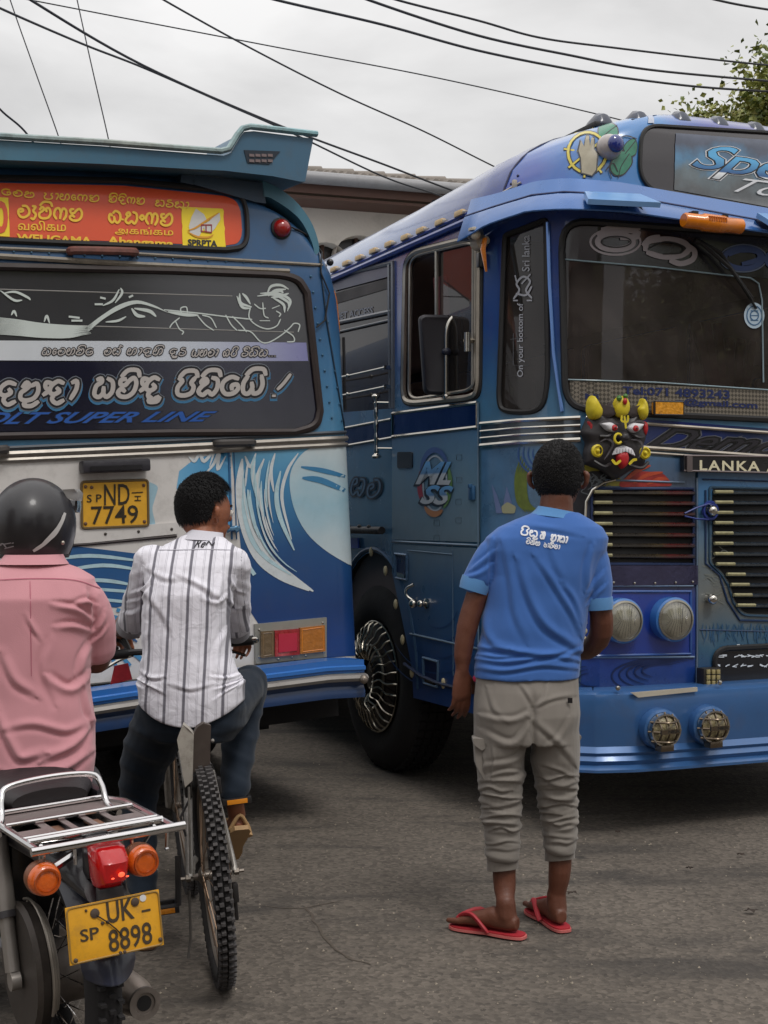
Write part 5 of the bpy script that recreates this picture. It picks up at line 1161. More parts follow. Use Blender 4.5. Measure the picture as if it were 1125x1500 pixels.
# ================================================================ LEFT BUS (its back towards us, leaning to the left)
tl = R(28); ro = R(3.0)
ex = Vector((math.cos(tl)*math.cos(ro), math.sin(tl)*math.cos(ro), math.sin(ro)))
ey = Vector((-math.sin(tl), math.cos(tl), 0)); ezv = ex.cross(ey)
Cn = Vector((-.095, 6.5, .784)); Og = Cn-ezv*.80
ML_ = Matrix((ex, ey, ezv)).transposed().to_4x4(); ML_.translation = Og
LB = thing('white_bus', 'white and blue wave painted bus seen from behind on the left', 'bus', ML_, 'buses squeezing past each other')
LL = 8.8; Rc = .13
planL = [(-2.5+0.0, LL), (-2.5, 3), (-2.5, Rc)]+arcp(-2.5+Rc, Rc, Rc, 180, 270, 8)[1:]+[(-2.2, 0), (-1.25, -.012), (-.3, 0)]+arcp(-Rc, Rc, Rc, 270, 360, 8)+[(0, 3), (0, LL)]
sideL = ((0, 0), (2.35, 0), (2.5, .01), (2.62, .035), (2.72, .08), (2.80, .14), (2.88, .25), (2.95, .40), (3.0, .56), (3.05, .8), (3.08, 1.23))
frontL = ((0, 0), (2.6, 0), (2.9, .03), (3.0, .06), (3.05, .12), (3.07, .3), (3.08, 1.5))
SL = Shell(ML_, planL, -1.25, 1.25, sideL, frontL, LL+3)
endL = SL.cum[-1]
def A(name, g, m, parent=LB, **k): return obj(name, g, m, parent, **k)
blueL = grad('left_bus_blue', 2, 1.6, 3.0, [(0, (86, 142, 172)), (.35, (64, 116, 156)), (.6, (40, 84, 128)), (1, (42, 82, 120))], warp=.25, wscale=4, rough=.4, coat=.25, dirt=.35, bump=.0008, bscale=4, var=.1)
whiteL = mat('left_bus_white', (206, 202, 198), .38, coat=.25, dirt=.4, var=.05, bump=.006, bscale=2)
blueLo = grad('left_bus_wave_blue', 2, .75, 1.95, [(0, (26, 66, 132)), (.25, (20, 56, 110)), (.5, (26, 74, 124)), (.75, (60, 126, 168)), (1, (120, 182, 208))], warp=.12, wscale=3, rough=.4, coat=.2, dirt=.15)
A('body', skin_sz(SL, [(0, .68), (endL, .68), (endL, 3.079), (0, 3.079)]), blueL)
A('white_panel', skin(SL, [(-420, 690), (0, 668), (250, 656), (507, 646), (520, 965), (300, 1000), (0, 1045), (-420, 1100)], (), .003), whiteL)
Wv = 0.0045
# upper corner lighter water blue
wave = [(338, 657), (507, 649), (516, 800), (520, 960), (430, 968), (395, 940), (356, 880), (352, 800)]
A('painted_wave', skin(SL, [(262, 690), (285, 672), (337, 660), (340, 770), (300, 760), (268, 740), (258, 715)], (), Wv), grad('wave_pale', 0, -1.25, -.75, [(0, (196, 206, 210)), (.5, (120, 176, 208)), (1, (76, 146, 190))], warp=.1, wscale=6, rough=.4, coat=.2))
A('painted_wave', skin(SL, wave, (), Wv), blueLo)
# white curl on the right
A('painted_wave', skin(SL, rpoly([(507, 649), (452, 653), (428, 680), (422, 704), (428, 744), (446, 780), (474, 806), (514, 830)], [0, 26, 16, 16, 20, 22, 20, 0], 5), (), .0062, 8), grad('curl_white', 2, 1.2, 1.9, [(0, (196, 204, 206)), (.5, (150, 184, 198)), (1, (206, 208, 206))], warp=.3, wscale=5, rough=.4, coat=.2, dirt=.15))
A('painted_wave', join(strokes(SL, [[(440, 684), (475, 690), (510, 700)]], 7, .0078, taper=True), strokes(SL, [[(442, 700), (470, 704), (511, 722)]], 9, .0078, taper=True)), mat('stroke_blue', (52, 118, 160), .4, coat=.2))
pale = mat('foam_pale', (172, 200, 208), .42, coat=.2, dirt=.35, var=.12, scale=12); foam = mat('foam_white', (200, 206, 208), .42, coat=.2, dirt=.35, var=.1, scale=12)
A('painted_foam', strokes(SL, [[(352, 678), (349, 710), (352, 745), (362, 785), (380, 820), (410, 845), (452, 865)], [(354, 672), (352, 700), (356, 740), (372, 785), (400, 825), (430, 848), (458, 866)]], 13, .0064, taper=True), foam)
A('painted_foam', strokes(SL, [[(358, 700), (356, 745), (368, 790), (390, 818), (425, 842)], [(410, 690), (404, 725), (410, 760), (430, 806)], [(372, 668), (370, 700), (384, 755)], [(364, 830), (372, 842)]], 7, .0074, taper=True), pale)
A('painted_foam', strokes(SL, [[(275, 668), (284, 676), (292, 664), (298, 676), (312, 662), (306, 684)], [(300, 694), (312, 680), (320, 664), (318, 688), (330, 668)], [(358, 668), (366, 684), (374, 664)], [(402, 664), (396, 690), (400, 720)], [(436, 664), (420, 690), (412, 730), (426, 790)], [(386, 672), (376, 700), (380, 730)]], 5, .0066, taper=True), foam)
rw = random.Random(31); cv = [(352, 675), (349, 712), (353, 748), (364, 786), (384, 820), (414, 845), (452, 864)]
for nm_, m_, k0 in (('painted_foam', foam, 0), ('painted_foam', pale, 1)):
    for i in range(13):
        a = rw.uniform(0, 3.2); b = a+rw.uniform(1.0, 2.6); o_ = rw.uniform(4, 46); C_ = cr_path([Vector((*p, 0)) for p in cv], 6); i0 = int(a*6); i1 = min(len(C_)-1, int(b*6))
        ln_ = [(C_[j].x+o_*(1-.30*j/len(C_)), C_[j].y-o_*.35*j/len(C_)+rw.uniform(-.8, .8)) for j in range(i0, i1+1, 3)]
        if len(ln_) > 2: A(nm_, strokes(SL, [ln_], rw.uniform(1.6, 3.6), .0082+.00012*(i*2+k0), taper=True), m_)
# lower left wave streaks
dk_b = mat('wave_deep', (36, 84, 134), .42, coat=.2, dirt=.2); md_b = mat('wave_mid', (72, 136, 178), .42, coat=.2, dirt=.2)
A('painted_wave', skin(SL, [(60, 806), (110, 800), (210, 812), (206, 880), (170, 890), (60, 880)], (), Wv), dk_b)
A('painted_foam', strokes(SL, [[(60, 822), (130, 814), (210, 822)], [(80, 838), (150, 828), (212, 836)], [(70, 850), (150, 850), (200, 858)], [(130, 862), (210, 868)], [(150, 878), (208, 884)]], 5.5, .0062, taper=True), pale)
A('painted_wave', strokes(SL, [[(120, 900), (170, 905), (215, 925)], [(130, 915), (200, 960), (240, 1000)], [(150, 930), (190, 975)], [(170, 893), (215, 903)], [(60, 905), (140, 930), (178, 992)]], 7, .0066, taper=True), md_b)
A('painted_wave', strokes(SL, [[(-60, 830), (60, 890), (150, 960)], [(0, 820), (120, 880), (200, 940)]], 9, .0070, taper=True), dk_b)
A('painted_wave', skin(SL, rpoly([(180, 706), (205, 700), (232, 712), (222, 745), (228, 770), (214, 775)], 6), (), Wv), mat('wave_spray', (150, 182, 196), .42, dirt=.2))
# seams, rivets, rails
steel = mat('steel_rail', (150, 144, 136), .4, metal=.6, dirt=.45, var=.15, scale=10)
dkb = mat('dark_brown_seal', (48, 38, 36), .6, var=.2, scale=14)
for y0, r_ in ((0, .014), (9, .011)):
    A('body_rail', rail(SL, [(-300, 682+y0), (0, 666+y0), (250, 655+y0), (509, 642+y0)], r_, .008), steel)
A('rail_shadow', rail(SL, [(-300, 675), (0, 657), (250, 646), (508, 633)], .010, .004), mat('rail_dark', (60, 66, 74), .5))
A('hatch_seam', rail(SL, [(-250, 824), (0, 806), (130, 797), (258, 785)], .007, .006), dkb)
A('hatch_edge', slab(SL, [(-250, 800), (0, 783), (130, 776), (258, 765), (258, 782), (130, 795), (0, 803), (-250, 820)], .012, .008), whiteL)
A('hatch_rivets', rivets(SL, line_pts((8, 793), (250, 775), 6), .007, .012), mat('screw_dark', (70, 64, 58), .5, metal=.4))
A('corner_seam', join(rail(SL, [(334, 660), (339, 790)], .005, .006), rail(SL, [(342, 660), (346, 790)], .003, .005)), mat('seam_blue', (46, 96, 138), .4))
A('corner_seam', rail(SL, [(462, 334), (478, 470), (506, 640)], .004, .004), mat('seam_dark_blue', (34, 52, 70), .5))
A('corner_rivets', rivets(SL, [(455+i*3.4, 405+i*23) for i in range(10)]+[(336, 668+i*17) for i in range(7)]+[(470+i*3.3, 400+i*24) for i in range(10)], .006, .003), mat('rivet_blue', (60, 96, 122), .4, metal=.3))
A('door_latch', join(ball(SL.px(330, 776, .03), .014, 10), tube([SL.px(326, 776, .025), SL.px(347, 774, .025)], .011, 8), lathe([(.016, 0), (.016, .03), (.01, .035)], SL.px(343, 775, .0), (0, -1, 0), 12)), mat('latch_steel_blue', (90, 128, 156), .3, metal=.5))
A('belt_strip', join(rail(SL, [(-300, 352), (0, 364), (200, 372), (380, 383), (478, 389)], .008, .004), rail(SL, [(-300, 362), (0, 376), (200, 388), (422, 398)], .013, .010)), mat('strip_worn', (128, 120, 108), .55, dirt=.7, var=.3, scale=18))
A('belt_rivets', rivets(SL, line_pts((20, 369), (460, 389), 18), .005, .003), mat('rivet_blue', (60, 96, 122), .4, metal=.3))
for c0, c1 in (((102, 369), (194, 371)), ((315, 650), (366, 649)), ((-30, 662), (6, 658))):
    a, b = SL.px(*c0, .035), SL.px(*c1, .035); m_ = a.lerp(b, .5)+Vector((0, -.012, 0))
    hn = A('grab_handle', tube(cr_path([a+Vector((0, .03, 0)), a, a.lerp(b, .2)+Vector((0, -.01, 0)), m_, a.lerp(b, .8)+Vector((0, -.01, 0)), b, b+Vector((0, .03, 0))], 3), .018, 8), mat('handle_rust', (112, 70, 62), .6, dirt=.6, var=.35, scale=20) if c0[1] < 500 else mat('handle_dark', (62, 58, 56), .5, dirt=.4))
# route board window
RB = rpoly([(-330, 244), (0, 262), (180, 266), (330, 281), (360, 290), (362, 362), (330, 366), (0, 352), (-330, 340)], [10, 0, 0, 0, 34, 26, 0, 0, 10], 8)
RBi = rpoly([(-324, 250), (0, 268), (180, 272), (328, 287), (352, 296), (355, 356), (328, 360), (0, 347), (-324, 334)], [8, 0, 0, 0, 30, 22, 0, 0, 8], 8)
orange = mat('board_orange', (216, 76, 30), .5, var=.05, coat=.3, dirt=.08); yel = mat('board_yellow', (240, 192, 48), .5, coat=.2)
A('route_board', skin(SL, RBi, (), .002), orange)
A('board_gasket', join(rail(SL, RB, .012, .010, closed=True), rail(SL, [(x*1.0, y-4 if y < 310 else y+3) for x, y in RB], .006, .006, closed=True)), rubber)
def YW(seq, p0, p1, h, w): A('board_lettering', sinhala(SL, seq, p0, p1, h, w, .0055), yel)
YW('pa,tta,va,la', (-16, 283), (52, 291), 8.5, 2.0)
YW('pa,aa,na,e,ga,ma', (63, 292), (147, 296), 9, 2.0)
YW('ma+i,da+i,ga,ma', (158, 296), (213, 300), 9, 2.0)
YW('ha,ra,ha,aa', (226, 302), (277, 306), 9, 2.0)
YW('va,ae,la+i,ga,ma', (24, 318), (123, 324), 17, 3.6)
YW('a,ha,ng,ga,ma', (158, 326), (255, 331), 17, 3.6)
A('board_lettering', write(SL, 'வலிகம', [(26, 337), (96, 339), (96, 325), (26, 323)], .0055, bold=.012), yel)
A('board_lettering', write(SL, 'அகங்கம', [(168, 344), (253, 347), (253, 335), (168, 332)], .0055, bold=.012), yel)
A('board_lettering', write(SL, 'WELIGAMA', [(25, 353), (133, 359), (133, 348), (25, 343)], .0055, bold=.035), yel)
A('board_lettering', write(SL, 'Ahangama', [(158, 362), (253, 366), (253, 352), (158, 347)], .0055, bold=.035), yel)
A('board_patch', skin(SL, [(-20, 288), (12, 290), (14, 347), (-20, 345)], (), .004), mat('board_bright_yellow', (244, 214, 40), .5))
A('board_lettering', write(SL, '0', [(-8, 340), (10, 341), (10, 297), (-8, 296)], .0062, bold=.03), orange)
A('board_patch', skin(SL, [(265, 303), (326, 306), (330, 363), (267, 360)], (), .004), mat('board_bright_yellow', (244, 214, 40), .5))
A('board_emblem', skin(SL, [(286, 306), (298, 314), (302, 322), (296, 338), (290, 348), (278, 342), (276, 332), (280, 318)], (), .0055), mat('emblem_grey_white', (206, 204, 200), .5))
A('board_emblem', skin(SL, [(321, 312), (322, 322), (316, 332), (308, 342), (300, 340), (296, 330), (306, 324), (314, 316)], (), .0060), mat('emblem_grey_white', (206, 204, 200), .5))
A('board_emblem', strokes(SL, [[(274, 338), (286, 334), (304, 322), (320, 312)], [(274, 340), (288, 347), (304, 348), (312, 344)]], 3, .0072, taper=True), mat('emblem_amber', (214, 150, 40), .5))
A('board_emblem', strokes(SL, [[(294, 338), (294, 330), (309, 330), (309, 341), (294, 339)], [(301, 331), (301, 339)]], 2.2, .0078, n=1), mat('emblem_red', (150, 40, 46), .5))
A('board_lettering', write(SL, 'SPRPTA', [(275, 360), (317, 362), (317, 353), (275, 351)], .0062, bold=.04), blackp)
A('red_lamp', join(ball(SL.px(411, 335, .012), .042, 18)), mat('lamp_red', (150, 24, 20), .25, coat=.8), label='small round red lamp on the blue corner')
obj('lamp_bezel', lathe([(.05, 0), (.05, .012), (.04, .016)], SL.px(411, 335, .0), (0, -1, 0), 20), rubber, LB)
# rear window
RW = rpoly([(-330, 376), (0, 391), (250, 397), (432, 404), (448, 430), (467, 600), (462, 624), (430, 633), (250, 634), (0, 639), (-330, 650)], [14, 0, 0, 34, 0, 0, 24, 0, 0, 0, 14], 8)
glL = mat('rear_glass_dark', (34, 32, 38), .12, coat=.9, var=.12, scale=2)
A('rear_window', skin(SL, RW, (), .003), grad('rear_glass_film', 2, 1.9, 2.6, [(0, (28, 27, 40)), (.4, (26, 24, 38)), (.55, (60, 60, 64)), (1, (54, 54, 58))], warp=.15, wscale=2, rough=.14, coat=.8, spec=.5, rvar=.04))
A('window_gasket', join(rail(SL, RW, .016, .010, closed=True), rail(SL, [(x+(x-220)*.018, y+(y-515)*.03) for x, y in RW], .008, .005, closed=True)), dkb)
for q_ in ([(-200, 416), (0, 424), (200, 430), (340, 434)], [(-200, 470), (0, 474), (200, 480), (430, 487)]): A('reflection_streak', rail(SL, q_, .006, -.0015), mat('reflection_grey', (128, 126, 122), .5))  # pale ribbons painted as streaks of reflected light on the glass
A('white_band', skin(SL, [(-300, 498), (0, 499), (225, 500), (448, 502), (451, 529), (225, 529), (0, 528), (-300, 528)], (), .0045), grad('band_white', 0, -1.7, -.2, [(0, (204, 208, 212)), (.6, (190, 196, 206)), (1, (120, 120, 170))], rough=.3, coat=.4))
A('lower_film', skin(SL, [(-300, 530), (0, 530), (225, 531), (452, 531), (462, 598), (462, 616), (440, 626), (250, 628), (0, 632), (-300, 640)], (), .0042), grad('film_navy', 2, 1.9, 2.25, [(0, (30, 30, 44)), (1, (22, 22, 46))], warp=.2, wscale=2, rough=.16, coat=.7))
silver = mat('letter_silver', (176, 170, 166), .4); litb = mat('letter_light_blue', (58, 112, 150), .4); dkk = mat('letter_near_black', (24, 24, 30), .4)
for (w_, m_, o_, d_) in ((17, litb, .0052, 3), (15, mat('letter_ring_grey', (110, 116, 124), .4), .0062, 0), (12.5, dkk, .0072, 0), (6.6, silver, .0084, 0)):
    for g_ in (sinhala(SL, 'lla', (-24, 589+d_), (-6, 589+d_), 28, w_, o_, .25), sinhala(SL, 'da,lla,nda,aa', (-6, 588+d_), (112, 585+d_), 27, w_, o_+.0003, .25), sinhala(SL, 'sa,ma+i,nda+u', (134, 582+d_), (236, 580+d_), 27, w_, o_, .25), sinhala(SL, 'pa+i,ha+i,tta,ya+i', (254, 580+d_), (386, 576+d_), 25, w_, o_+.0003, .25), strokes(SL, [[(424, 549+d_), (414, 562+d_), (406, 570+d_)], [(399, 580+d_), (401, 580+d_)]], w_*.75, o_)): A('window_lettering', g_, m_)
for w_, m_, o_ in ((4.2, dkk, .0060), (1.7, silver, .0068)):
    for g_ in (sinhala(SL, 'sa,e,va,na,la+i,tta', (60, 520), (136, 520), 9.5, w_, o_, .3), sinhala(SL, 'va,ta+k', (150, 520), (176, 520), 9.5, w_, o_, .3), sinhala(SL, 'na,aa,da,na+i', (184, 520), (238, 520), 9.5, w_, o_, .3), sinhala(SL, 'da+u,ra', (246, 521), (272, 521), 9.5, w_, o_, .3), sinhala(SL, 'ya,na,va,aa', (279, 522), (318, 522), 9.5, w_, o_, .3), sinhala(SL, 'a,pa+i', (325, 522), (346, 522), 9.5, w_, o_, .3), sinhala(SL, 'ra+i,sa+i,sa,dot,dot,dot', (352, 522), (404, 522), 9.5, w_, o_, .3)): A('window_lettering', g_, m_)
A('window_lettering', write(SL, 'ADLT SUPER LINE', [(-62, 622), (308, 617), (316, 603), (-55, 605)], .0062, bold=.06, shear=.45, spacing=1.0), mat('letter_navy_edge', (20, 24, 40), .4))
A('window_lettering', write(SL, 'ADLT SUPER LINE', [(-62, 622), (308, 617), (316, 603), (-55, 605)], .0072, bold=.022, shear=.45, spacing=1.0), mat('letter_royal', (36, 84, 160), .4))
# line drawing in pale vinyl: sound waves, notes, flute and a feathered head
vin = mat('vinyl_white', (196, 204, 200), .45)
rv = random.Random(9); ln = []
for i in range(16):
    o_ = i*1.7
    ln.append([(-40, 462+o_), (20, 468+o_*.9), (60, 474+o_*.8), (100, 477+o_*.7), (128+rv.uniform(-4, 8), 478+o_*.45)])
A('vinyl_drawing', strokes(SL, ln, 1.5, .0058, n=4, taper=True), vin)
ln = [[(128, 478+i*1.2), (150, 462+i*.8), (175, 447+i*.8), (200, 441+i*.5), (225, 448+i*.3), (245, 458)] for i in range(8)]
A('vinyl_drawing', strokes(SL, ln, 1.6, .0062, n=4, taper=True), vin)
A('vinyl_drawing', strokes(SL, [[(150, 448), (165, 440), (174, 424)], [(168, 444), (178, 430), (176, 422)], [(138, 446), (150, 446)], [(146, 436), (154, 438)], [(154, 472), (172, 470), (184, 464)], [(4, 430), (22, 428), (40, 436), (44, 440)], [(0, 426), (20, 440), (32, 440)], [(16, 462), (20, 456), (24, 464)], [(64, 472), (68, 463), (72, 474)], [(188, 436), (194, 433)], [(100, 464), (116, 466)], [(104, 470), (120, 470)]], 3.6, .0068, taper=True), vin)
A('vinyl_drawing', strokes(SL, [[(192, 452), (200, 462), (212, 464)], [(196, 452), (218, 456), (228, 464)], [(245, 457), (270, 461), (290, 462)]], 5.2, .0066, taper=True), vin)
A('vinyl_drawing', strokes(SL, [[(240, 454), (290, 459), (330, 464), (368, 468)], [(256, 470), (262, 482), (268, 486), (266, 490)], [(262, 466), (252, 474), (248, 480)], [(266, 462), (264, 452), (272, 450), (274, 458)], [(288, 462), (300, 476), (312, 484)], [(296, 462), (308, 466), (316, 480)], [(330, 462), (338, 476), (346, 484)], [(340, 464), (352, 476), (360, 486)], [(348, 484), (366, 486), (380, 500), (392, 502), (410, 492), (424, 480), (430, 474), (438, 476), (436, 486)], [(416, 484), (428, 492), (430, 500), (420, 501)], [(366, 450), (364, 465), (374, 476), (390, 482), (404, 478), (410, 468)], [(372, 446), (380, 452), (388, 452)], [(398, 452), (408, 448)], [(384, 444), (386, 462), (392, 466)], [(404, 456), (410, 460), (408, 464)], [(380, 470), (394, 470)]], 1.8, .0060), vin)
A('vinyl_drawing', strokes(SL, [[(366, 452), (354, 450), (346, 434)], [(368, 450), (352, 444), (350, 430)], [(366, 446), (360, 436), (354, 430)], [(376, 434), (400, 432), (420, 442), (422, 450)], [(380, 430), (405, 430), (424, 440), (420, 456)], [(398, 436), (414, 446), (416, 458)], [(390, 432), (396, 420), (410, 418), (422, 424)], [(392, 434), (402, 426), (418, 424)], [(396, 436), (410, 434), (422, 430)], [(402, 428), (410, 426), (414, 430)]], 4.0, .0066, taper=True), vin)
# number plate
NP = [(118, 706), (215, 703), (216, 770), (119, 774)]
pl_y = mat('plate_yellow', (214, 160, 40), .5, dirt=.25, var=.1, scale=9)
plate = A('number_plate', slab(SL, rpoly(NP, 5), .014, .01), pl_y)
obj('plate_rim', rail(SL, rpoly(NP, 5), .006, .014, closed=True), mat('plate_rim', (104, 84, 50), .5, dirt=.3), plate)
obj('plate_letters', join(write(SL, 'ND', [(151, 740), (188, 739), (188, 709), (151, 710)], .0165, bold=.006), write(SL, '7749', [(133, 768), (201, 766), (200, 740), (132, 742)], .0165, bold=.006), write(SL, 'S P', [(126, 736), (147, 735), (147, 724), (126, 725)], .0165, bold=.01), strokes(SL, [[(192, 722), (207, 721)], [(196, 727), (204, 727)], [(196, 733), (204, 733)], [(200, 727), (200, 733)]], 2, .0165)), mat('plate_black', (44, 36, 22), .5), plate)
obj('plate_bolts', rivets(SL, [(124, 713), (209, 711), (124, 767), (210, 764), (133, 714)], .008, .014), mat('bolt_rust', (100, 70, 50), .6), plate)
lamp = A('plate_lamp', box(SL.px(165, 683, .035), (.30, .07, .055), Matrix.Rotation(0, 3, 'Y'), bev=.012), mat('plate_lamp_black', (44, 42, 48), .45, bump=.002, bscale=40))
obj('lamp_slot', box(SL.px(163, 686, .072), (.23, .004, .02)), blackp, lamp)
# tail lamp cluster
TL = [(371, 914), (476, 904), (476, 962), (372, 972)]
tlo = A('tail_lamp', slab(SL, TL, .020, .016), mat('tail_frame', (150, 148, 140), .45, metal=.4, dirt=.4))
obj('frame_screws', rivets(SL, [(377, 922), (377, 962), (470, 912), (471, 955), (405, 965), (425, 962), (445, 960)], .006, .02), chrome, tlo)
for q, c, nm in (([(378, 924), (397, 923), (397, 961), (378, 963)], (104, 84, 58), 'lens_brown'), ([(398, 923), (434, 920), (434, 958), (398, 961)], (150, 26, 34), 'lens_red'), ([(435, 919), (471, 915), (472, 953), (435, 957)], (172, 104, 34), 'lens_amber')):
    o = obj('lamp_lens', slab(SL, q, .036, .02), mat(nm, c, .25, coat=.8, bump=.003, bscale=50, dirt=.3, var=.15, scale=30), tlo)
    if nm == 'lens_red': obj('inner_lens', slab(SL, [(403, 928), (430, 926), (430, 952), (403, 955)], .040, .004), mat('lens_red_bright', (180, 34, 60), .2, coat=.8), o)
    else: obj('inner_lens', rail(SL, [(q[0][0]+3, q[0][1]+3), (q[1][0]-3, q[1][1]+3), (q[2][0]-3, q[2][1]-3), (q[3][0]+3, q[3][1]-3)], .0022, .036, closed=True), mat(nm+'_edge', tuple(min(255, int(v*1.25)) for v in c), .3, coat=.6), o)
A('lower_rivets', rivets(SL, line_pts((135, 1007), (205, 1000), 5), .007, .004), mat('screw_dark', (70, 64, 58), .5, metal=.4))
A('lower_strip', rail(SL, [(-200, 1040), (0, 1018), (130, 1003), (210, 995)], .006, .006), mat('strip_black', (30, 28, 30), .6))
# bumper in stepped blue and chrome bands, rounding the corner
planLB = [(-2.55, .6), (-2.55, .08)]+arcp(-2.55+.15, .0, .15, 180, 270, 6)[1:]+[(-1.2, -.165)]+arcp(-.11, .0, .16, 270, 350, 9)+[(.06, .35), (.06, .7)]
SLB = Shell(ML_, planLB, -1.25, 1.3)
def zc(pts): return SLB.hit(dens(pts, 20, False))
ct = zc([(-250, 1066), (0, 1032), (200, 1003), (380, 980), (480, 968), (533, 966)])
bmh = sh_(ct, -.062); bml = sh_(ct, -.10); bmb = sh_(ct, -.175)
bb = A('bumper', ruled(SLB, [sh_(ct, 0), ct, sh_(ct, -.025), sh_(ct, -.03), sh_(ct, -.045), sh_(ct, -.05), sh_(ct, -.06)], [-.12, 0, .0, .012, .012, .0, .0]), mat('bumper_stripe_blue', (40, 104, 178), .3, coat=.6, dirt=.2))
obj('bumper_chrome', ruled(SLB, [bmh, sh_(bmh, -.006), sh_(bmh, -.02), sh_(bmh, -.034), bml], [.0, .024, .032, .024, .0]), mat('bumper_strip_grey', (134, 130, 126), .5, metal=.35, dirt=.45), bb)
obj('bumper_skirt', ruled(SLB, [bml, sh_(bml, -.02), sh_(bml, -.045), bmb, sh_(bmb, -.01)], [.0, -.012, .0, -.004, -.08]), mat('skirt_dark_blue', (24, 54, 96), .4, coat=.4, dirt=.25), bb)
obj('bumper_end', ball(SLB.px(528, 994, .03), .022, 12), mat('end_knob', (130, 120, 110), .4, metal=.5), bb)
# side details on the corner: amber lamp, cable
A('side_marker', tube(cr_path([SL.v(SL.hit([(484, 400)])[0][0]+.05, z, .012) for z in (2.34, 2.42, 2.5, 2.56)], 3), [.005]+[.011]*8+[.005], 8), mat('marker_orange', (190, 110, 50), .4))
A('side_cable', rail(SL, [(460, 320), (468, 360), (468, 400), (480, 430), (474, 470), (462, 480)], .004, .012), rubber)
A('lock_knob', ball(SL.px(486, 385, .03), .018, 10), blackp)
# roof wing
MW = ML_ @ T(0, -.10, 0); FW = Flat(MW)
wing_m = grad('wing_paint', 0, -2.0, 0, [(0, (74, 120, 140)), (.5, (54, 98, 124)), (1, (58, 96, 122))], warp=.3, wscale=3, rough=.45, coat=.15, dirt=.35)
def wing_poly(p, y0=0, dy=.4):
    a = FW.hit(p); return [Vector((q[0], y0-.1, q[1])) for q in a]
wp_ = [(-300, 193), (0, 205), (150, 214), (328, 228), (338, 224), (352, 200), (358, 193), (372, 192), (459, 203), (447, 266), (440, 266), (400, 258), (330, 250), (270, 247), (150, 240), (0, 234), (-300, 222)]
wing = A('roof_wing', prism(wing_poly(wp_), (0, .42, .02)), wing_m, auto=25)
tw = FW.hit(dens([(-300, 189), (0, 200), (150, 209), (322, 222), (334, 219), (346, 199), (354, 189), (366, 186), (463, 197)], 12, False))
obj('wing_lip', tube([Vector((q[0], -.108, q[1])) for q in tw], .014, 8, sx=1.3), grad('wing_lip', 0, -2, 0, [(0, (120, 150, 156)), (.5, (150, 156, 150)), (1, (110, 160, 170))], warp=.4, wscale=14, rough=.5, dirt=.6, var=.35, scale=18), wing)
obj('wing_vent', prism(wing_poly([(357, 220), (410, 222), (394, 241), (362, 239)], -.004), (0, .006, 0)), mat('vent_dark', (24, 36, 50), .5), wing)
va = FW.hit([(368+i*9, 228+j*8) for j in (0, 1) for i in range(4)])
obj('vent_text', join(*[box((q[0], -.106, q[1]), (.024, .003, .012)) for q in va]), mat('vent_marks', (120, 104, 104), .5), wing)
sup = A('wing_support', join(prism(wing_poly([(296, 258), (300, 248), (400, 260), (405, 290), (390, 288), (300, 262)], .12), (0, .3, 0)), prism(wing_poly([(280, 246), (300, 250), (298, 262), (278, 258)], .12), (0, .2, 0))), mat('support_dark', (44, 64, 84), .5, dirt=.3))
oc = [(400, 256), (425, 268), (452, 290), (472, 318), (482, 345), (484, 362)]; icv = [(478, 368), (472, 345), (458, 318), (440, 300), (412, 282), (400, 280)]
A('roof_rail', prism([Vector((q[0], .02, q[1])) for q in FW.hit([tuple(v[:2]) for v in cr_path([Vector((*p, 0)) for p in oc], 5)]+[tuple(v[:2]) for v in cr_path([Vector((*p, 0)) for p in icv], 5)])], (0, .5, 0)), mat('rail_teal', (72, 120, 140), .4, dirt=.3), auto=30)
# underside and wheels
A('chassis', join(box((-1.25, 4.3, .62), (2.3, 8.4, .22)), box((-1.25, .9, .5), (2.2, .1, .3)), box((-.9, 4, .45), (.1, 7.5, .2)), box((-1.7, 4, .45), (.1, 7.5, .2)), box((-1.25, 2.2, .5), (2.0, .14, .14)), box((-1.25, 2.2, .5), (.4, .4, .4), bev=.08)), und, smooth=False)
for (x, s_) in ((-.03, 1), (-2.47, -1)):
    obj('rear_wheel', lathe([(.001, -.02), (.2, -.02), (.30, .0), (.42, .01), (.48, -.02), (.5, -.04), (.5, -.52), (.4, -.55), (.001, -.55)], (x, 2.2, .48), (s_, 0, 0), 32), tyre_m, LB)
    obj('front_wheel', lathe([(.001, -.02), (.2, -.02), (.30, .0), (.42, .01), (.48, -.02), (.5, -.04), (.5, -.24), (.4, -.28), (.001, -.28)], (x, 7.2, .48), (s_, 0, 0), 32), tyre_m, LB)
# ================================================================ people
def chain(pts, rs, n=14, sub=3, flat=1.0, up=None):
    """tapered limb: joints and radii in metres, rounded ends"""
    P = cr_path(pts, sub); rr_ = []
    m = len(pts)
    for i in range(m-1):
        for k in range(sub): t = k/sub; t = t*t*(3-2*t); rr_.append(rs[i]*(1-t)+rs[i+1]*t)
    rr_.append(rs[-1])
    if m == 2: P = [Vector(pts[0]).lerp(Vector(pts[1]), i/sub) for i in range(sub+1)]
    a = (P[0]-P[1]).normalized(); b = (P[-1]-P[-2]).normalized()
    P2 = [P[0]+a*rr_[0]*.85, P[0]+a*rr_[0]*.5]+P+[P[-1]+b*rr_[-1]*.5, P[-1]+b*rr_[-1]*.85]
    R2 = [rr_[0]*.45, rr_[0]*.86]+rr_+[rr_[-1]*.86, rr_[-1]*.45]
    return tube(P2, R2, n, sx=flat, up=up)
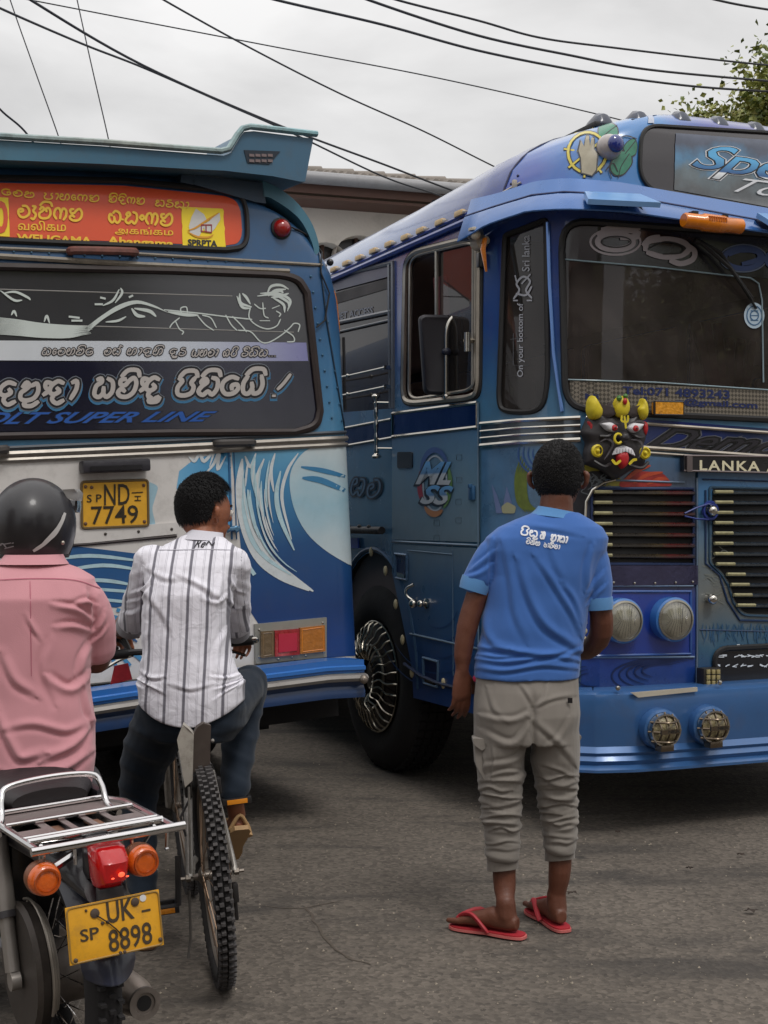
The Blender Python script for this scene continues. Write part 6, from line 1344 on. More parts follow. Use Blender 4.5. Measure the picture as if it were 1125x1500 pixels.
def rings(rg, n=28, pw=2.3):
    """torso-like loft; ring = centre, half width vector, half depth vector"""
    V, Fc = [], []
    for c, u, v in rg:
        c, u, v = Vector(c), Vector(u), Vector(v)
        for k in range(n):
            t = 2*math.pi*k/n; ct, st = math.cos(t), math.sin(t)
            V.append(c+u*(abs(ct)**(2/pw)*(1 if ct > 0 else -1))+v*(abs(st)**(2/pw)*(1 if st > 0 else -1)))
    for i in range(len(rg)-1):
        for k in range(n): k2 = (k+1) % n; Fc.append((i*n+k, i*n+k2, (i+1)*n+k2, (i+1)*n+k))
    Fc.append(tuple(range(n))[::-1]); Fc.append(tuple((len(rg)-1)*n+k for k in range(n)))
    return V, Fc
def organic(name, geos, vox, smooth, m, parent, post=None, world=True, cuts=()):
    """fuse closed shapes into one continuous surface"""
    g = join(*[fixn(q) for q in geos])
    me = bpy.data.meshes.new('t'); me.from_pydata([tuple(p) for p in g[0]], [], [tuple(f) for f in g[1]]); me.update()
    o = bpy.data.objects.new('t', me); col.objects.link(o)
    r_ = o.modifiers.new('r', 'REMESH'); r_.mode = 'VOXEL'; r_.voxel_size = vox
    if smooth: s_ = o.modifiers.new('s', 'SMOOTH'); s_.iterations = smooth; s_.factor = .5
    dg = bpy.context.evaluated_depsgraph_get(); me2 = bpy.data.meshes.new_from_object(o.evaluated_get(dg))
    n = len(me2.vertices); co = np.empty(n*3); me2.vertices.foreach_get('co', co); co = co.reshape(-1, 3)
    nr = np.empty(n*3); me2.vertices.foreach_get('normal', nr); nr = nr.reshape(-1, 3)
    attr = None
    if post:
        co2 = post(co, nr)
        if isinstance(co2, tuple): co2, attr = co2
        co = co2
    root = parent
    while root.parent is not None: root = root.parent
    co = co - np.array(FR[root.name].translation)
    me2.vertices.foreach_set('co', co.astype(np.float32).ravel())
    me2.polygons.foreach_set('use_smooth', [True]*len(me2.polygons))
    if attr is not None:
        for k, v in attr.items():
            at_ = me2.attributes.new(k, 'FLOAT', 'POINT'); at_.data.foreach_set('value', v.astype(np.float32))
    me2.materials.clear(); me2.materials.append(m); me2.name = name; me2.update()
    bpy.data.objects.remove(o); bpy.data.meshes.remove(me)
    o2 = bpy.data.objects.new(name, me2); col.objects.link(o2); o2.parent = parent
    return o2
def wob(p, k, ph):   # cheap smooth noise, vectorised
    x, y, z = p[:, 0]*k, p[:, 1]*k, p[:, 2]*k
    return (np.sin(x*1.7+1.3*np.sin(y*1.1+ph)+ph)+np.sin(y*2.1+1.1*np.sin(z*1.3+ph*2))+np.sin(z*1.9+1.4*np.sin(x*.9+ph*3)))/3
def sstep(a, b, x): t = np.clip((x-a)/(b-a), 0, 1); return t*t*(3-2*t)
def crease(x): return 1-2*np.abs(((x/(2*np.pi)) % 1)-.5)*1.0   # 0..1 triangle
def ridge(x, s=2.2): return (0.5+0.5*np.sin(x))**s
def creases(co, nr, lines, back=.15):
    """press creases into cloth along lines (drawn where the folds lie on the near side); (points, height, width)"""
    Y = np.maximum(co[:, 1], .5); X = CX+F*co[:, 0]/Y; Z = CY-F*(co[:, 2]-H)/Y; d = np.zeros(len(co)); m = sstep(back+.25, back-.25, nr[:, 1])
    for pts, A_, w_ in lines:
        P = np.array([tuple(p)[:2] for p in cr_path([Vector((*q, 0)) for q in pts], 5)]); best = np.full(len(co), 1e9); sg = np.zeros(len(co)); tp_ = np.zeros(len(co))
        box_ = (X > P[:, 0].min()-4*w_) & (X < P[:, 0].max()+4*w_) & (Z > P[:, 1].min()-4*w_) & (Z < P[:, 1].max()+4*w_)
        ii = np.where(box_)[0]; n = len(P)-1
        for i in range(n):
            a, b = P[i], P[i+1]; ab = b-a; l2 = (ab**2).sum()+1e-9
            t = np.clip(((X[ii]-a[0])*ab[0]+(Z[ii]-a[1])*ab[1])/l2, 0, 1); dx = X[ii]-a[0]-t*ab[0]; dz = Z[ii]-a[1]-t*ab[1]; ds = np.hypot(dx, dz)
            k = ds < best[ii]; j = ii[k]; best[j] = ds[k]; sg[j] = np.sign(ab[0]*dz[k]-ab[1]*dx[k]); tp_[j] = (i+t[k])/n
        s = sg*best/w_; env = np.sin(np.pi*np.clip(tp_, .04, .96))**.5
        d += np.where(best < 1e8, A_*env*(1.15*np.exp(-(s+.55)**2*1.6)-.95*np.exp(-(s-.45)**2*3.2)), 0)
    return d*m
cloth_n = [0]
def cloth(name, c, rough=.85, weave=900, var=.05, fold=.003, fscale=14, sheen=.2):
    m, nt, b = _base(name)
    _finish(nt, b, lin(c), rough, .04, 0, 0, 0, 60, .25, 0, var, 6)
    b.inputs['Sheen Weight'].default_value = sheen
    tcn = N(nt, 'ShaderNodeTexCoord'); a1 = N(nt, 'ShaderNodeTexNoise', noise_type='RIDGED_MULTIFRACTAL', Scale=fscale*.38, Detail=2.5, Roughness=.55, Distortion=.9); mpc = N(nt, 'ShaderNodeMapping'); mpc.inputs['Rotation'].default_value = (.3, .5, .2); mpc.inputs['Scale'].default_value = (1.5, 1, .8); nt.links.new(tcn.outputs['Object'], mpc.inputs[0]); nt.links.new(mpc.outputs[0], a1.inputs[0])
    w1_ = N(nt, 'ShaderNodeTexNoise', Scale=weave*.5, Detail=2.0); nt.links.new(tcn.outputs['Object'], w1_.inputs[0])
    b1 = N(nt, 'ShaderNodeBump'); b1.inputs['Distance'].default_value = fold; nt.links.new(a1.outputs[0], b1.inputs['Height'])
    b2 = N(nt, 'ShaderNodeBump'); b2.inputs['Distance'].default_value = .0006; nt.links.new(w1_.outputs[0], b2.inputs['Height']); nt.links.new(b1.outputs[0], b2.inputs['Normal']); nt.links.new(b2.outputs[0], b.inputs['Normal'])
    return m
def skinmat(name, c):
    m, nt, b = _base(name); _finish(nt, b, lin(c), .48, .08, 0, 0, .0012, 120, .45, 0, .14, 10)
    b.inputs['Subsurface Weight'].default_value = .06; b.inputs['Subsurface Radius'].default_value = (.012, .005, .003)
    return m
def V3(x, y, z): return Vector((x, y, z))
def hairmat(): return mat('hair_black', (14, 12, 13), .6, bump=.004, bscale=160, var=.3, scale=40, spec=.25)
def hair(parent, c, r, face_dir, low, seed, strands=2600, length=.022, front=.35, up=1.08, dn=.0, hx=1.0, tuft=1.0, lift=.3):
    """short cropped hair: a cap over the skull, with many short strands standing off it"""
    f = Vector(face_dir).normalized(); u = Vector((0, 0, 1)); s = f.cross(u).normalized()
    def on(d): # d unit vector in (s,f,u)
        return Vector(c)+s*d[0]*r*.80*hx+f*d[1]*r*1.0+u*d[2]*r*up
    rnd = random.Random(seed)
    def grows(d):   # hair line: low at the back, rising to the temples
        lim = low+ (d[1]+1)*.5*front*1.6 if d[1] > -.2 else low+.0
        return d[2] > lim - .25*max(0, -d[1]) + .05*noise.noise(Vector(d)*6)
    g = ball((0, 0, 0), 1, 40); V, keep = [], []
    for p in g[0]: V.append(on(p)+ (on(p)-Vector(c)).normalized()*.004)
    ok = [grows(p-Vector((0, 0, .03))) for p in g[0]]
    F2 = [fc for fc in g[1] if all(ok[i] for i in fc)]
    cap = obj('hair', (V, F2), hairmat(), parent, world=True)
    sv, sf = [], []
    for i in range(strands):
        while True:
            d = Vector((rnd.gauss(0, 1), rnd.gauss(0, 1), rnd.gauss(0, 1))).normalized()
            if grows(d+Vector((0, 0, rnd.random()**3*.16))): break
        p = on(d); n_ = (p-Vector(c)).normalized(); l = length*(.55+.7*rnd.random())*(1+.6*max(0, d[2])*tuft)
        tb_ = max(0, min(1, (d[2]-.05)/.8)); cmb = f*tb_*.9+s*(.35*d[0])+Vector((0, 0, -1))*(1-tb_)+Vector((rnd.uniform(-.4, .4), rnd.uniform(-.4, .4), rnd.uniform(-.3, .3))); cmb -= n_*cmb.dot(n_); dirn = (cmb.normalized()+n_*(lift*(.4+1.2*rnd.random()))*(1+(tuft-1)*max(0, d[2]))).normalized()
        w_ = n_.cross(dirn); w_ = (w_.normalized() if w_.length > 1e-3 else n_.orthogonal())*.0016
        k = len(sv); sv += [p-w_, p+w_, p+dirn*l*.6+n_*.004+w_*.7, p+dirn*l*.6+n_*.004-w_*.7, p+dirn*l+Vector((0, 0, -.004))]
        sf += [(k, k+1, k+2, k+3), (k+3, k+2, k+4)]
    so_ = obj('hair_strands', (sv, sf), hairmat(), cap, world=True); so_['kind'] = 'stuff'
    return cap
def head_geos(c, r, f, jaw=True):
    """skull, jaw, nose and ears as closed shapes to be fused with the body; f = facing direction"""
    f = Vector(f).normalized(); u = Vector((0, 0, 1)); s = f.cross(u).normalized()
    Rm = Matrix((s, f, u)).transposed(); c = Vector(c)
    gs = [ball(c, r, 24, (.78, .98, 1.02), Rm), ball(c+f*r*.28-u*r*.55, r*.62, 18, (.95, .95, .95), Rm), ball(c+f*r*.50-u*r*.95, r*.34, 14, (1.1, .9, .7), Rm)]
    gs.append(chain([c+f*r*.92+u*r*.05, c+f*r*1.02-u*r*.28], [r*.09, r*.13], 10, 2))
    gs.append(chain([c+f*r*.86-u*r*.58-s*r*.2, c+f*r*.93-u*r*.58, c+f*r*.86-u*r*.58+s*r*.2], [r*.08, r*.11, r*.08], 8, 2))
    for q in (-1, 1):
        e0 = c+s*q*r*.82-f*r*.02-u*r*.12
        gs.append(chain([e0+u*r*.24, e0+s*q*r*.14+u*r*.16-f*r*.06, e0+s*q*r*.12-u*r*.12-f*r*.04, e0-u*r*.3+f*r*.03], [r*.07, r*.11, r*.09, r*.06], 8, 3, flat=1.0))
    return gs
def face_bits(parent, c, r, f):
    f = Vector(f).normalized(); u = Vector((0, 0, 1)); s = f.cross(u).normalized(); c = Vector(c)
    for q in (-1, 1):
        e_ = c+f*r*.86+s*q*r*.33-u*r*.08
        o = obj('eye', ball(e_, r*.12, 12), mat('eye_white', (210, 204, 196), .2), parent, world=True)
        obj('iris', ball(e_+f*r*.085, r*.055, 10), mat('iris_dark', (30, 20, 16), .1), o, world=True)
        obj('eyebrow', tube([e_+u*r*.2-s*q*r*.17+f*r*.06, e_+u*r*.26+f*r*.06, e_+u*r*.2+s*q*r*.2-f*r*.06], [r*.03, r*.04, r*.02], 6), hairmat(), parent, world=True)
def hand_geos(w_, palm_dir, side_dir, fingers=5, curl=.6, L_=.185, thumb=1):
    """hand from the wrist: palm block and five bent fingers. palm_dir points to the fingertips, side_dir to the thumb"""
    d = Vector(palm_dir).normalized(); s = Vector(side_dir); s = (s-d*s.dot(d)).normalized(); n_ = d.cross(s).normalized()*thumb
    w_ = Vector(w_); pl = L_*.52
    gs = [rings([(w_, s*.026, n_*.019), (w_+d*pl*.4, s*.037, n_*.017), (w_+d*pl*.85, s*.041, n_*.014), (w_+d*pl, s*.038, n_*.010)], 14)]
    for i, (off, ln, r_) in enumerate([(.031, .078, .0088), (.0105, .088, .009), (-.0105, .082, .0086), (-.031, .064, .0078)]):
        b0 = w_+d*pl*.9+s*off; a1 = curl*(.7+.18*i); p1 = b0+(d*math.cos(a1*.5)+n_*math.sin(a1*.5))*ln*.48; p2 = p1+(d*math.cos(a1*1.4)+n_*math.sin(a1*1.4))*ln*.32; p3 = p2+(d*math.cos(a1*2.1)+n_*math.sin(a1*2.1))*ln*.26
        gs.append(chain([b0-d*.02, b0, p1, p2, p3], [r_*1.05, r_*1.05, r_, r_*.92, r_*.75], 8, 2))
    t0 = w_+d*pl*.25+s*.026; t1 = t0+(d*.6+s*.65+n_*.25).normalized()*.04; t2 = t1+(d*.9+s*.2+n_*.3).normalized()*.032
    gs.append(chain([t0-s*.012, t0, t1, t2], [.014, .0135, .0105, .0085], 8, 2))
    return gs
def foot_geos(ankle, d, L_=.25, r_=.034, lift=0.0):
    """bare foot; d = heading on the ground; ankle above the heel"""
    d = Vector((d[0], d[1], 0)).normalized(); s = Vector((-d.y, d.x, 0)); a = Vector(ankle); z = lift
    h = Vector((a.x, a.y, 0))-d*.035
    gs = [chain([a, h+d*.03+Vector((0, 0, z+.05))], [r_, r_*1.05], 12, 2),
          rings([(h-d*.012+Vector((0, 0, z+.03)), s*.020, Vector((0, 0, .022))), (h+d*.02+Vector((0, 0, z+.036)), s*.031, Vector((0, 0, .034))), (h+d*L_*.35+Vector((0, 0, z+.042)), s*.033, Vector((0, 0, .038))), (h+d*L_*.6+Vector((0, 0, z+.03)), s*.041, Vector((0, 0, .026))), (h+d*L_*.8+Vector((0, 0, z+.022)), s*.042, Vector((0, 0, .018))), (h+d*L_*.86+Vector((0, 0, z+.02)), s*.036, Vector((0, 0, .014)))], 16)]
    for i, (o, l, q) in enumerate([(.030, .055, .0125), (.012, .048, .0095), (-.003, .042, .009), (-.017, .035, .0085), (-.030, .027, .008)]):
        b0 = h+d*(L_*.80-.004*i)+s*o*(1)+Vector((0, 0, z+.018)); gs.append(chain([b0, b0+d*l+Vector((0, 0, -.004))], [q, q*.85], 8, 2))
    return gs, h, d, s
def slipper(parent, h, d, s, sole_m, strap_m, L_=.27, z=0.0):
    prof = [(-.040, .014), (-.028, .028), (.0, .035), (.05, .036), (.1, .034), (.16, .044), (.20, .047), (.23, .040), (.247, .018)]
    out = cr_path([h+d*x+s*y for x, y in prof]+[h+d*x-s*y for x, y in prof[::-1]], 3, True)
    sole = obj('sandal_sole', join(prism([p+Vector((0, 0, z+.0015)) for p in out], (0, 0, .009))), sole_m, parent, world=True, smooth=False)
    obj('footbed', prism([h+d*.1+(p-h-d*.1)*.96+Vector((0, 0, z+.0108)) for p in out], (0, 0, .005)), strap_m, sole, world=True, smooth=False)
    toe = h+d*.205+s*.014+Vector((0, 0, z+.045))
    for q in (-1, 1):
        obj('sandal_strap', tube(cr_path([toe+Vector((0, 0, -.02)), toe, h+d*.15+s*q*.036+Vector((0, 0, z+.066)), h+d*.10+s*q*.043+Vector((0, 0, z+.03)), h+d*.085+s*q*.040+Vector((0, 0, z+.012))], 4), .0075, 8, sx=1.3), strap_m, sole, world=True)
    return sole
# ---------------------------------------------------------------- standing man
Ym = 4.75; k_ = F/Ym
def pm(px, py, dy=0): return P3(px, py, Ym+dy)
def pr(cx, cy, hw, hd, dy=0, tilt=0): return (pm(cx, cy, dy), Vector((hw/k_, 0, -tilt*hw/k_)), Vector((0, hd, 0)))
Mm = T(pm(775, 1365).x, Ym, 0)
man = thing('person', 'man standing seen from behind in a blue polo shirt, rolled khaki trousers and red sandals', 'man', Mm)
skm = skinmat('skin_dark_brown', (98, 58, 42))
hc_ = pm(818, 697, .03); hr = .105
f_m = Vector((.30, 1, .0))
larm = [pm(738, 818), pm(706, 858), pm(688, 905), pm(679, 950), pm(677, 984)]
rarm = [pm(856, 818), pm(875, 870), pm(881, 925, .03), pm(860, 952, .13), pm(838, 950, .25)]
fl_a = pm(739, 1330).copy(); fr_a = pm(815, 1322, .06).copy()
gl_, hl_, dl_, sl_ = foot_geos((fl_a.x, Ym-.04, .10), (-.80, .48), .235)
gr_, hr_, dr_, sr_ = foot_geos((fr_a.x, Ym+.06, .10), (-.30, .95), .235)
for g in (gl_, gr_):
    for i, q in enumerate(g): g[i] = ([Vector(p)+Vector((0, 0, .016)) for p in q[0]], q[1])
body_g = head_geos(hc_, hr, f_m)+[chain([pm(816, 722, .0), pm(814, 765, .0)], [.056, .062], 16, 3),
    rings([pr(810, 765, 40, .07), pr(804, 785, 72, .085), pr(798, 830, 66, .10), pr(780, 950, 62, .10), pr(772, 1040, 68, .11)]),
    chain(larm, [.036, .040, .038, .033, .023], 14), chain(rarm, [.036, .040, .041, .036, .025], 14),
    chain([pm(736, 1100), pm(736, 1160), pm(738, 1230), pm(739, 1290), Vector((fl_a.x, Ym-.04, .11))], [.06, .05, .043, .040, .031], 14),
    chain([pm(810, 1100, .02), pm(812, 1160, .04), pm(820, 1220, .05), pm(820, 1275, .05), Vector((fr_a.x, Ym+.06, .11))], [.055, .046, .043, .040, .031], 14)]
body_g += hand_geos(pm(677, 984), (-.02, .05, -1), (.62, .35, 0), curl=.42, thumb=-1)+hand_geos(pm(838, 950, .25), (-.5, 1, .1), (0, .2, 1), curl=.8)+gl_+gr_
organic('body', body_g, .0048, 5, skm, man, lambda co, nr: co+nr*(wob(co, 60, 1)*.0008)[:, None])
hair(man, hc_+Vector((0, 0, .008)), hr*1.02, f_m, -.50, 3, 6000, .010, .55, 1.07, lift=.25)
face_bits(man, hc_, hr, f_m)
def polo_post(co, nr):
    u = (co[:, 0]-pm(772, 900).x); z = co[:, 2]
    back = sstep(.1, -.4, nr[:, 1])
    zz = lambda py: H+(CY-py)/k_
    tors = sstep(zz(1000), zz(960), z)*sstep(zz(760), zz(820), z)
    d = np.zeros(len(co))
    # long slanting folds from the left shoulder blade to the right hip
    d += creases(co, nr, [([(756, 823), (772, 875), (794, 916), (827, 941), (849, 955)], .009, 9), ([(783, 818), (805, 850), (822, 878), (838, 905), (849, 930)], .007, 7), ([(822, 856), (838, 878), (849, 911)], .006, 6), ([(735, 800), (745, 850), (752, 900), (770, 940)], .005, 9),
        ([(709, 861), (707, 916), (720, 944), (745, 952)], .007, 8), ([(698, 950), (740, 955), (794, 961), (844, 956)], .010, 6), ([(698, 967), (745, 972), (805, 963), (844, 969)], .008, 5), ([(701, 981), (740, 985), (794, 977), (841, 981)], .007, 5), ([(845, 950), (820, 962), (790, 966)], .007, 5), ([(702, 960), (730, 964), (760, 960)], .006, 4),
        ([(722, 806), (704, 820), (690, 833)], .006, 5), ([(718, 826), (700, 838), (684, 843)], .006, 5), ([(722, 790), (718, 820), (716, 850)], -.007, 6), ([(866, 800), (858, 832), (856, 864)], .007, 6), ([(884, 836), (870, 852), (860, 870)], .005, 5), ([(886, 856), (874, 868), (862, 884)], .005, 4), ([(800, 790), (812, 830), (824, 850)], .003, 8), ([(760, 770), (800, 776), (850, 786)], .003, 6)])
    # gathers above the hem
    wst = sstep(zz(925), zz(948), z*-1*-1) * 0
    wst = np.exp(-((z-zz(962))/.045)**2)
    d += .003*wob(co, 22, 4)
    return co+nr*d[:, None]
polo_m = cloth('polo_blue', (62, 104, 172), .8, fold=.004, fscale=16); polo_t = cloth('polo_trim', (88, 138, 190), .8, fold=.001)
tor = [pr(814, 750, 34, .062, .0), pr(811, 760, 55, .078, 0), pr(806, 772, 77, .095, 0), pr(801, 788, 90, .108, 0), pr(798, 806, 90, .115, 0), pr(795, 842, 78, .120), pr(787, 890, 76, .118), pr(779, 935, 77, .118), pr(773, 965, 77, .124), pr(771, 992, 77, .128)]
polo = organic('polo_shirt', [rings(tor, 36), chain([pm(741, 800), pm(722, 812), pm(707, 838), pm(697, 853)], [.056, .057, .055, .051], 18), chain([pm(850, 798), pm(867, 816), pm(874, 850), pm(875, 878)], [.056, .056, .054, .051], 18)], .0048, 5, polo_m, man, polo_post)
obj('collar', rings([(pm(816, 746, -.0), Vector((.066, 0, -.012)), Vector((0, .064, 0))), (pm(815, 751, -.0), Vector((.072, 0, -.012)), Vector((0, .069, 0))), (pm(814, 758, -.0), Vector((.088, 0, -.012)), Vector((0, .079, 0)))], 36), polo_t, polo, world=True)
for (a, b, r0, r1) in ((pm(699.5, 848), pm(694, 866), .0545, .0525), (pm(875, 875), pm(876, 893), .053, .051)):
    obj('sleeve_band', tube([a, a.lerp(b, .5), b, b.lerp(a, .02)], [r0, r0+.001, r1, r1*.9], 28), polo_t, polo, world=True)
def on_back(obj_, pts2, off=.004):
    pass
def decal_on(parent, target, m, name, lines, w, off=.003):
    """lay drawn strokes (photo pixels) on a garment by casting onto its real surface"""
    from mathutils.bvhtree import BVHTree
    me = target.data; bv = BVHTree.FromPolygons([v.co.copy() for v in me.vertices], [tuple(p.vertices) for p in me.polygons])
    root = target
    while root.parent is not None: root = root.parent
    o0 = FR[root.name].inverted() @ Vector((0, 0, H)); gs = []
    for i, ln in enumerate(lines):
        V, Fc = ribbon2(ln, w, 4); out = []
        for (x, y) in V:
            d = Vector(((x-CX)/F, 1, (CY-y)/F)).normalized(); h = bv.ray_cast(o0, d)
            if h[0] is None: break
            out.append(h[0]+h[1]*(off+i*.00004)*(1 if h[1].dot(d) < 0 else -1))
        if len(out) == len(V): gs.append((out, Fc))
    if gs: return obj(name, join(*gs), m, parent)
def decal_text(parent, target, m, name, body_, quad, bold=0, shear=0):
    V, Fc = text_geo(body_, bold, shear); q = fit(V, quad)
    from mathutils.bvhtree import BVHTree
    me = target.data; bv = BVHTree.FromPolygons([v.co.copy() for v in me.vertices], [tuple(p.vertices) for p in me.polygons])
    root = target
    while root.parent is not None: root = root.parent
    o0 = FR[root.name].inverted() @ Vector((0, 0, H)); out = []
    for (x, y) in q:
        d = Vector(((x-CX)/F, 1, (CY-y)/F)).normalized(); h = bv.ray_cast(o0, d)
        if h[0] is None: return None
        out.append(h[0]-d*.004)
    return obj(name, (out, Fc), m, parent)
def sin_lines(seq, p0, p1, h):
    class _S: pass
    store = []
    global strokes
    keep = strokes
    def grab(sf, lines, w, off, taper=False, n=5): store.extend(lines); return None
    strokes = grab; sinhala(None, seq, p0, p1, h, 1); strokes = keep
    return store
wht = mat('print_white', (220, 222, 228), .7)
decal_on(polo, polo, wht, 'shirt_print', sin_lines('pa+i,ta+u', (762, 783), (788, 788), 9), 2.4)
decal_on(polo, polo, wht, 'shirt_print', sin_lines('sha', (791, 789), (799, 790), 10)+sin_lines('ma,aa,ta,aa', (806, 792), (831, 796), 9), 2.4)
decal_on(polo, polo, wht, 'shirt_print', sin_lines('va+i,sha,na', (770, 796), (791, 800), 6)+sin_lines('ca,aa,ra+i,ka,aa', (796, 801), (820, 805), 6), 1.5)
kh = cloth('khaki_trousers', (128, 122, 115), .9, fold=.006, fscale=18)
def pants_post(co, nr):
    z = co[:, 2]; u = co[:, 0]; zz = lambda py: H+(CY-py)/k_
    d = np.zeros(len(co))
    band_ = sstep(zz(1235), zz(1215), z)*sstep(zz(1140), zz(1165), z)
    a_l = np.arctan2(co[:, 1]-Ym-.02, u-np.where(u < pm(773, 0).x, pm(736, 0).x, pm(816, 0).x))
    d += .005*(ridge(z*118+2.6*wob(co, 6, 1)+1.6*np.sin(a_l*2+z*9), 1.6)-.45)*band_*(.75+.6*wob(co, 9, 4))
    d += .003*(ridge(z*190-2.2*np.sin(a_l*1.0+2+z*14)+2*wob(co, 9, 7), 2)-.4)*band_
    d -= .016*np.exp(-((u-pm(775, 0).x)/.010)**2)*sstep(zz(1125), zz(1090), z)*sstep(zz(1000), zz(1030), z)
    rt_ = random.Random(12); ll = []
    for (x0, x1, ys) in ((700, 766, (1146, 1157, 1167, 1178, 1188, 1198, 1207, 1216, 1236, 1246)), (780, 846, (1138, 1149, 1160, 1171, 1181, 1191, 1200, 1208, 1226, 1235))):
        for y_ in ys:
            a, b = rt_.uniform(-9, 9), rt_.uniform(-9, 9); w_ = rt_.uniform(2.6, 4.6); am = rt_.uniform(.006, .012)*(.6 if y_ > 1222 else 1)
            xa, xb = (x0, x1) if rt_.random() < .5 else ((x0, x1-rt_.uniform(10, 26)) if rt_.random() < .5 else (x0+rt_.uniform(10, 26), x1))
            ll.append(([(xa, y_+a*.5), ((xa*2+xb)/3, y_+rt_.uniform(-4, 4)), ((xa+2*xb)/3, y_+rt_.uniform(-4, 4)), (xb, y_+b*.5)], am, w_))
    ll += [([(777, 1040), (749, 1052), (706, 1046)], .008, 6), ([(775, 1057), (749, 1086), (706, 1069)], .008, 7), ([(775, 1075), (755, 1109), (703, 1120)], .007, 6), ([(777, 1040), (809, 1026), (841, 1020)], .006, 5), ([(777, 1055), (812, 1086), (841, 1120)], .008, 7), ([(775, 1092), (766, 1132), (726, 1143)], .008, 6), ([(778, 1109), (800, 1143), (838, 1155)], .007, 6), ([(760, 1002), (772, 1020), (782, 1038)], .007, 5), ([(712, 1010), (722, 1040), (740, 1056)], .005, 6), ([(800, 1002), (796, 1020), (784, 1036)], .006, 5), ([(834, 1050), (820, 1075), (800, 1090)], .005, 6), ([(768, 1130), (740, 1128), (712, 1136)], .006, 4), ([(790, 1120), (815, 1128), (840, 1140)], .006, 4), ([(720, 1090), (722, 1120), (718, 1146)], .004, 3), ([(704, 1100), (708, 1122), (704, 1140)], .006, 4)]
    ll = [(p_, a_q*.72, w_q) for p_, a_q, w_q in ll]
    d += creases(co, nr, ll)
    d += .006*(ridge(z*90+u*24+1.5*wob(co, 10, 9), 2)-.4)*sstep(zz(1262), zz(1250), z)*sstep(zz(1225), zz(1240), z)
    d += .003*wob(co, 26, 8)
    return co+nr*d[:, None]
pants = organic('trousers', [rings([pr(772, 984, 74, .112), pr(772, 1010, 76, .122, -.01), pr(772, 1045, 78, .132, -.015), pr(771, 1085, 76, .128, -.01)]),
    rings([pr(737, 1070, 38, .125), pr(734, 1110, 36, .112), pr(733, 1150, 32, .095), pr(734, 1190, 29, .082), pr(735, 1225, 26, .073), pr(736, 1250, 25, .068), pr(737, 1258, 22, .06)]),
    rings([pr(810, 1070, 38, .125, .01), pr(813, 1110, 36, .112, .02), pr(815, 1150, 31, .095, .04), pr(818, 1190, 28, .082, .05), pr(820, 1215, 26, .073, .05), pr(821, 1240, 24, .068, .05), pr(821, 1247, 21, .06, .05)])], .0042, 5, kh, man, pants_post)
cuff_m = cloth('cuff_khaki', (120, 113, 106), .9, fold=.001)
for (cx, y0, y1, dy, hw) in ((736, 1254, 1274, 0, 22.5), (820, 1243, 1259, .05, 21.5)):
    n = 40; V, Fq = [], []
    for j, y in enumerate((y0, (y0+y1)/2, y1)):
        c = pm(cx, y, dy)
        for i in range(n): t = 6.2832*i/n; rr2 = 1+.028*(i % 2); V.append(c+Vector((hw/k_*math.cos(t)*rr2, .052*math.sin(t)*rr2, .01*math.cos(t+1))))
    for j in range(2):
        for i in range(n): Fq.append((j*n+i, j*n+(i+1) % n, (j+1)*n+(i+1) % n, (j+1)*n+i))
    obj('cuff', (V, Fq), cuff_m, pants, world=True)
def puff(poly, Yd, th, m, name, parent):
    P = [P3(x, y, Yd) for x, y in poly]; c = sum(P, Vector())/len(P)
    n = len(P); V = [p+Vector((0, .05, 0)) for p in P]+P+[c+(p-c)*.93+Vector((0, -th, 0)) for p in P]
    Fq = [(i, (i+1) % n, n+(i+1) % n, n+i) for i in range(n)]+[(n+i, n+(i+1) % n, 2*n+(i+1) % n, 2*n+i) for i in range(n)]+[tuple(2*n+i for i in range(n))]
    return obj(name, fixn((V, Fq)), m, parent, world=True)
puff(rpoly([(694, 1088), (718, 1086), (722, 1140), (712, 1148), (696, 1120)], 4), Ym-.062, .012, kh, 'cargo_pocket', pants)
puff(rpoly([(692, 1080), (720, 1082), (716, 1092), (706, 1100), (693, 1090)], 3), Ym-.075, .012, kh, 'pocket_flap', pants)
puff(rpoly([(836, 1070), (850, 1078), (846, 1125), (836, 1134)], 3), Ym+.0, .012, kh, 'cargo_pocket', pants)
puff(rpoly([(836, 1068), (852, 1078), (850, 1084), (838, 1086)], 2), Ym-.01, .014, kh, 'pocket_flap', pants)
obj('pocket_label', box(pm(835, 1026, -.118), (.016, .004, .018)), blackp, pants, world=True)
obj('pink_shirt_tail', chain([pm(704, 982, -.0), pm(698, 994, -.0)], [.010, .014], 10, 2, flat=.6), cloth('pink_cloth', (196, 56, 96), .8), man, world=True)
rs_ = mat('sandal_red', (166, 38, 48), .6, var=.1); rs2 = mat('sandal_pink_sole', (196, 104, 100), .7, dirt=.3)
slipper(man, hl_, dl_, sl_, rs2, rs_); slipper(man, hr_, dr_, sr_, rs2, rs_)
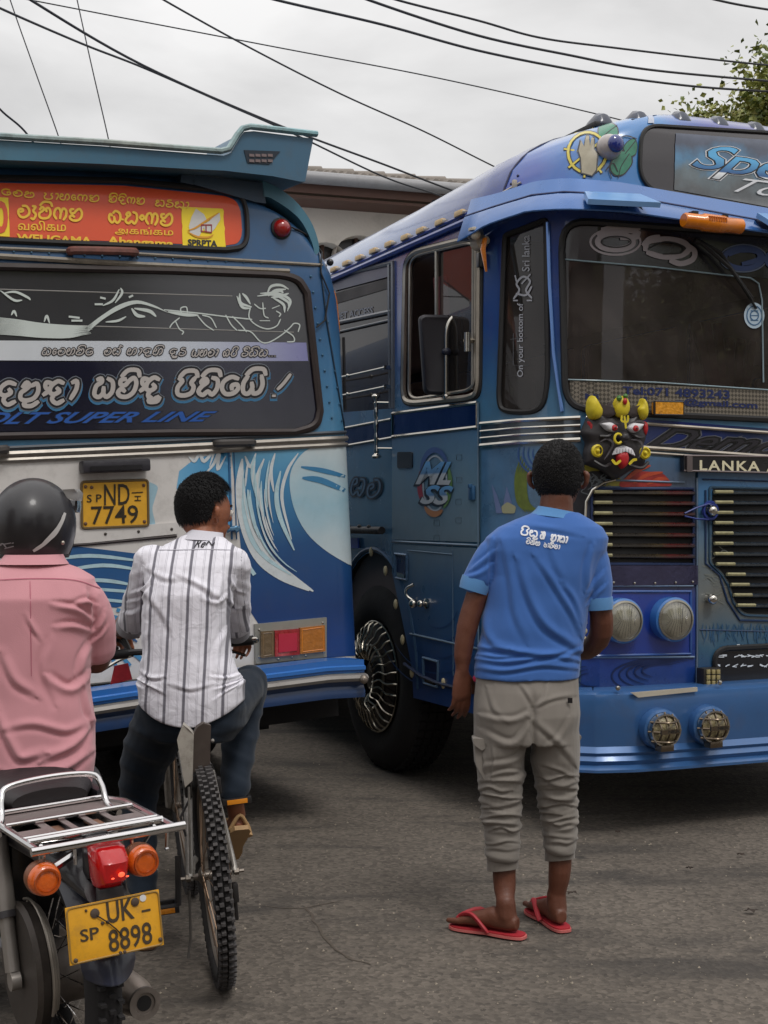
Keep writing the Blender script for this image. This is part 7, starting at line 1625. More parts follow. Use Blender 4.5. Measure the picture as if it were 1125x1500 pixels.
# ---------------------------------------------------------------- boy on the bicycle
Yb = 4.62; kb = F/Yb
def pb(px, py, dy=0): return P3(px, py, Yb+dy)
def prb(cx, cy, hw, hd, dy=0, rot=0): return (pb(cx, cy, dy), Vector((hw/kb*math.cos(rot), hw/kb*math.sin(rot), 0)), Vector((-hd*math.sin(rot), hd*math.cos(rot), 0)))
boy = thing('person', 'boy in a white striped shirt and dark jeans sitting on a bicycle, seen from behind', 'boy', T(pb(280, 1040).x, Yb, 0))
skb = skinmat('skin_brown', (142, 88, 62))
hb_ = pb(299, 748, .12); f_b = Vector((1.2, 1, 0))
rfoot = P3(347, 1206, Yb+.12); rank = P3(343, 1172, Yb+.1)
bg2 = head_geos(hb_, .100, f_b)+[chain([pb(300, 775, .10), pb(290, 805, .06)], [.05, .058], 14),
    rings([prb(288, 810, 50, .07, .04), prb(280, 850, 56, .09), prb(278, 1000, 60, .10)]),
    chain([pb(228, 830, .05), pb(200, 885, .15), pb(182, 912, .34), pb(176, 928, .50)], [.036, .034, .033, .024]),
    chain([pb(346, 824, .08), pb(345, 890, .2), pb(350, 918, .36), pb(349, 936, .50)], [.036, .034, .034, .026]),
    chain([rank+Vector((0, .0, .03)), rank, rfoot+Vector((0, 0, .03))], [.034, .032, .031])]
bg2 += hand_geos(pb(176, 928, .50), (-.15, 1, -.25), (1, .3, .3), curl=.9, thumb=1, L_=.17)+hand_geos(pb(349, 934, .50), (.1, 1, -.25), (-1, .3, .3), curl=.9, thumb=-1, L_=.17)
# bare right foot on the pedal, heel towards us
fd = Vector((-.30, .80, -.62)).normalized(); fs = fd.cross(Vector((0, 0, 1))).normalized(); fu = fs.cross(fd)
bg2 += [rings([(rfoot-fd*.03-fu*.0, fs*.022, fu*.02), (rfoot, fs*.03, fu*.036), (rfoot+fd*.08+fu*.01, fs*.032, fu*.036), (rfoot+fd*.15, fs*.04, fu*.024), (rfoot+fd*.2, fs*.038, fu*.014)], 14)]
organic('body', bg2, .005, 5, skb, boy, lambda co, nr: co+nr*(wob(co, 60, 1)*.0006)[:, None])
face_bits(boy, hb_, .100, f_b)
hair(boy, hb_+Vector((0, 0, .012)), .102, f_b, -.20, 8, 9000, .014, .60, 1.12, tuft=1.5, hx=1.0, lift=.22)
# striped shirt: stripe positions are carried as an attribute measured across the cloth
def shirt_attr(co):
    x = co[:, 0]; y = co[:, 1]; cx = pb(281, 900).x
    zz = lambda py: H+(CY-py)/kb
    s_t = (x-cx)
    # arms: use distance across the sleeve
    return s_t
def shirt_post(co, nr):
    z = co[:, 2]; zz = lambda py: H+(CY-py)/kb
    cx = pb(281, 900).x; x = co[:, 0]-cx
    lean = (z-1.0)*-.05+ .03*np.sin((z-.9)*4)
    xs = x+(1.05-z)*.0
    coord = x*1.0-(z-1.05)*.03
    onarm = (co[:, 1] > Yb+.11) | (np.abs(x+.0) > np.where(z > zz(1000), .165+.0*z, 9))
    armc = np.where(x < 0, (x-(pb(204, 880).x-cx))*1.0-(z-1.2)*.22, (x-(pb(348, 880).x-cx)))
    c2 = np.where(onarm & (z > zz(935)), armc*1.0+.5, coord)
    d = np.zeros(len(co))
    back = sstep(.2, -.3, nr[:, 1])
    d += .003*(ridge((x*1.1-(z-1.1)*.5)*34+1.5*wob(co, 4, 2), 3)-.3)*back*sstep(zz(1040), zz(960), z)
    d += .007*(ridge(z*95+x*26+2*wob(co, 8, 1), 2.2)-.4)*sstep(.10, .15, np.abs(x))*sstep(zz(930), zz(960), -(-z))*0
    d += .003*(ridge(z*85+np.abs(x)*40+2*wob(co, 8, 1), 2.2)-.4)*sstep(.11, .16, np.abs(x))
    d += creases(co, nr, [([(262, 845), (295, 862), (318, 878)], .007, 6), ([(322, 842), (316, 868), (311, 900)], .006, 5), ([(330, 870), (318, 880), (300, 876)], .006, 4), ([(215, 835), (240, 850), (262, 850)], .005, 6), ([(212, 870), (235, 900), (250, 930)], .005, 7), ([(330, 920), (315, 950), (312, 985)], .005, 6), ([(352, 985), (335, 992), (312, 990)], .006, 4), ([(356, 1005), (338, 1008), (318, 1012)], .006, 4), ([(350, 1022), (335, 1022), (315, 1030)], .005, 4), ([(204, 985), (222, 996), (240, 994)], .006, 4), ([(202, 1005), (220, 1012), (238, 1020)], .006, 4), ([(250, 1005), (280, 1012), (310, 1006)], .004, 5), ([(222, 840), (212, 858), (196, 866)], .007, 4), ([(218, 862), (204, 876), (188, 880)], .007, 4), ([(206, 888), (194, 896), (182, 896)], .006, 4), ([(336, 850), (345, 866), (356, 870)], .006, 4), ([(334, 880), (344, 892), (356, 893)], .006, 4), ([(240, 806), (235, 850), (230, 900)], .004, 8)])
    d += .0025*wob(co, 26, 4)
    # hem rises at the sides
    co = co.copy()
    hemw = sstep(zz(980), zz(1040), z); co[:, 2] += hemw*np.clip((x/.175)**2, 0, 1.3)*.075
    return co+nr*d[:, None], {'stripe': c2}
def striped():
    m, nt, b = _base('striped_shirt'); at_ = N(nt, 'ShaderNodeAttribute', attribute_name='stripe'); lk = nt.links.new
    def st(per, ph, w0, soft):
        a = N(nt, 'ShaderNodeMath', operation='MULTIPLY_ADD'); lk(at_.outputs['Fac'], a.inputs[0]); a.inputs[1].default_value = 1/per; a.inputs[2].default_value = ph+50
        f_ = N(nt, 'ShaderNodeMath', operation='FRACT'); lk(a.outputs[0], f_.inputs[0])
        s_ = N(nt, 'ShaderNodeMath', operation='SUBTRACT'); lk(f_.outputs[0], s_.inputs[0]); s_.inputs[1].default_value = .5
        ab = N(nt, 'ShaderNodeMath', operation='ABSOLUTE'); lk(s_.outputs[0], ab.inputs[0])
        mr = N(nt, 'ShaderNodeMapRange'); lk(ab.outputs[0], mr.inputs[0]); mr.inputs[1].default_value = w0; mr.inputs[2].default_value = w0+soft; mr.inputs[3].default_value = 1; mr.inputs[4].default_value = 0
        return mr.outputs[0]
    per = .0635
    A1 = st(per, .5, .055, .045); B1 = st(per, .5+.30, .012, .014); B2 = st(per, .5-.22, .010, .012); B3 = st(per, .5+.37, .008, .012); B4 = st(per, .5-.15, .006, .012)
    def mixc(prev, fac, c, amt):
        k = N(nt, 'ShaderNodeMath', operation='MULTIPLY'); lk(fac, k.inputs[0]); k.inputs[1].default_value = amt
        mx = N(nt, 'ShaderNodeMix', data_type='RGBA'); lk(k.outputs[0], mx.inputs[0])
        if isinstance(prev, tuple): mx.inputs[6].default_value = (*prev, 1)
        else: lk(prev, mx.inputs[6])
        mx.inputs[7].default_value = (*lin(c), 1); return mx.outputs[2]
    c = mixc(lin((226, 224, 232)), A1, (104, 102, 112), .95)
    for q in (B1, B2, B3, B4): c = mixc(c, q, (150, 148, 158), .55)
    lk(c, b.inputs['Base Color']); b.inputs['Roughness'].default_value = .8; b.inputs['Sheen Weight'].default_value = .15; b.inputs['Specular IOR Level'].default_value = .25
    tcn = N(nt, 'ShaderNodeTexCoord'); a1 = N(nt, 'ShaderNodeTexNoise', Scale=20.0, Detail=5.0, Distortion=1.0); lk(tcn.outputs['Object'], a1.inputs[0])
    b1 = N(nt, 'ShaderNodeBump'); b1.inputs['Distance'].default_value = .005; lk(a1.outputs[0], b1.inputs['Height']); lk(b1.outputs[0], b.inputs['Normal'])
    return m
stm = striped()
shirt = organic('striped_shirt', [rings([prb(297, 783, 28, .058, .08), prb(293, 796, 48, .07, .06), prb(286, 808, 68, .088, .05), prb(281, 828, 71, .105, .03), prb(276, 870, 66, .118), prb(272, 920, 64, .120), prb(274, 960, 66, .122, -.01), prb(278, 1000, 76, .128, -.02), prb(280, 1030, 79, .132, -.02), prb(280, 1058, 77, .13, -.02)], 36),
    chain([pb(224, 824, .04), pb(206, 880, .14), pb(195, 908, .25)], [.066, .060, .054], 18), chain([pb(341, 826, .06), pb(344, 880, .16), pb(345, 915, .27)], [.062, .056, .052], 18)], .0052, 5, stm, boy, shirt_post)
gcuff = cloth('shirt_cuff_grey', (150, 148, 154), .85, fold=.001)
for a, b_, r0 in ((pb(196, 902, .24), pb(190, 918, .32), .052), (pb(345, 906, .25), pb(347, 926, .33), .050)):
    obj('sleeve_cuff', tube([a, b_, b_.lerp(a, .05)], [r0, r0*.98, r0*.8], 24), gcuff, shirt, world=True)
obj('collar', rings([(pb(302, 778, .09), Vector((.054, .02, -.006)), Vector((-.02, .056, 0))), (pb(300, 784, .08), Vector((.060, .02, -.006)), Vector((-.02, .061, 0))), (pb(297, 791, .07), Vector((.074, .02, -.004)), Vector((-.02, .071, 0)))], 30), mat('collar_white', (200, 198, 206), .8), shirt, world=True)
pblk = mat('print_black', (40, 38, 44), .8)
decal_text(shirt, shirt, pblk, 'shirt_print', 'Re', [(284, 802), (300, 802), (303, 790), (287, 790)], .012, .4)
decal_on(shirt, shirt, pblk, 'shirt_print', [[(242, 800), (245, 794), (247, 800), (250, 794), (253, 800), (257, 795), (260, 800), (264, 795), (267, 801), (272, 796), (276, 801)], [(302, 799), (306, 794), (310, 799), (314, 796)]], 1.7)
decal_on(shirt, shirt, mat('seam_shirt', (170, 168, 176), .8), 'yoke_seam', [[(232, 806), (262, 806), (300, 805), (338, 806)]], 1.0, .002)
jm = cloth('jeans_dark_teal', (26, 36, 48), .85, fold=.005, fscale=18, sheen=.1)
def jeans_post(co, nr):
    z = co[:, 2]; return co+nr*(.006*(ridge(z*80+co[:, 0]*30+2*wob(co, 9, 2), 2)-.4)*sstep(.85, .7, z)+.003*wob(co, 22, 3))[:, None]
kneeR = P3(366, 1000, Yb+.42)
organic('jeans', [rings([prb(280, 1000, 62, .11), prb(281, 1035, 80, .13), prb(281, 1066, 76, .13), prb(280, 1082, 60, .11)]),
    chain([pb(322, 1050, 0), pb(352, 1018, .25), kneeR], [.088, .072, .060], 18), chain([kneeR, P3(352, 1080, Yb+.27), P3(343, 1162, Yb+.10)], [.070, .064, .050], 16),
    chain([pb(238, 1055, 0), pb(214, 1110, .12), pb(203, 1160, .18)], [.10, .088, .070], 18), chain([pb(203, 1160, .18), pb(205, 1250, .10), pb(212, 1325, .0)], [.068, .058, .045], 16)], .007, 6, jm, boy, jeans_post)
lf_g, h2, d2, s2 = foot_geos((pb(212, 1325).x, Yb, .10), (-.3, 1), .24)
organic('left_foot', lf_g, .006, 4, skb, boy).name = 'foot'
tan_m = mat('sandal_tan', (168, 134, 92), .7, dirt=.3); brn = mat('sandal_brown', (92, 64, 44), .7)
slipper(boy, h2, d2, s2, brn, tan_m)
# sandal under the raised right foot
o0_ = rfoot-fu*.030; prof = [(-.05, .024), (-.03, .036), (.04, .038), (.1, .036), (.16, .046), (.21, .045), (.235, .02)]
out = [o0_+fd*x+fs*y for x, y in prof]+[o0_+fd*x-fs*y for x, y in prof[::-1]]
sd = obj('sandal_sole', prism(out, -fu*.016), tan_m, boy, world=True, smooth=False)
obj('sandal_strap', join(tube(cr_path([o0_+fs*.044+fd*.05, o0_+fs*.034+fd*.06+fu*.055, o0_-fs*.034+fd*.06+fu*.055, o0_-fs*.044+fd*.05], 4), .010, 8, sx=2.0), tube(cr_path([o0_+fs*.034-fd*.02, o0_-fd*.055+fu*.035, o0_-fs*.034-fd*.02], 5), .007, 8)), tan_m, sd, world=True)
obj('wrist_beads', tube([pb(179, 919, .40)+Vector((.031*math.cos(t), .012*math.sin(t), .031*math.sin(t))) for t in [6.283*i/18 for i in range(18)]], .006, 6, True), mat('bead_brown', (72, 46, 36), .5), boy, world=True)
# ---------------------------------------------------------------- motorcycle rider
Yr = 3.85; kr = F/Yr
def pq(px, py, dy=0): return P3(px, py, Yr+dy)
def prr(cx, cy, hw, hd, dy=0): return (pq(cx, cy, dy), Vector((hw/kr, .02, 0)), Vector((-.02, hd, 0)))
rider = thing('person', 'rider in a pink short sleeved shirt and black helmet on the motorcycle, seen from behind', 'man', T(pq(45, 1150).x, Yr, 0))
skr = skinmat('skin_rider', (104, 64, 48))
hr0 = pq(50, 770, .10)
organic('body', head_geos(hr0, .098, (-.2, 1, 0))+[chain([pq(50, 790, .08), pq(46, 840, .04)], [.056, .064]), rings([prr(46, 840, 50, .07), prr(44, 880, 70, .10), prr(42, 1080, 72, .10)]),
    chain([pq(112, 886, .03), pq(140, 930, .05), pq(141, 966, .12), pq(120, 962, .36)], [.046, .042, .042, .03]), chain([pq(-20, 886, .03), pq(-62, 950, .10), pq(-60, 965, .36)], [.055, .046, .03])]+hand_geos(pq(120, 962, .36), (-.1, 1, 0), (-1, 0, .2), curl=.9, thumb=-1)+hand_geos(pq(-60, 965, .36), (.1, 1, 0), (1, 0, .2), curl=.9), .006, 5, skr, rider)
face_bits(rider, hr0, .098, (-.2, 1, 0))
pk = cloth('pink_shirt', (198, 140, 147), .85, fold=.006, fscale=13, var=.05)
def pink_post(co, nr):
    z = co[:, 2]; zz = lambda py: H+(CY-py)/kr; x = co[:, 0]-pq(44, 900).x
    back = sstep(.3, -.3, nr[:, 1]); d = np.zeros(len(co))
    d += .016*(ridge((x*.55-(z-.95)*.85)*30+1.5*wob(co, 3, 2), 3)-.3)*back*sstep(zz(940), zz(990), -z*-1)*0
    d += creases(co, nr, [([(135, 906), (112, 890), (80, 884)], .010, 6), ([(134, 922), (108, 914), (84, 916)], .009, 6), ([(140, 884), (124, 878), (108, 884)], .008, 5), ([(132, 940), (118, 962), (112, 990)], .008, 7), ([(38, 905), (46, 920), (56, 936)], .006, 5), ([(129, 984), (102, 1006), (72, 990)], .010, 8), ([(0, 960), (20, 1000), (50, 1020)], .008, 9), ([(-10, 1040), (12, 1090), (30, 1114), (64, 1106)], .011, 9), ([(64, 1116), (108, 1096), (136, 1062)], .012, 9), ([(44, 1142), (94, 1130), (134, 1104)], .010, 8), ([(10, 1070), (50, 1064), (96, 1074), (128, 1060)], .007, 8), ([(70, 940), (60, 980), (80, 1030)], .005, 9), ([(120, 1010), (126, 1040), (134, 1060)], .007, 6), ([(0, 1130), (30, 1140), (60, 1136)], .006, 6), ([(152, 896), (146, 912), (136, 924)], .006, 5), ([(155, 918), (146, 930), (136, 938)], .006, 4), ([(128, 868), (136, 900), (134, 930)], -.009, 6)])
    d += .003*wob(co, 20, 5)
    return co+nr*d[:, None]
pink = organic('pink_shirt', [rings([prr(48, 822, 40, .075, .04), prr(48, 832, 66, .09, .03), prr(46, 846, 92, .112, .02), prr(44, 875, 97, .128), prr(42, 930, 90, .132), prr(42, 1000, 88, .136), prr(42, 1060, 94, .145), prr(42, 1110, 97, .15), prr(40, 1158, 90, .148)], 36),
    chain([pq(102, 868, .02), pq(124, 884, .02), pq(138, 915, .04), pq(143, 948, .07)], [.066, .066, .060, .054], 18), chain([pq(-28, 876, .02), pq(-50, 915, .05), pq(-58, 940, .08)], [.066, .058, .053], 18)], .0052, 5, pk, rider, pink_post)
obj('collar', rings([(pq(50, 812, .03), Vector((.078, .01, 0)), Vector((0, .07, 0))), (pq(49, 819, .02), Vector((.086, .01, 0)), Vector((0, .075, 0))), (pq(48, 826, .015), Vector((.098, .01, 0)), Vector((0, .082, 0)))], 30), pk, pink, world=True)
decal_on(pink, pink, mat('seam_pink', (170, 96, 112), .85), 'yoke_seam', [[(-4, 850), (50, 848), (108, 850), (146, 862)]], 1.2, .002)
decal_on(pink, pink, mat('seam_pink', (170, 96, 112), .85), 'pleat', [[(44, 852), (45, 900), (46, 990)]], 1.2, .002)
dj = cloth('rider_trousers', (26, 24, 34), .85, fold=.005)
organic('trousers', [rings([prr(40, 1110, 80, .13), prr(40, 1160, 96, .15), prr(40, 1200, 90, .15)]), chain([pq(96, 1170, .05), pq(112, 1150, .35), pq(108, 1165, .52)], [.09, .08, .07], 16), chain([pq(108, 1165, .52), pq(100, 1330, .40), pq(100, 1420, .35)], [.068, .056, .045], 16),
    chain([pq(-10, 1180, .05), pq(-50, 1160, .3), pq(-60, 1170, .5)], [.09, .08, .07], 16), chain([pq(-60, 1170, .5), pq(-70, 1330, .3), pq(-74, 1470, .2)], [.068, .056, .045], 16)], .008, 5, dj, rider)
for (x, yy) in ((pq(100, 0).x, Yr+.35), (pq(-74, 0).x, Yr+.2)):
    g, h3, d3, s3 = foot_geos((x, yy, .10), (-.1, 1), .25); obj('shoe', rings([(h3-d3*.02+Vector((0, 0, .05)), s3*.03, Vector((0, 0, .045))), (h3+d3*.06+Vector((0, 0, .05)), s3*.04, Vector((0, 0, .05))), (h3+d3*.16+Vector((0, 0, .04)), s3*.045, Vector((0, 0, .036))), (h3+d3*.24+Vector((0, 0, .03)), s3*.03, Vector((0, 0, .024)))], 18), mat('shoe_black', (26, 24, 24), .5), rider, world=True)
# helmet: worn, but lifts off
hm = thing('helmet', 'scuffed black open helmet with a white lightning stripe on the rider\'s head', 'helmet', T(*pq(50, 766, .09)))
hmm = mat('helmet_black', (29, 27, 31), .42, coat=.25, dirt=.0, bump=.0012, bscale=14, var=.25, scale=12, rvar=.15)
HC = pq(49, 767, .09)
V, Fq = [], []; n = 48; lv = 20; Rx, Ry, Rz = .118, .145, .132
for j in range(lv+1):
    ph = math.pi*.5*j/lv*1.42
    for i in range(n):
        t = 2*math.pi*i/n; cut = 1.0 if math.sin(t) < .35 else 1-.42*sstep(.35, .8, np.array([math.sin(t)]))[0]
        p_ = min(ph, 2.23*cut); V.append(HC+Vector((Rx*math.sin(p_)*math.cos(t)*(1+.02*j/lv), Ry*math.sin(p_)*math.sin(t), Rz*math.cos(p_)*(1 if p_ < 1.57 else 1.15))))
for j in range(lv):
    for i in range(n): Fq.append((j*n+i, (j+1)*n+i, (j+1)*n+(i+1) % n, j*n+(i+1) % n))
hs = obj('shell', (V, Fq), hmm, hm, world=True)
obj('rim', tube([Vector(V[lv*n+i]) for i in range(n)], .006, 6, True), rubber, hm, world=True)
obj('liner', ball(HC+Vector((0, 0, -.01)), .1, 20, (1.02, 1.2, 1.05)), mat('liner_dark', (22, 20, 22), .9), hm, world=True)
obj('visor', tube(cr_path([HC+Vector((.112, .05, .055)), HC+Vector((.10, .13, .05)), HC+Vector((0, .175, .055)), HC+Vector((-.10, .13, .05)), HC+Vector((-.112, .05, .055))], 6), .02, 8, sx=.2), mat('visor_smoke', (60, 58, 60), .15, coat=1), hm, world=True)
obj('peak_clip', prism([HC+Vector(p) for p in ((.088, -.02, .098), (.118, .0, .10), (.124, .02, .088), (.118, .03, .066), (.098, .0, .072))], (.004, .05, 0)), mat('clip_grey', (168, 166, 164), .3), hm, world=True)
obj('strap_button', ball(P3(92, 795, Yr-.0), .006, 10), alum, hm, world=True)
def helm_decal(lines, w, m, nm):
    return decal_on(hm, hs, m, nm, lines, w, .002)
helm_decal([[(34, 815), (50, 806), (66, 795)], [(50, 806), (66, 795), (80, 781)], [(60, 800), (82, 776), (92, 760)], [(70, 792), (86, 772), (94, 753)], [(66, 794), (80, 782), (88, 768)]], 5.0, mat('stripe_white', (188, 186, 184), .5, dirt=.3), 'stripe')
helm_decal([[(-4, 803), (4, 796), (10, 802)], [(6, 797), (16, 795)], [(0, 799), (20, 795)], [(8, 803), (20, 800)]], 2.0, mat('logo_grey', (140, 140, 142), .5), 'sticker')
# ================================================================ bicycle
def wheel_frame(c, fwd, lean):
    """matrix: x = axle, y = forward, z = up, origin at hub"""
    f = Vector(fwd).normalized(); up = Vector((0, 0, 1)); s = f.cross(up).normalized(); Mq = Matrix((s, f, up)).transposed().to_4x4()
    Mq = Matrix.Translation(c) @ Matrix.Rotation(lean, 4, f) @ Mq
    return Mq
rear_c = P3(325, 1437, 4.25); rear_c.z = 0
fwdB = Vector((-.235, 1.0, 0)).normalized(); leanB = -R(4.5)
rootB = Matrix.Translation((rear_c.x, rear_c.y, 0)) @ Matrix.Rotation(-R(5.0), 4, fwdB) @ Matrix((fwdB.cross(Vector((0, 0, 1))), fwdB, Vector((0, 0, 1)))).transposed().to_4x4()
bike = thing('bicycle', 'old mountain bicycle with worn silver frame and knobbly tyres under the boy', 'bicycle', rootB)
def C(name, g, m, parent=bus, **k): return obj(name, g, m, parent, **k)
WR = .335
knob = mat('tyre_knob', (74, 71, 71), .85, var=.25, scale=20, dirt=.3); tyb = mat('bike_tyre', (34, 32, 33), .85, dirt=.3, var=.2)
rimm = mat('rim_worn', (120, 112, 104), .4, metal=.7, dirt=.5); spokem = mat('spoke_rust', (128, 104, 84), .45, metal=.7)
def bwheel(y0, name):
    o = obj(name, lathe([(WR-.008+.0, 0)]+[(WR-.030+.026*math.cos(a), .026*math.sin(a)) for a in [R(10+i*20) for i in range(17)]], (0, y0, WR), (1, 0, 0), 72, closed=True), tyb, bike)
    kb_ = []
    for i in range(74):
        t = 6.28318*i/74
        for (x, dt, rr3, sx_) in ((-.009, 0, .001, .013), (.009, .5, .001, .013), (-.021, .3, -.006, .010), (.021, .8, -.006, .010)):
            a = t+dt*6.28318/74; rad = WR+rr3-.001
            kb_.append(box((x, y0+rad*math.cos(a), WR+rad*math.sin(a)), (sx_, .009, .018), Matrix.Rotation(a, 3, 'X') @ Matrix.Rotation(R(90), 3, 'X')))
    k = obj('tread_knobs', join(*kb_), knob, o, smooth=False); k['kind'] = 'stuff'
    obj('rim', lathe([(WR-.055, -.012), (WR-.04, -.013), (WR-.038, 0), (WR-.04, .013), (WR-.055, .012), (WR-.062, 0)], (0, y0, WR), (1, 0, 0), 60, closed=True), rimm, o)
    obj('hub', lathe([(.008, -.06), (.012, -.045), (.028, -.035), (.028, -.031), (.014, -.028), (.014, .028), (.028, .031), (.028, .035), (.012, .045), (.008, .06)], (0, y0, WR), (1, 0, 0), 20), rimm, o)
    base = None
    for i in range(32):
        t = 6.28318*i/32; sd = 1 if i % 2 else -1; off = (.25 if (i//2) % 2 else -.25)
        a = Vector((sd*.032, y0+.027*math.cos(t+off*5), WR+.027*math.sin(t+off*5))); b = Vector((sd*.004, y0+(WR-.058)*math.cos(t), WR+(WR-.058)*math.sin(t)))
        obj('spoke', tube([a, b], .0013, 4), spokem, o)
    return o
bwheel(0, 'rear_wheel'); bwheel(1.06, 'front_wheel')
frm = mat('frame_silver', (150, 146, 140), .45, metal=.5, dirt=.75, var=.3, scale=14); drk = mat('bike_dark', (34, 31, 31), .5, dirt=.3, var=.2)
def tb(pts, r, m=frm, nm='frame', **k): return obj(nm, tube([Vector(p) for p in pts], r, 10, **k), m, bike)
BB = (0, .43, .30); ST = (0, .30, .74); HT = (0, .90, .76); HB = (0, .93, .66)
obj('frame', join(tube([(-.065, 0, WR), (-.045, .2, WR-.01), BB], .011, 8), tube([(.065, 0, WR), (.045, .2, WR-.01), BB], .011, 8), tube([(-.07, 0, WR), (-.05, .12, .5), (-.022, .27, .70), ST], [.012, .014, .015, .018], 10), tube([(.07, 0, WR), (.05, .12, .5), (.022, .27, .70), ST], [.012, .014, .015, .018], 10), tube([BB, ST], .017, 10), tube([BB, HB], .02, 10), tube([(0, .32, .70), HT], .017, 10), tube([HB, HT], .022, 10)), frm, bike)
obj('seat_post', tube([ST, (0, .285, .79)], .014, 8), mat('post_grey', (120, 116, 112), .35, metal=.7, dirt=.4), bike)
obj('saddle', rings([(Vector((0, .33, .83)), Vector((.05, 0, 0)), Vector((0, .0, .03))), (Vector((0, .36, .83)), Vector((.065, 0, 0)), Vector((0, 0, .03))), (Vector((0, .44, .83)), Vector((.045, 0, 0)), Vector((0, 0, .03))), (Vector((0, .54, .83)), Vector((.02, 0, 0)), Vector((0, 0, .02)))], 18), drk, bike)
# torn mudguard pieces standing up behind the seat tube
obj('mudguard', prism([(-.062, -.02, .62), (-.038, -.03, .64), (-.022, -.03, .78), (-.036, -.035, .80), (-.052, -.03, .815), (-.074, -.03, .77)], (.006, .05, 0)), mat('guard_white', (166, 160, 150), .5, dirt=.7, var=.2, scale=12), bike)
obj('mudguard', prism([(-.034, -.01, .66), (.022, -.01, .68), (.034, -.02, .80), (.012, -.02, .81), (-.008, -.02, .80), (-.026, -.015, .77)], (0, .04, 0)), mat('guard_brown', (66, 56, 50), .6, dirt=.5, var=.2, scale=12), bike)
obj('mudguard_stay', join(tube([(-.05, -.02, .62), (-.068, 0, WR)], .004, 6), tube([(.03, -.01, .66), (.068, 0, WR)], .004, 6), ball((.034, -.03, .755), .006, 8)), frm, bike)
obj('brake_caliper', join(box((-.05, .05, .60), (.02, .04, .05), bev=.005), box((.045, .05, .60), (.02, .04, .05), bev=.005), tube([(-.05, .05, .62), (-.02, .04, .67), (.03, .04, .67), (.045, .05, .62)], .004, 6), tube([(-.04, .04, .58), (-.08, .03, .52), (-.07, .02, .46)], .004, 6)), drk, bike)
obj('fork', join(tube([(-.055, 1.06, WR), (-.055, .99, .6), (-.02, .93, .68)], .014, 8), tube([(.055, 1.06, WR), (.055, .99, .6), (.02, .93, .68)], .014, 8)), frm, bike)
obj('handlebar', join(tube([(0, .92, .72), (0, .89, .93)], .016, 8), tube(cr_path([(-.27, .80, .965), (-.12, .86, .96), (0, .89, .93), (.12, .86, .96), (.27, .80, .965)], 5), .0125, 8)), mat('bar_dark', (52, 50, 52), .4, metal=.5), bike)
for s_ in (-1, 1):
    gq = obj('grip', tube([(s_*.17, .84, .962), (s_*.29, .79, .966)], .018, 10), rubber, bike)
    obj('bar_end', lathe([(.013, 0), (.013, .015), (.008, .02)], (s_*.29, .79, .966), (s_*.9, -.35, 0), 10), chrome, gq)
    obj('brake_lever', tube(cr_path([(s_*.15, .86, .95), (s_*.20, .92, .93), (s_*.27, .90, .90)], 4), .006, 6), chrome, bike)
obj('brake_cable', join(*[tube(cr_path([(-.15, .87, .96), (-.19, .95, 1.06-.02*i), (-.23, .90, 1.10-.03*i), (-.26, .84, 1.05-.02*i), (-.2, .86, .98)], 5), .006, 6) for i in range(4)]), rubber, bike)
obj('red_tag', prism([(-.22, .80, .925), (-.17, .80, .93), (-.16, .80, .87), (-.24, .80, .86)], (0, .01, 0)), mat('tag_red', (176, 40, 52), .6, var=.3, scale=30), bike)
# crank, pedals, chain, derailleur, stand
obj('chainring', join(lathe([(.075, .06), (.09, .062), (.09, .066), (.075, .068)], (0, .43, .30), (1, 0, 0), 36, closed=True), *[tube([(.062, .43, .30), (.064, .43+.08*math.cos(t), .30+.08*math.sin(t))], .006, 6) for t in [6.283*i/5 for i in range(5)]]), drk, bike)
obj('chain', tube([(.064, .43, .391), (.05, .0, .37), (.05, -.03, .335), (.05, -.0, .30), (.052, .05, .23), (.064, .43, .209)], .005, 6), mat('chain_rust', (74, 58, 46), .5, metal=.6), bike)
obj('cassette', lathe([(.02, .03), (.045, .032), (.045, .035), (.035, .036), (.035, .042), (.022, .043), (.022, .05)], (0, 0, WR), (1, 0, 0), 24), mat('chain_rust', (74, 58, 46), .5), bike)
obj('derailleur', join(box((.066, .0, .27), (.018, .03, .06), bev=.005), box((.066, .03, .22), (.012, .02, .09), bev=.004)), drk, bike)
obj('crank', join(tube([(.075, .43, .30), (.09, .46, .46)], .011, 8), tube([(-.075, .43, .30), (-.09, .40, .14)], .011, 8)), drk, bike)
for (x, y, z, s_) in ((.14, .46, .46, 1), (-.14, .40, .14, -1)):
    p = obj('pedal', join(box((x, y-.042, z), (.10, .012, .024), bev=.003), box((x, y+.042, z), (.10, .012, .024), bev=.003), box((x-.045, y, z), (.01, .09, .022)), box((x+.045, y, z), (.01, .09, .022)), tube([(x-s_*.05, y, z), (x+s_*.04, y, z)], .009, 6)), drk, bike)
    obj('pedal_reflector', box((x, y-.05, z), (.07, .004, .016), bev=.001), mat('reflector_orange', (226, 140, 30), .25, coat=.6), p)
obj('kick_stand', tube([(-.075, .0, WR-.04), (-.085, -.02, WR-.18), (-.10, -.04, .10)], .004, 6), mat('stand_grey', (90, 86, 82), .4, metal=.6), bike)
obj('axle_nuts', join(lathe([(.012, 0), (.012, .014), (.006, .016), (.006, .03)], (.068, 0, WR), (1, 0, 0), 6), lathe([(.012, 0), (.012, .014), (.006, .016), (.006, .03)], (-.068, 0, WR), (-1, 0, 0), 6)), rimm, bike)
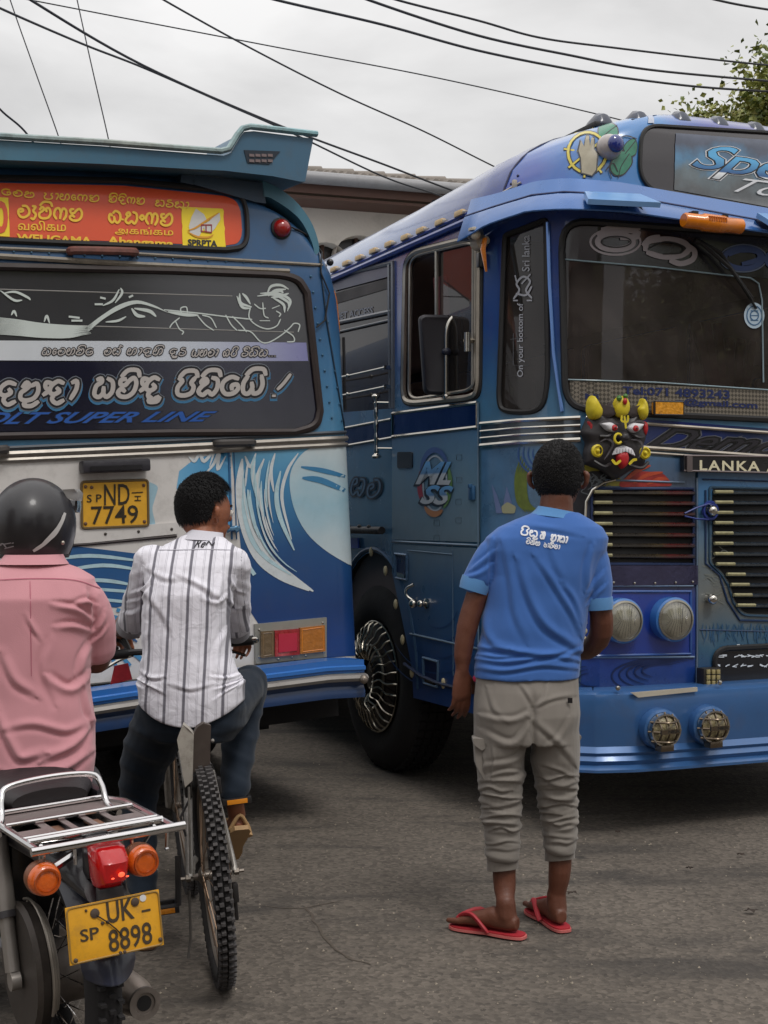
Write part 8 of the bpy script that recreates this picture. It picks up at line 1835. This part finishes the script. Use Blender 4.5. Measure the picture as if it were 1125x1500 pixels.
# ================================================================ motorcycle
rollM = -R(2.74); yaw = R(31.3)
fM = Vector((-math.sin(yaw), math.cos(yaw), 0)); 
Mmo = Matrix.Translation((-.783, 3.479, 0)) @ Matrix.Rotation(rollM, 4, fM) @ Matrix((fM.cross(Vector((0, 0, 1))), fM, Vector((0, 0, 1)))).transposed().to_4x4()
moto = thing('motorcycle', 'old dark motorcycle with chrome luggage rack and yellow number plate, near left corner', 'motorcycle', Mmo)
def Q(name, g, m, parent=moto, **k): return obj(name, g, m, parent, **k)
mdk = mat('moto_dark', (30, 29, 34), .4, coat=.3, dirt=.35, var=.2); mbl = mat('moto_blue_black', (34, 38, 56), .35, coat=.4, dirt=.3); mgry = mat('moto_grey', (120, 112, 106), .45, metal=.6, dirt=.6, var=.2, scale=14)
mchr = mat('moto_chrome', (210, 208, 208), .14, metal=1, dirt=.15)
# origin: on the ground under the rear axle; x right, y forward
wr = .30
ow_ = Q('rear_wheel', lathe([(wr-.062+.048*1.15*math.cos(a)+.0, .043*math.sin(a)) for a in [R(10+i*20) for i in range(18)]], (0, 0, wr), (1, 0, 0), 60, closed=True), tyre_m)
tr = []
for i in range(48):
    t = 6.283*i/48
    for x, d_ in ((-.022, 0), (0, .5), (.022, 0)): a = t+d_*6.283/48; tr.append(box((x, (wr-.007)*math.cos(a), wr+(wr-.007)*math.sin(a)), (.014, .008, .026), Matrix.Rotation(a, 3, 'X') @ Matrix.Rotation(R(90), 3, 'X')))
obj('tread', join(*tr), tyre_m, ow_, smooth=False)['kind'] = 'stuff'
obj('rim', lathe([(wr-.10, -.03), (wr-.075, -.034), (wr-.08, 0), (wr-.075, .034), (wr-.10, .03), (wr-.092, 0)], (0, 0, wr), (1, 0, 0), 48, closed=True), mchr, ow_)
obj('drum', lathe([(.02, -.09), (.075, -.085), (.08, -.06), (.08, .06), (.075, .085), (.02, .09)], (0, 0, wr), (1, 0, 0), 28), mgry, ow_)
for i in range(36):
    t = 6.283*i/36; sd = 1 if i % 2 else -1
    obj('spoke', tube([(sd*.06, .075*math.cos(t+.3*(1 if i % 4 < 2 else -1)), wr+.075*math.sin(t+.3*(1 if i % 4 < 2 else -1))), (0, (wr-.095)*math.cos(t), wr+(wr-.095)*math.sin(t))], .0017, 4), mchr, ow_)
# chain case with its curved ribs on the left
cc = Q('chain_case', lathe([(.05, -.012), (.155, -.012), (.165, 0), (.155, .03), (.05, .03)], (-.115, .02, wr+.02), (1, 0, 0), 36), mat('case_dark', (66, 60, 56), .5, metal=.5, dirt=.6, var=.25, scale=12))
obj('case_rib', join(*[tube([(-.09+.008*j, .02+(.166-.008*j)*math.cos(a), wr+.02+(.166-.008*j)*math.sin(a)) for a in [R(70+i*10) for i in range(15)]], .004, 6) for j in range(3)]), mat('rib_light', (168, 160, 150), .35, metal=.7, dirt=.3), cc)
# shock absorbers
for s_ in (-1, 1):
    sa = Q('shock_absorber', join(tube([(s_*.145, .10, .64), (s_*.145, .045, .45)], .026, 14), tube([(s_*.145, .045, .45), (s_*.145, .01, wr+.02)], .019, 12), lathe([(.024, -.012), (.024, .012)], (s_*.145, .0, wr), (1, 0, 0), 14)), mat('shock_grey', (150, 144, 138), .4, metal=.6, dirt=.3))
    obj('shock_collar', tube([(s_*.145, .049, .462), (s_*.145, .043, .446)], .028, 14), mat('collar_dark', (60, 58, 60), .4), sa)
Q('swing_arm', join(tube([(-.11, 0, wr), (-.10, .45, .34)], .018, 8), tube([(.11, 0, wr), (.10, .45, .34)], .018, 8)), mdk)
# mudguard: a long curved blade, its tail showing under the plate
V, Fq = [], []
pth = cr_path([(0, .22, .66), (0, .05, .645), (0, -.13, .60), (0, -.25, .52), (0, -.315, .42), (0, -.335, .355)], 5); nc = 13; na = len(pth)
for j, c in enumerate(pth):
    t = (pth[min(j+1, na-1)]-pth[max(j-1, 0)]).normalized(); n_ = Vector((0, t.z, -t.y)); end = max(0, (j-(na-5))/5)
    for i in range(nc):
        u = -1+2*i/(nc-1); V.append(c+Vector((.066*u*(1-.12*end), 0, 0))+n_*(.035*u*u)*(1 if n_.y > 0 or n_.z < 0 else -1)+t*(-.035*u*u*end))
for j in range(na-1):
    for i in range(nc-1): Fq.append((j*nc+i, j*nc+i+1, (j+1)*nc+i+1, (j+1)*nc+i))
Q('mudguard', join((V, Fq), ([Vector(p)+Vector((0, .004, -.004)) for p in V], [f[::-1] for f in Fq])), mbl)
# rear cowl block under the rack
Q('tail_cowl', rings([(Vector((-.004, -.30, .57)), Vector((.05, 0, 0)), Vector((0, .03, .03))), (Vector((0, -.22, .60)), Vector((.075, 0, 0)), Vector((0, .0, .05))), (Vector((0, .0, .63)), Vector((.11, 0, 0)), Vector((0, 0, .05))), (Vector((0, .25, .64)), Vector((.14, 0, 0)), Vector((0, 0, .05)))], 20), mdk)
Q('side_panel', join(box((-.15, .28, .60), (.03, .34, .24), Matrix.Rotation(.1, 3, 'Y'), bev=.015), box((.15, .28, .60), (.03, .34, .24), Matrix.Rotation(-.1, 3, 'Y'), bev=.015)), mdk)
Q('seat', rings([(Vector((0, .11, .71)), Vector((.10, 0, 0)), Vector((0, 0, .03))), (Vector((0, .17, .72)), Vector((.135, 0, 0)), Vector((0, 0, .045))), (Vector((0, .38, .72)), Vector((.14, 0, 0)), Vector((0, 0, .05))), (Vector((0, .62, .74)), Vector((.12, 0, 0)), Vector((0, 0, .045))), (Vector((0, .70, .76)), Vector((.08, 0, 0)), Vector((0, 0, .03)))], 22), mat('seat_vinyl', (34, 28, 30), .5, bump=.003, bscale=30))
# front half, mostly behind the rider
Q('fuel_tank', rings([(Vector((0, .70, .80)), Vector((.08, 0, 0)), Vector((0, 0, .06))), (Vector((0, .82, .84)), Vector((.13, 0, 0)), Vector((0, 0, .10))), (Vector((0, 1.05, .86)), Vector((.14, 0, 0)), Vector((0, 0, .11))), (Vector((0, 1.16, .85)), Vector((.07, 0, 0)), Vector((0, 0, .06)))], 22), mbl)
Q('engine', join(box((0, .72, .38), (.24, .36, .26), bev=.03), *[box((0, .92, .50+.018*i), (.18, .18, .008)) for i in range(9)], lathe([(.09, 0), (.09, .03), (.06, .04)], (.12, .70, .38), (1, 0, 0), 24), lathe([(.09, 0), (.09, .03), (.06, .04)], (-.12, .70, .38), (-1, 0, 0), 24)), mgry)
fwm = Q('front_wheel', lathe([(wr-.062+.05*math.cos(a), .038*math.sin(a)) for a in [R(10+i*20) for i in range(18)]], (0, 1.28, wr), (1, 0, 0), 48, closed=True), tyre_m)
obj('hub', lathe([(.02, -.07), (.07, -.06), (.07, .06), (.02, .07)], (0, 1.28, wr), (1, 0, 0), 20), mgry, fwm)
Q('fork', join(tube([(-.09, 1.28, wr), (-.09, 1.10, .86)], .022, 10), tube([(.09, 1.28, wr), (.09, 1.10, .86)], .022, 10), tube([(-.09, 1.10, .86), (.09, 1.10, .86)], .015, 8)), mchr)
Q('handlebar', tube(cr_path([(-.34, .92, 1.0), (-.2, 1.0, 1.02), (-.08, 1.08, .93), (.08, 1.08, .93), (.2, 1.0, 1.02), (.34, .92, 1.0)], 4), .012, 8), mchr)
Q('headlamp', lathe([(.001, -.09), (.06, -.07), (.085, 0), (.085, .02), (.001, .03)], (0, 1.24, .86), (0, 1, 0), 24), mbl)
Q('under_frame', join(tube([(-.10, .05, .66), (-.10, .6, .66), (-.09, 1.05, .8)], .015, 8), tube([(.10, .05, .66), (.10, .6, .66), (.09, 1.05, .8)], .015, 8), tube([(0, .55, .66), (0, .5, .25)], .018, 8), box((0, .3, .5), (.2, .3, .25), bev=.03)), mdk)
# exhaust on the right
ex_ = Q('exhaust', join(lathe([(.034, 0), (.047, .06), (.05, .22), (.045, .50), (.025, .6)], (.098, -.245, .262), (-.02, 1, -.03), 24), tube([(.12, .36, .25), (.13, .7, .22), (.06, .95, .4)], .018, 8)), mat('exhaust_steel', (168, 156, 146), .36, metal=.6, dirt=.45, var=.15, scale=12))
obj('exhaust_tip', join(lathe([(.036, 0), (.040, .004), (.040, -.006), (.027, -.006), (.020, .03), (.016, .035)], (.098, -.247, .262), (-.04, 1, -.03), 24, closed=False)), mgry, ex_)
obj('exhaust_hole', lathe([(.019, 0), (.019, .02), (.001, .02)], (.098, -.248, .262), (-.04, 1, -.03), 20), mat('soot_black', (10, 8, 8), .9), ex_)
# left side bits under the panel
Q('foot_rest', join(tube([(-.12, .45, .33), (-.24, .45, .33)], .012, 8), tube([(.12, .45, .33), (.24, .45, .33)], .012, 8), box((-.22, .45, .335), (.09, .035, .025), bev=.005), box((.22, .45, .335), (.09, .035, .025), bev=.005)), rubber)
Q('side_stand', tube([(-.1, .5, .25), (-.2, .42, .05)], .012, 8), mdk)
# chrome rack (measured on the sloping plane it lies in)
ZR = .696
def rk_(x, y, z=0): return (x, y, ZR+z)
rx0, rx1, ry0, ry1 = -.166, .166, -.337, .094
rack = Q('rack', join(tube([rk_(rx0, ry0), rk_(rx0-.005, .02), rk_(rx0+.03, ry1)], .0085, 8), tube([rk_(rx1, ry0), rk_(rx1+.005, .02), rk_(rx1-.03, ry1)], .0085, 8)), mchr)
for (y, r_, x_) in ((ry0, .0105, .186), (-.245, .0095, .166), (-.21, .006, .166), (-.05, .006, .162), (ry1, .007, .14)):
    obj('rack_bar', tube([rk_(-x_, y, .004), rk_(x_, y, .004)], r_, 10), mchr, rack)
def slotted():
    V, Fq = [], []
    fl = Flat(Matrix.Identity(4))
    hs = [rpoly([(x0, y0), (x1, y0), (x1, y1), (x0, y1)], .004, 2) for (x0, x1, y0, y1) in ((-.148, -.088, -.10, -.03), (-.066, -.030, -.17, -.03), (-.013, .023, -.17, -.03), (.040, .076, -.17, -.03), (.094, .150, -.10, -.03))]
    g = skin_sz(fl, [(rx0+.004, -.207), (rx1-.004, -.207), (rx1-.006, .03), (rx1-.03, ry1), (rx0+.03, ry1), (rx0+.006, .03)], hs, 0)
    V = [Vector((p.x, p.z, ZR-.004)) for p in g[0]]
    return join((V, g[1]), ([v-Vector((0, 0, .003)) for v in V], [f[::-1] for f in g[1]]))
obj('rack_plate', slotted(), mat('rack_plate', (150, 138, 136), .4, metal=.6, dirt=.4, var=.15), rack, smooth=False)
obj('slot_plates', join(*[box((x, -.10, ZR-.02), (.036, .12, .003)) for x in (-.045, .055)]), mat('slot_brown', (128, 92, 74), .6, dirt=.3), rack)
for s_ in (-1, 1):
    obj('rack_stay', join(tube([(s_*.14, -.26, ZR-.005), (s_*.12, -.18, ZR-.09)], .005, 6), tube([(s_*.15, ry0+.02, ZR), (s_*.15, ry0+.03, ZR-.05)], .0045, 6), ball((s_*.15, ry0+.03, ZR-.052), .006, 8), tube([(s_*.07, -.29, ZR), (s_*.07, -.29, ZR-.055)], .0045, 6)), mchr, rack)
Q('grab_rail', tube(cr_path([(-.175, -.03, ZR-.02), (-.150, .03, ZR+.0), (-.140, .06, ZR+.045), (-.115, .075, ZR+.072), (0, .08, ZR+.080), (.10, .075, ZR+.072), (.122, .06, ZR+.045), (.125, .03, ZR+.0), (.135, -.03, ZR-.015)], 5), .0085, 10), mchr)
# lamps
ind = mat('indicator_orange', (206, 92, 20), .25, coat=.7, bump=.003, bscale=60, var=.15, scale=30)
for (x, z) in ((-.158, .633), (.078, .633)):
    io = Q('indicator', lathe([(.026, .03), (.037, .02), (.040, 0), (.038, -.012)], (x, -.317, z), (0, 1, 0), 28), mat('indicator_shell', (120, 66, 30), .4, metal=.3))
    obj('indicator_lens', lathe([(.038, 0), (.036, -.012), (.030, -.020), (.02, -.024), (.001, -.024)], (x, -.331, z), (0, 1, 0), 28), ind, io)
    obj('lens_ring', lathe([(.03, -.024), (.03, -.030), (.026, -.030), (.026, -.024)], (x, -.331, z), (0, 1, 0), 24, closed=True), mat('indicator_deep', (166, 70, 16), .3, coat=.5), io)
    obj('indicator_stalk', tube([(x, -.305, z), (x*.35, -.24, z+.02)], .011, 8), mchr, io)
tm = mat('tail_lens_red', (168, 8, 14), .18, coat=.6, bump=.003, bscale=30)
tb_ = tm.node_tree.nodes['Principled BSDF']; tb_.inputs['Emission Color'].default_value = (1, .02, .02, 1); tb_.inputs['Emission Strength'].default_value = .05
TLX = T(-.024, -.055, -.008) @ T(0, 0, .6) @ Matrix.Diagonal((1, 1, .74, 1)) @ T(0, 0, -.6)
tl_ = Q('tail_light', xf(rings([(Vector((.02, -.245, .725)), Vector((.034, 0, 0)), Vector((0, .03, 0))), (Vector((.02, -.26, .715)), Vector((.040, 0, 0)), Vector((0, .045, 0))), (Vector((.02, -.275, .68)), Vector((.042, 0, 0)), Vector((0, .052, 0))), (Vector((.02, -.270, .62)), Vector((.038, 0, 0)), Vector((0, .048, 0))), (Vector((.02, -.255, .595)), Vector((.030, 0, 0)), Vector((0, .035, 0)))], 28, 2.8), TLX), tm)
em, nt_, b_ = _base('tail_bulb_glow'); b_.inputs['Base Color'].default_value = (.6, .02, .01, 1); b_.inputs['Emission Color'].default_value = (1, .10, .04, 1); b_.inputs['Emission Strength'].default_value = 1.4
obj('lit_bulb', xf(join(ball((.03, -.3305, .645), .008, 12, (1, .3, 1)), ball((.010, -.328, .636), .004, 10, (1, .3, .7)), ball((.046, -.325, .634), .004, 10, (1, .3, .7))), TLX), em, tl_)
obj('tail_light_housing', box((-.006, -.265, .645), (.07, .05, .10), bev=.015), mdk, tl_)
# number plate
PM = Mmo @ T(-.006, -.36, .500) @ Matrix.Rotation(R(-8), 4, 'X')
PW, PH = .1136, .0645
FP = Flat(PM)
pl = obj('number_plate', xf(xf(box((0, 0, 0), (PW*2, .004, PH*2), bev=.0015), PM), Matrix.Identity(4)), mat('plate_yellow_worn', (218, 158, 32), .5, dirt=.45, var=.15, scale=14), moto, world=True)
def pw(body_, x0, x1, z0, z1, bold=0): 
    V, Fc = text_geo(body_, bold); A_2 = np.array(V); lo, hi = A_2.min(0), A_2.max(0); u = (A_2-lo)/(hi-lo)
    return [PM @ Vector((x0+(x1-x0)*p[0], -.0035, z0+(z1-z0)*p[1])) for p in u], Fc
obj('plate_letters', join(pw('UK', -.018, .048, .010, .060, .018), pw('8898', -.020, .086, -.055, -.004, .012), pw('SP', -.085, -.040, -.018, .010, .015), pw('-', .066, .088, .020, .025)), mat('plate_letter_worn', (62, 50, 34), .6, var=.3, scale=60), pl, world=True)
obj('plate_rim', tube([PM @ Vector((x, -.003, z)) for x, z in rpoly([(-PW+.003, -PH+.003), (PW-.003, -PH+.003), (PW-.003, PH-.003), (-PW+.003, PH-.003)], .012, 4)], .0022, 6, True), mat('plate_edge', (150, 116, 50), .5, dirt=.6), pl, world=True)
obj('plate_bolts', join(*[xf(lathe([(r_, 0), (r_, .003), (r_*.5, .005), (0, .005)], (x, -.002, z), (0, -1, 0), 12), PM) for x, z, r_ in ((-.046, .040, .011), (.052, .047, .010), (-.100, -.055, .005), (.105, -.050, .005), (-.030, .015, .004), (-.018, .015, .004), (.006, -.060, .004), (.016, -.060, .004), (-.066, .05, .003))]), mat('bolt_dark', (70, 56, 46), .6, dirt=.4), pl, world=True)
obj('plate_spot', xf(lathe([(.008, 0), (.008, .001), (.001, .0012)], (.072, -.003, .052), (0, -1, 0), 14), PM), mat('spot_white', (206, 206, 206), .5), pl, world=True)
obj('plate_wire', tube([PM @ Vector(p) for p in ((-.044, -.006, .036), (-.02, -.008, .016), (0, -.006, -.004), (.012, -.007, -.02))], .0016, 5), rubber, pl, world=True)
obj('plate_bracket', join(box((-.006, -.335, .53), (.06, .03, .12), bev=.006)), mdk, moto)
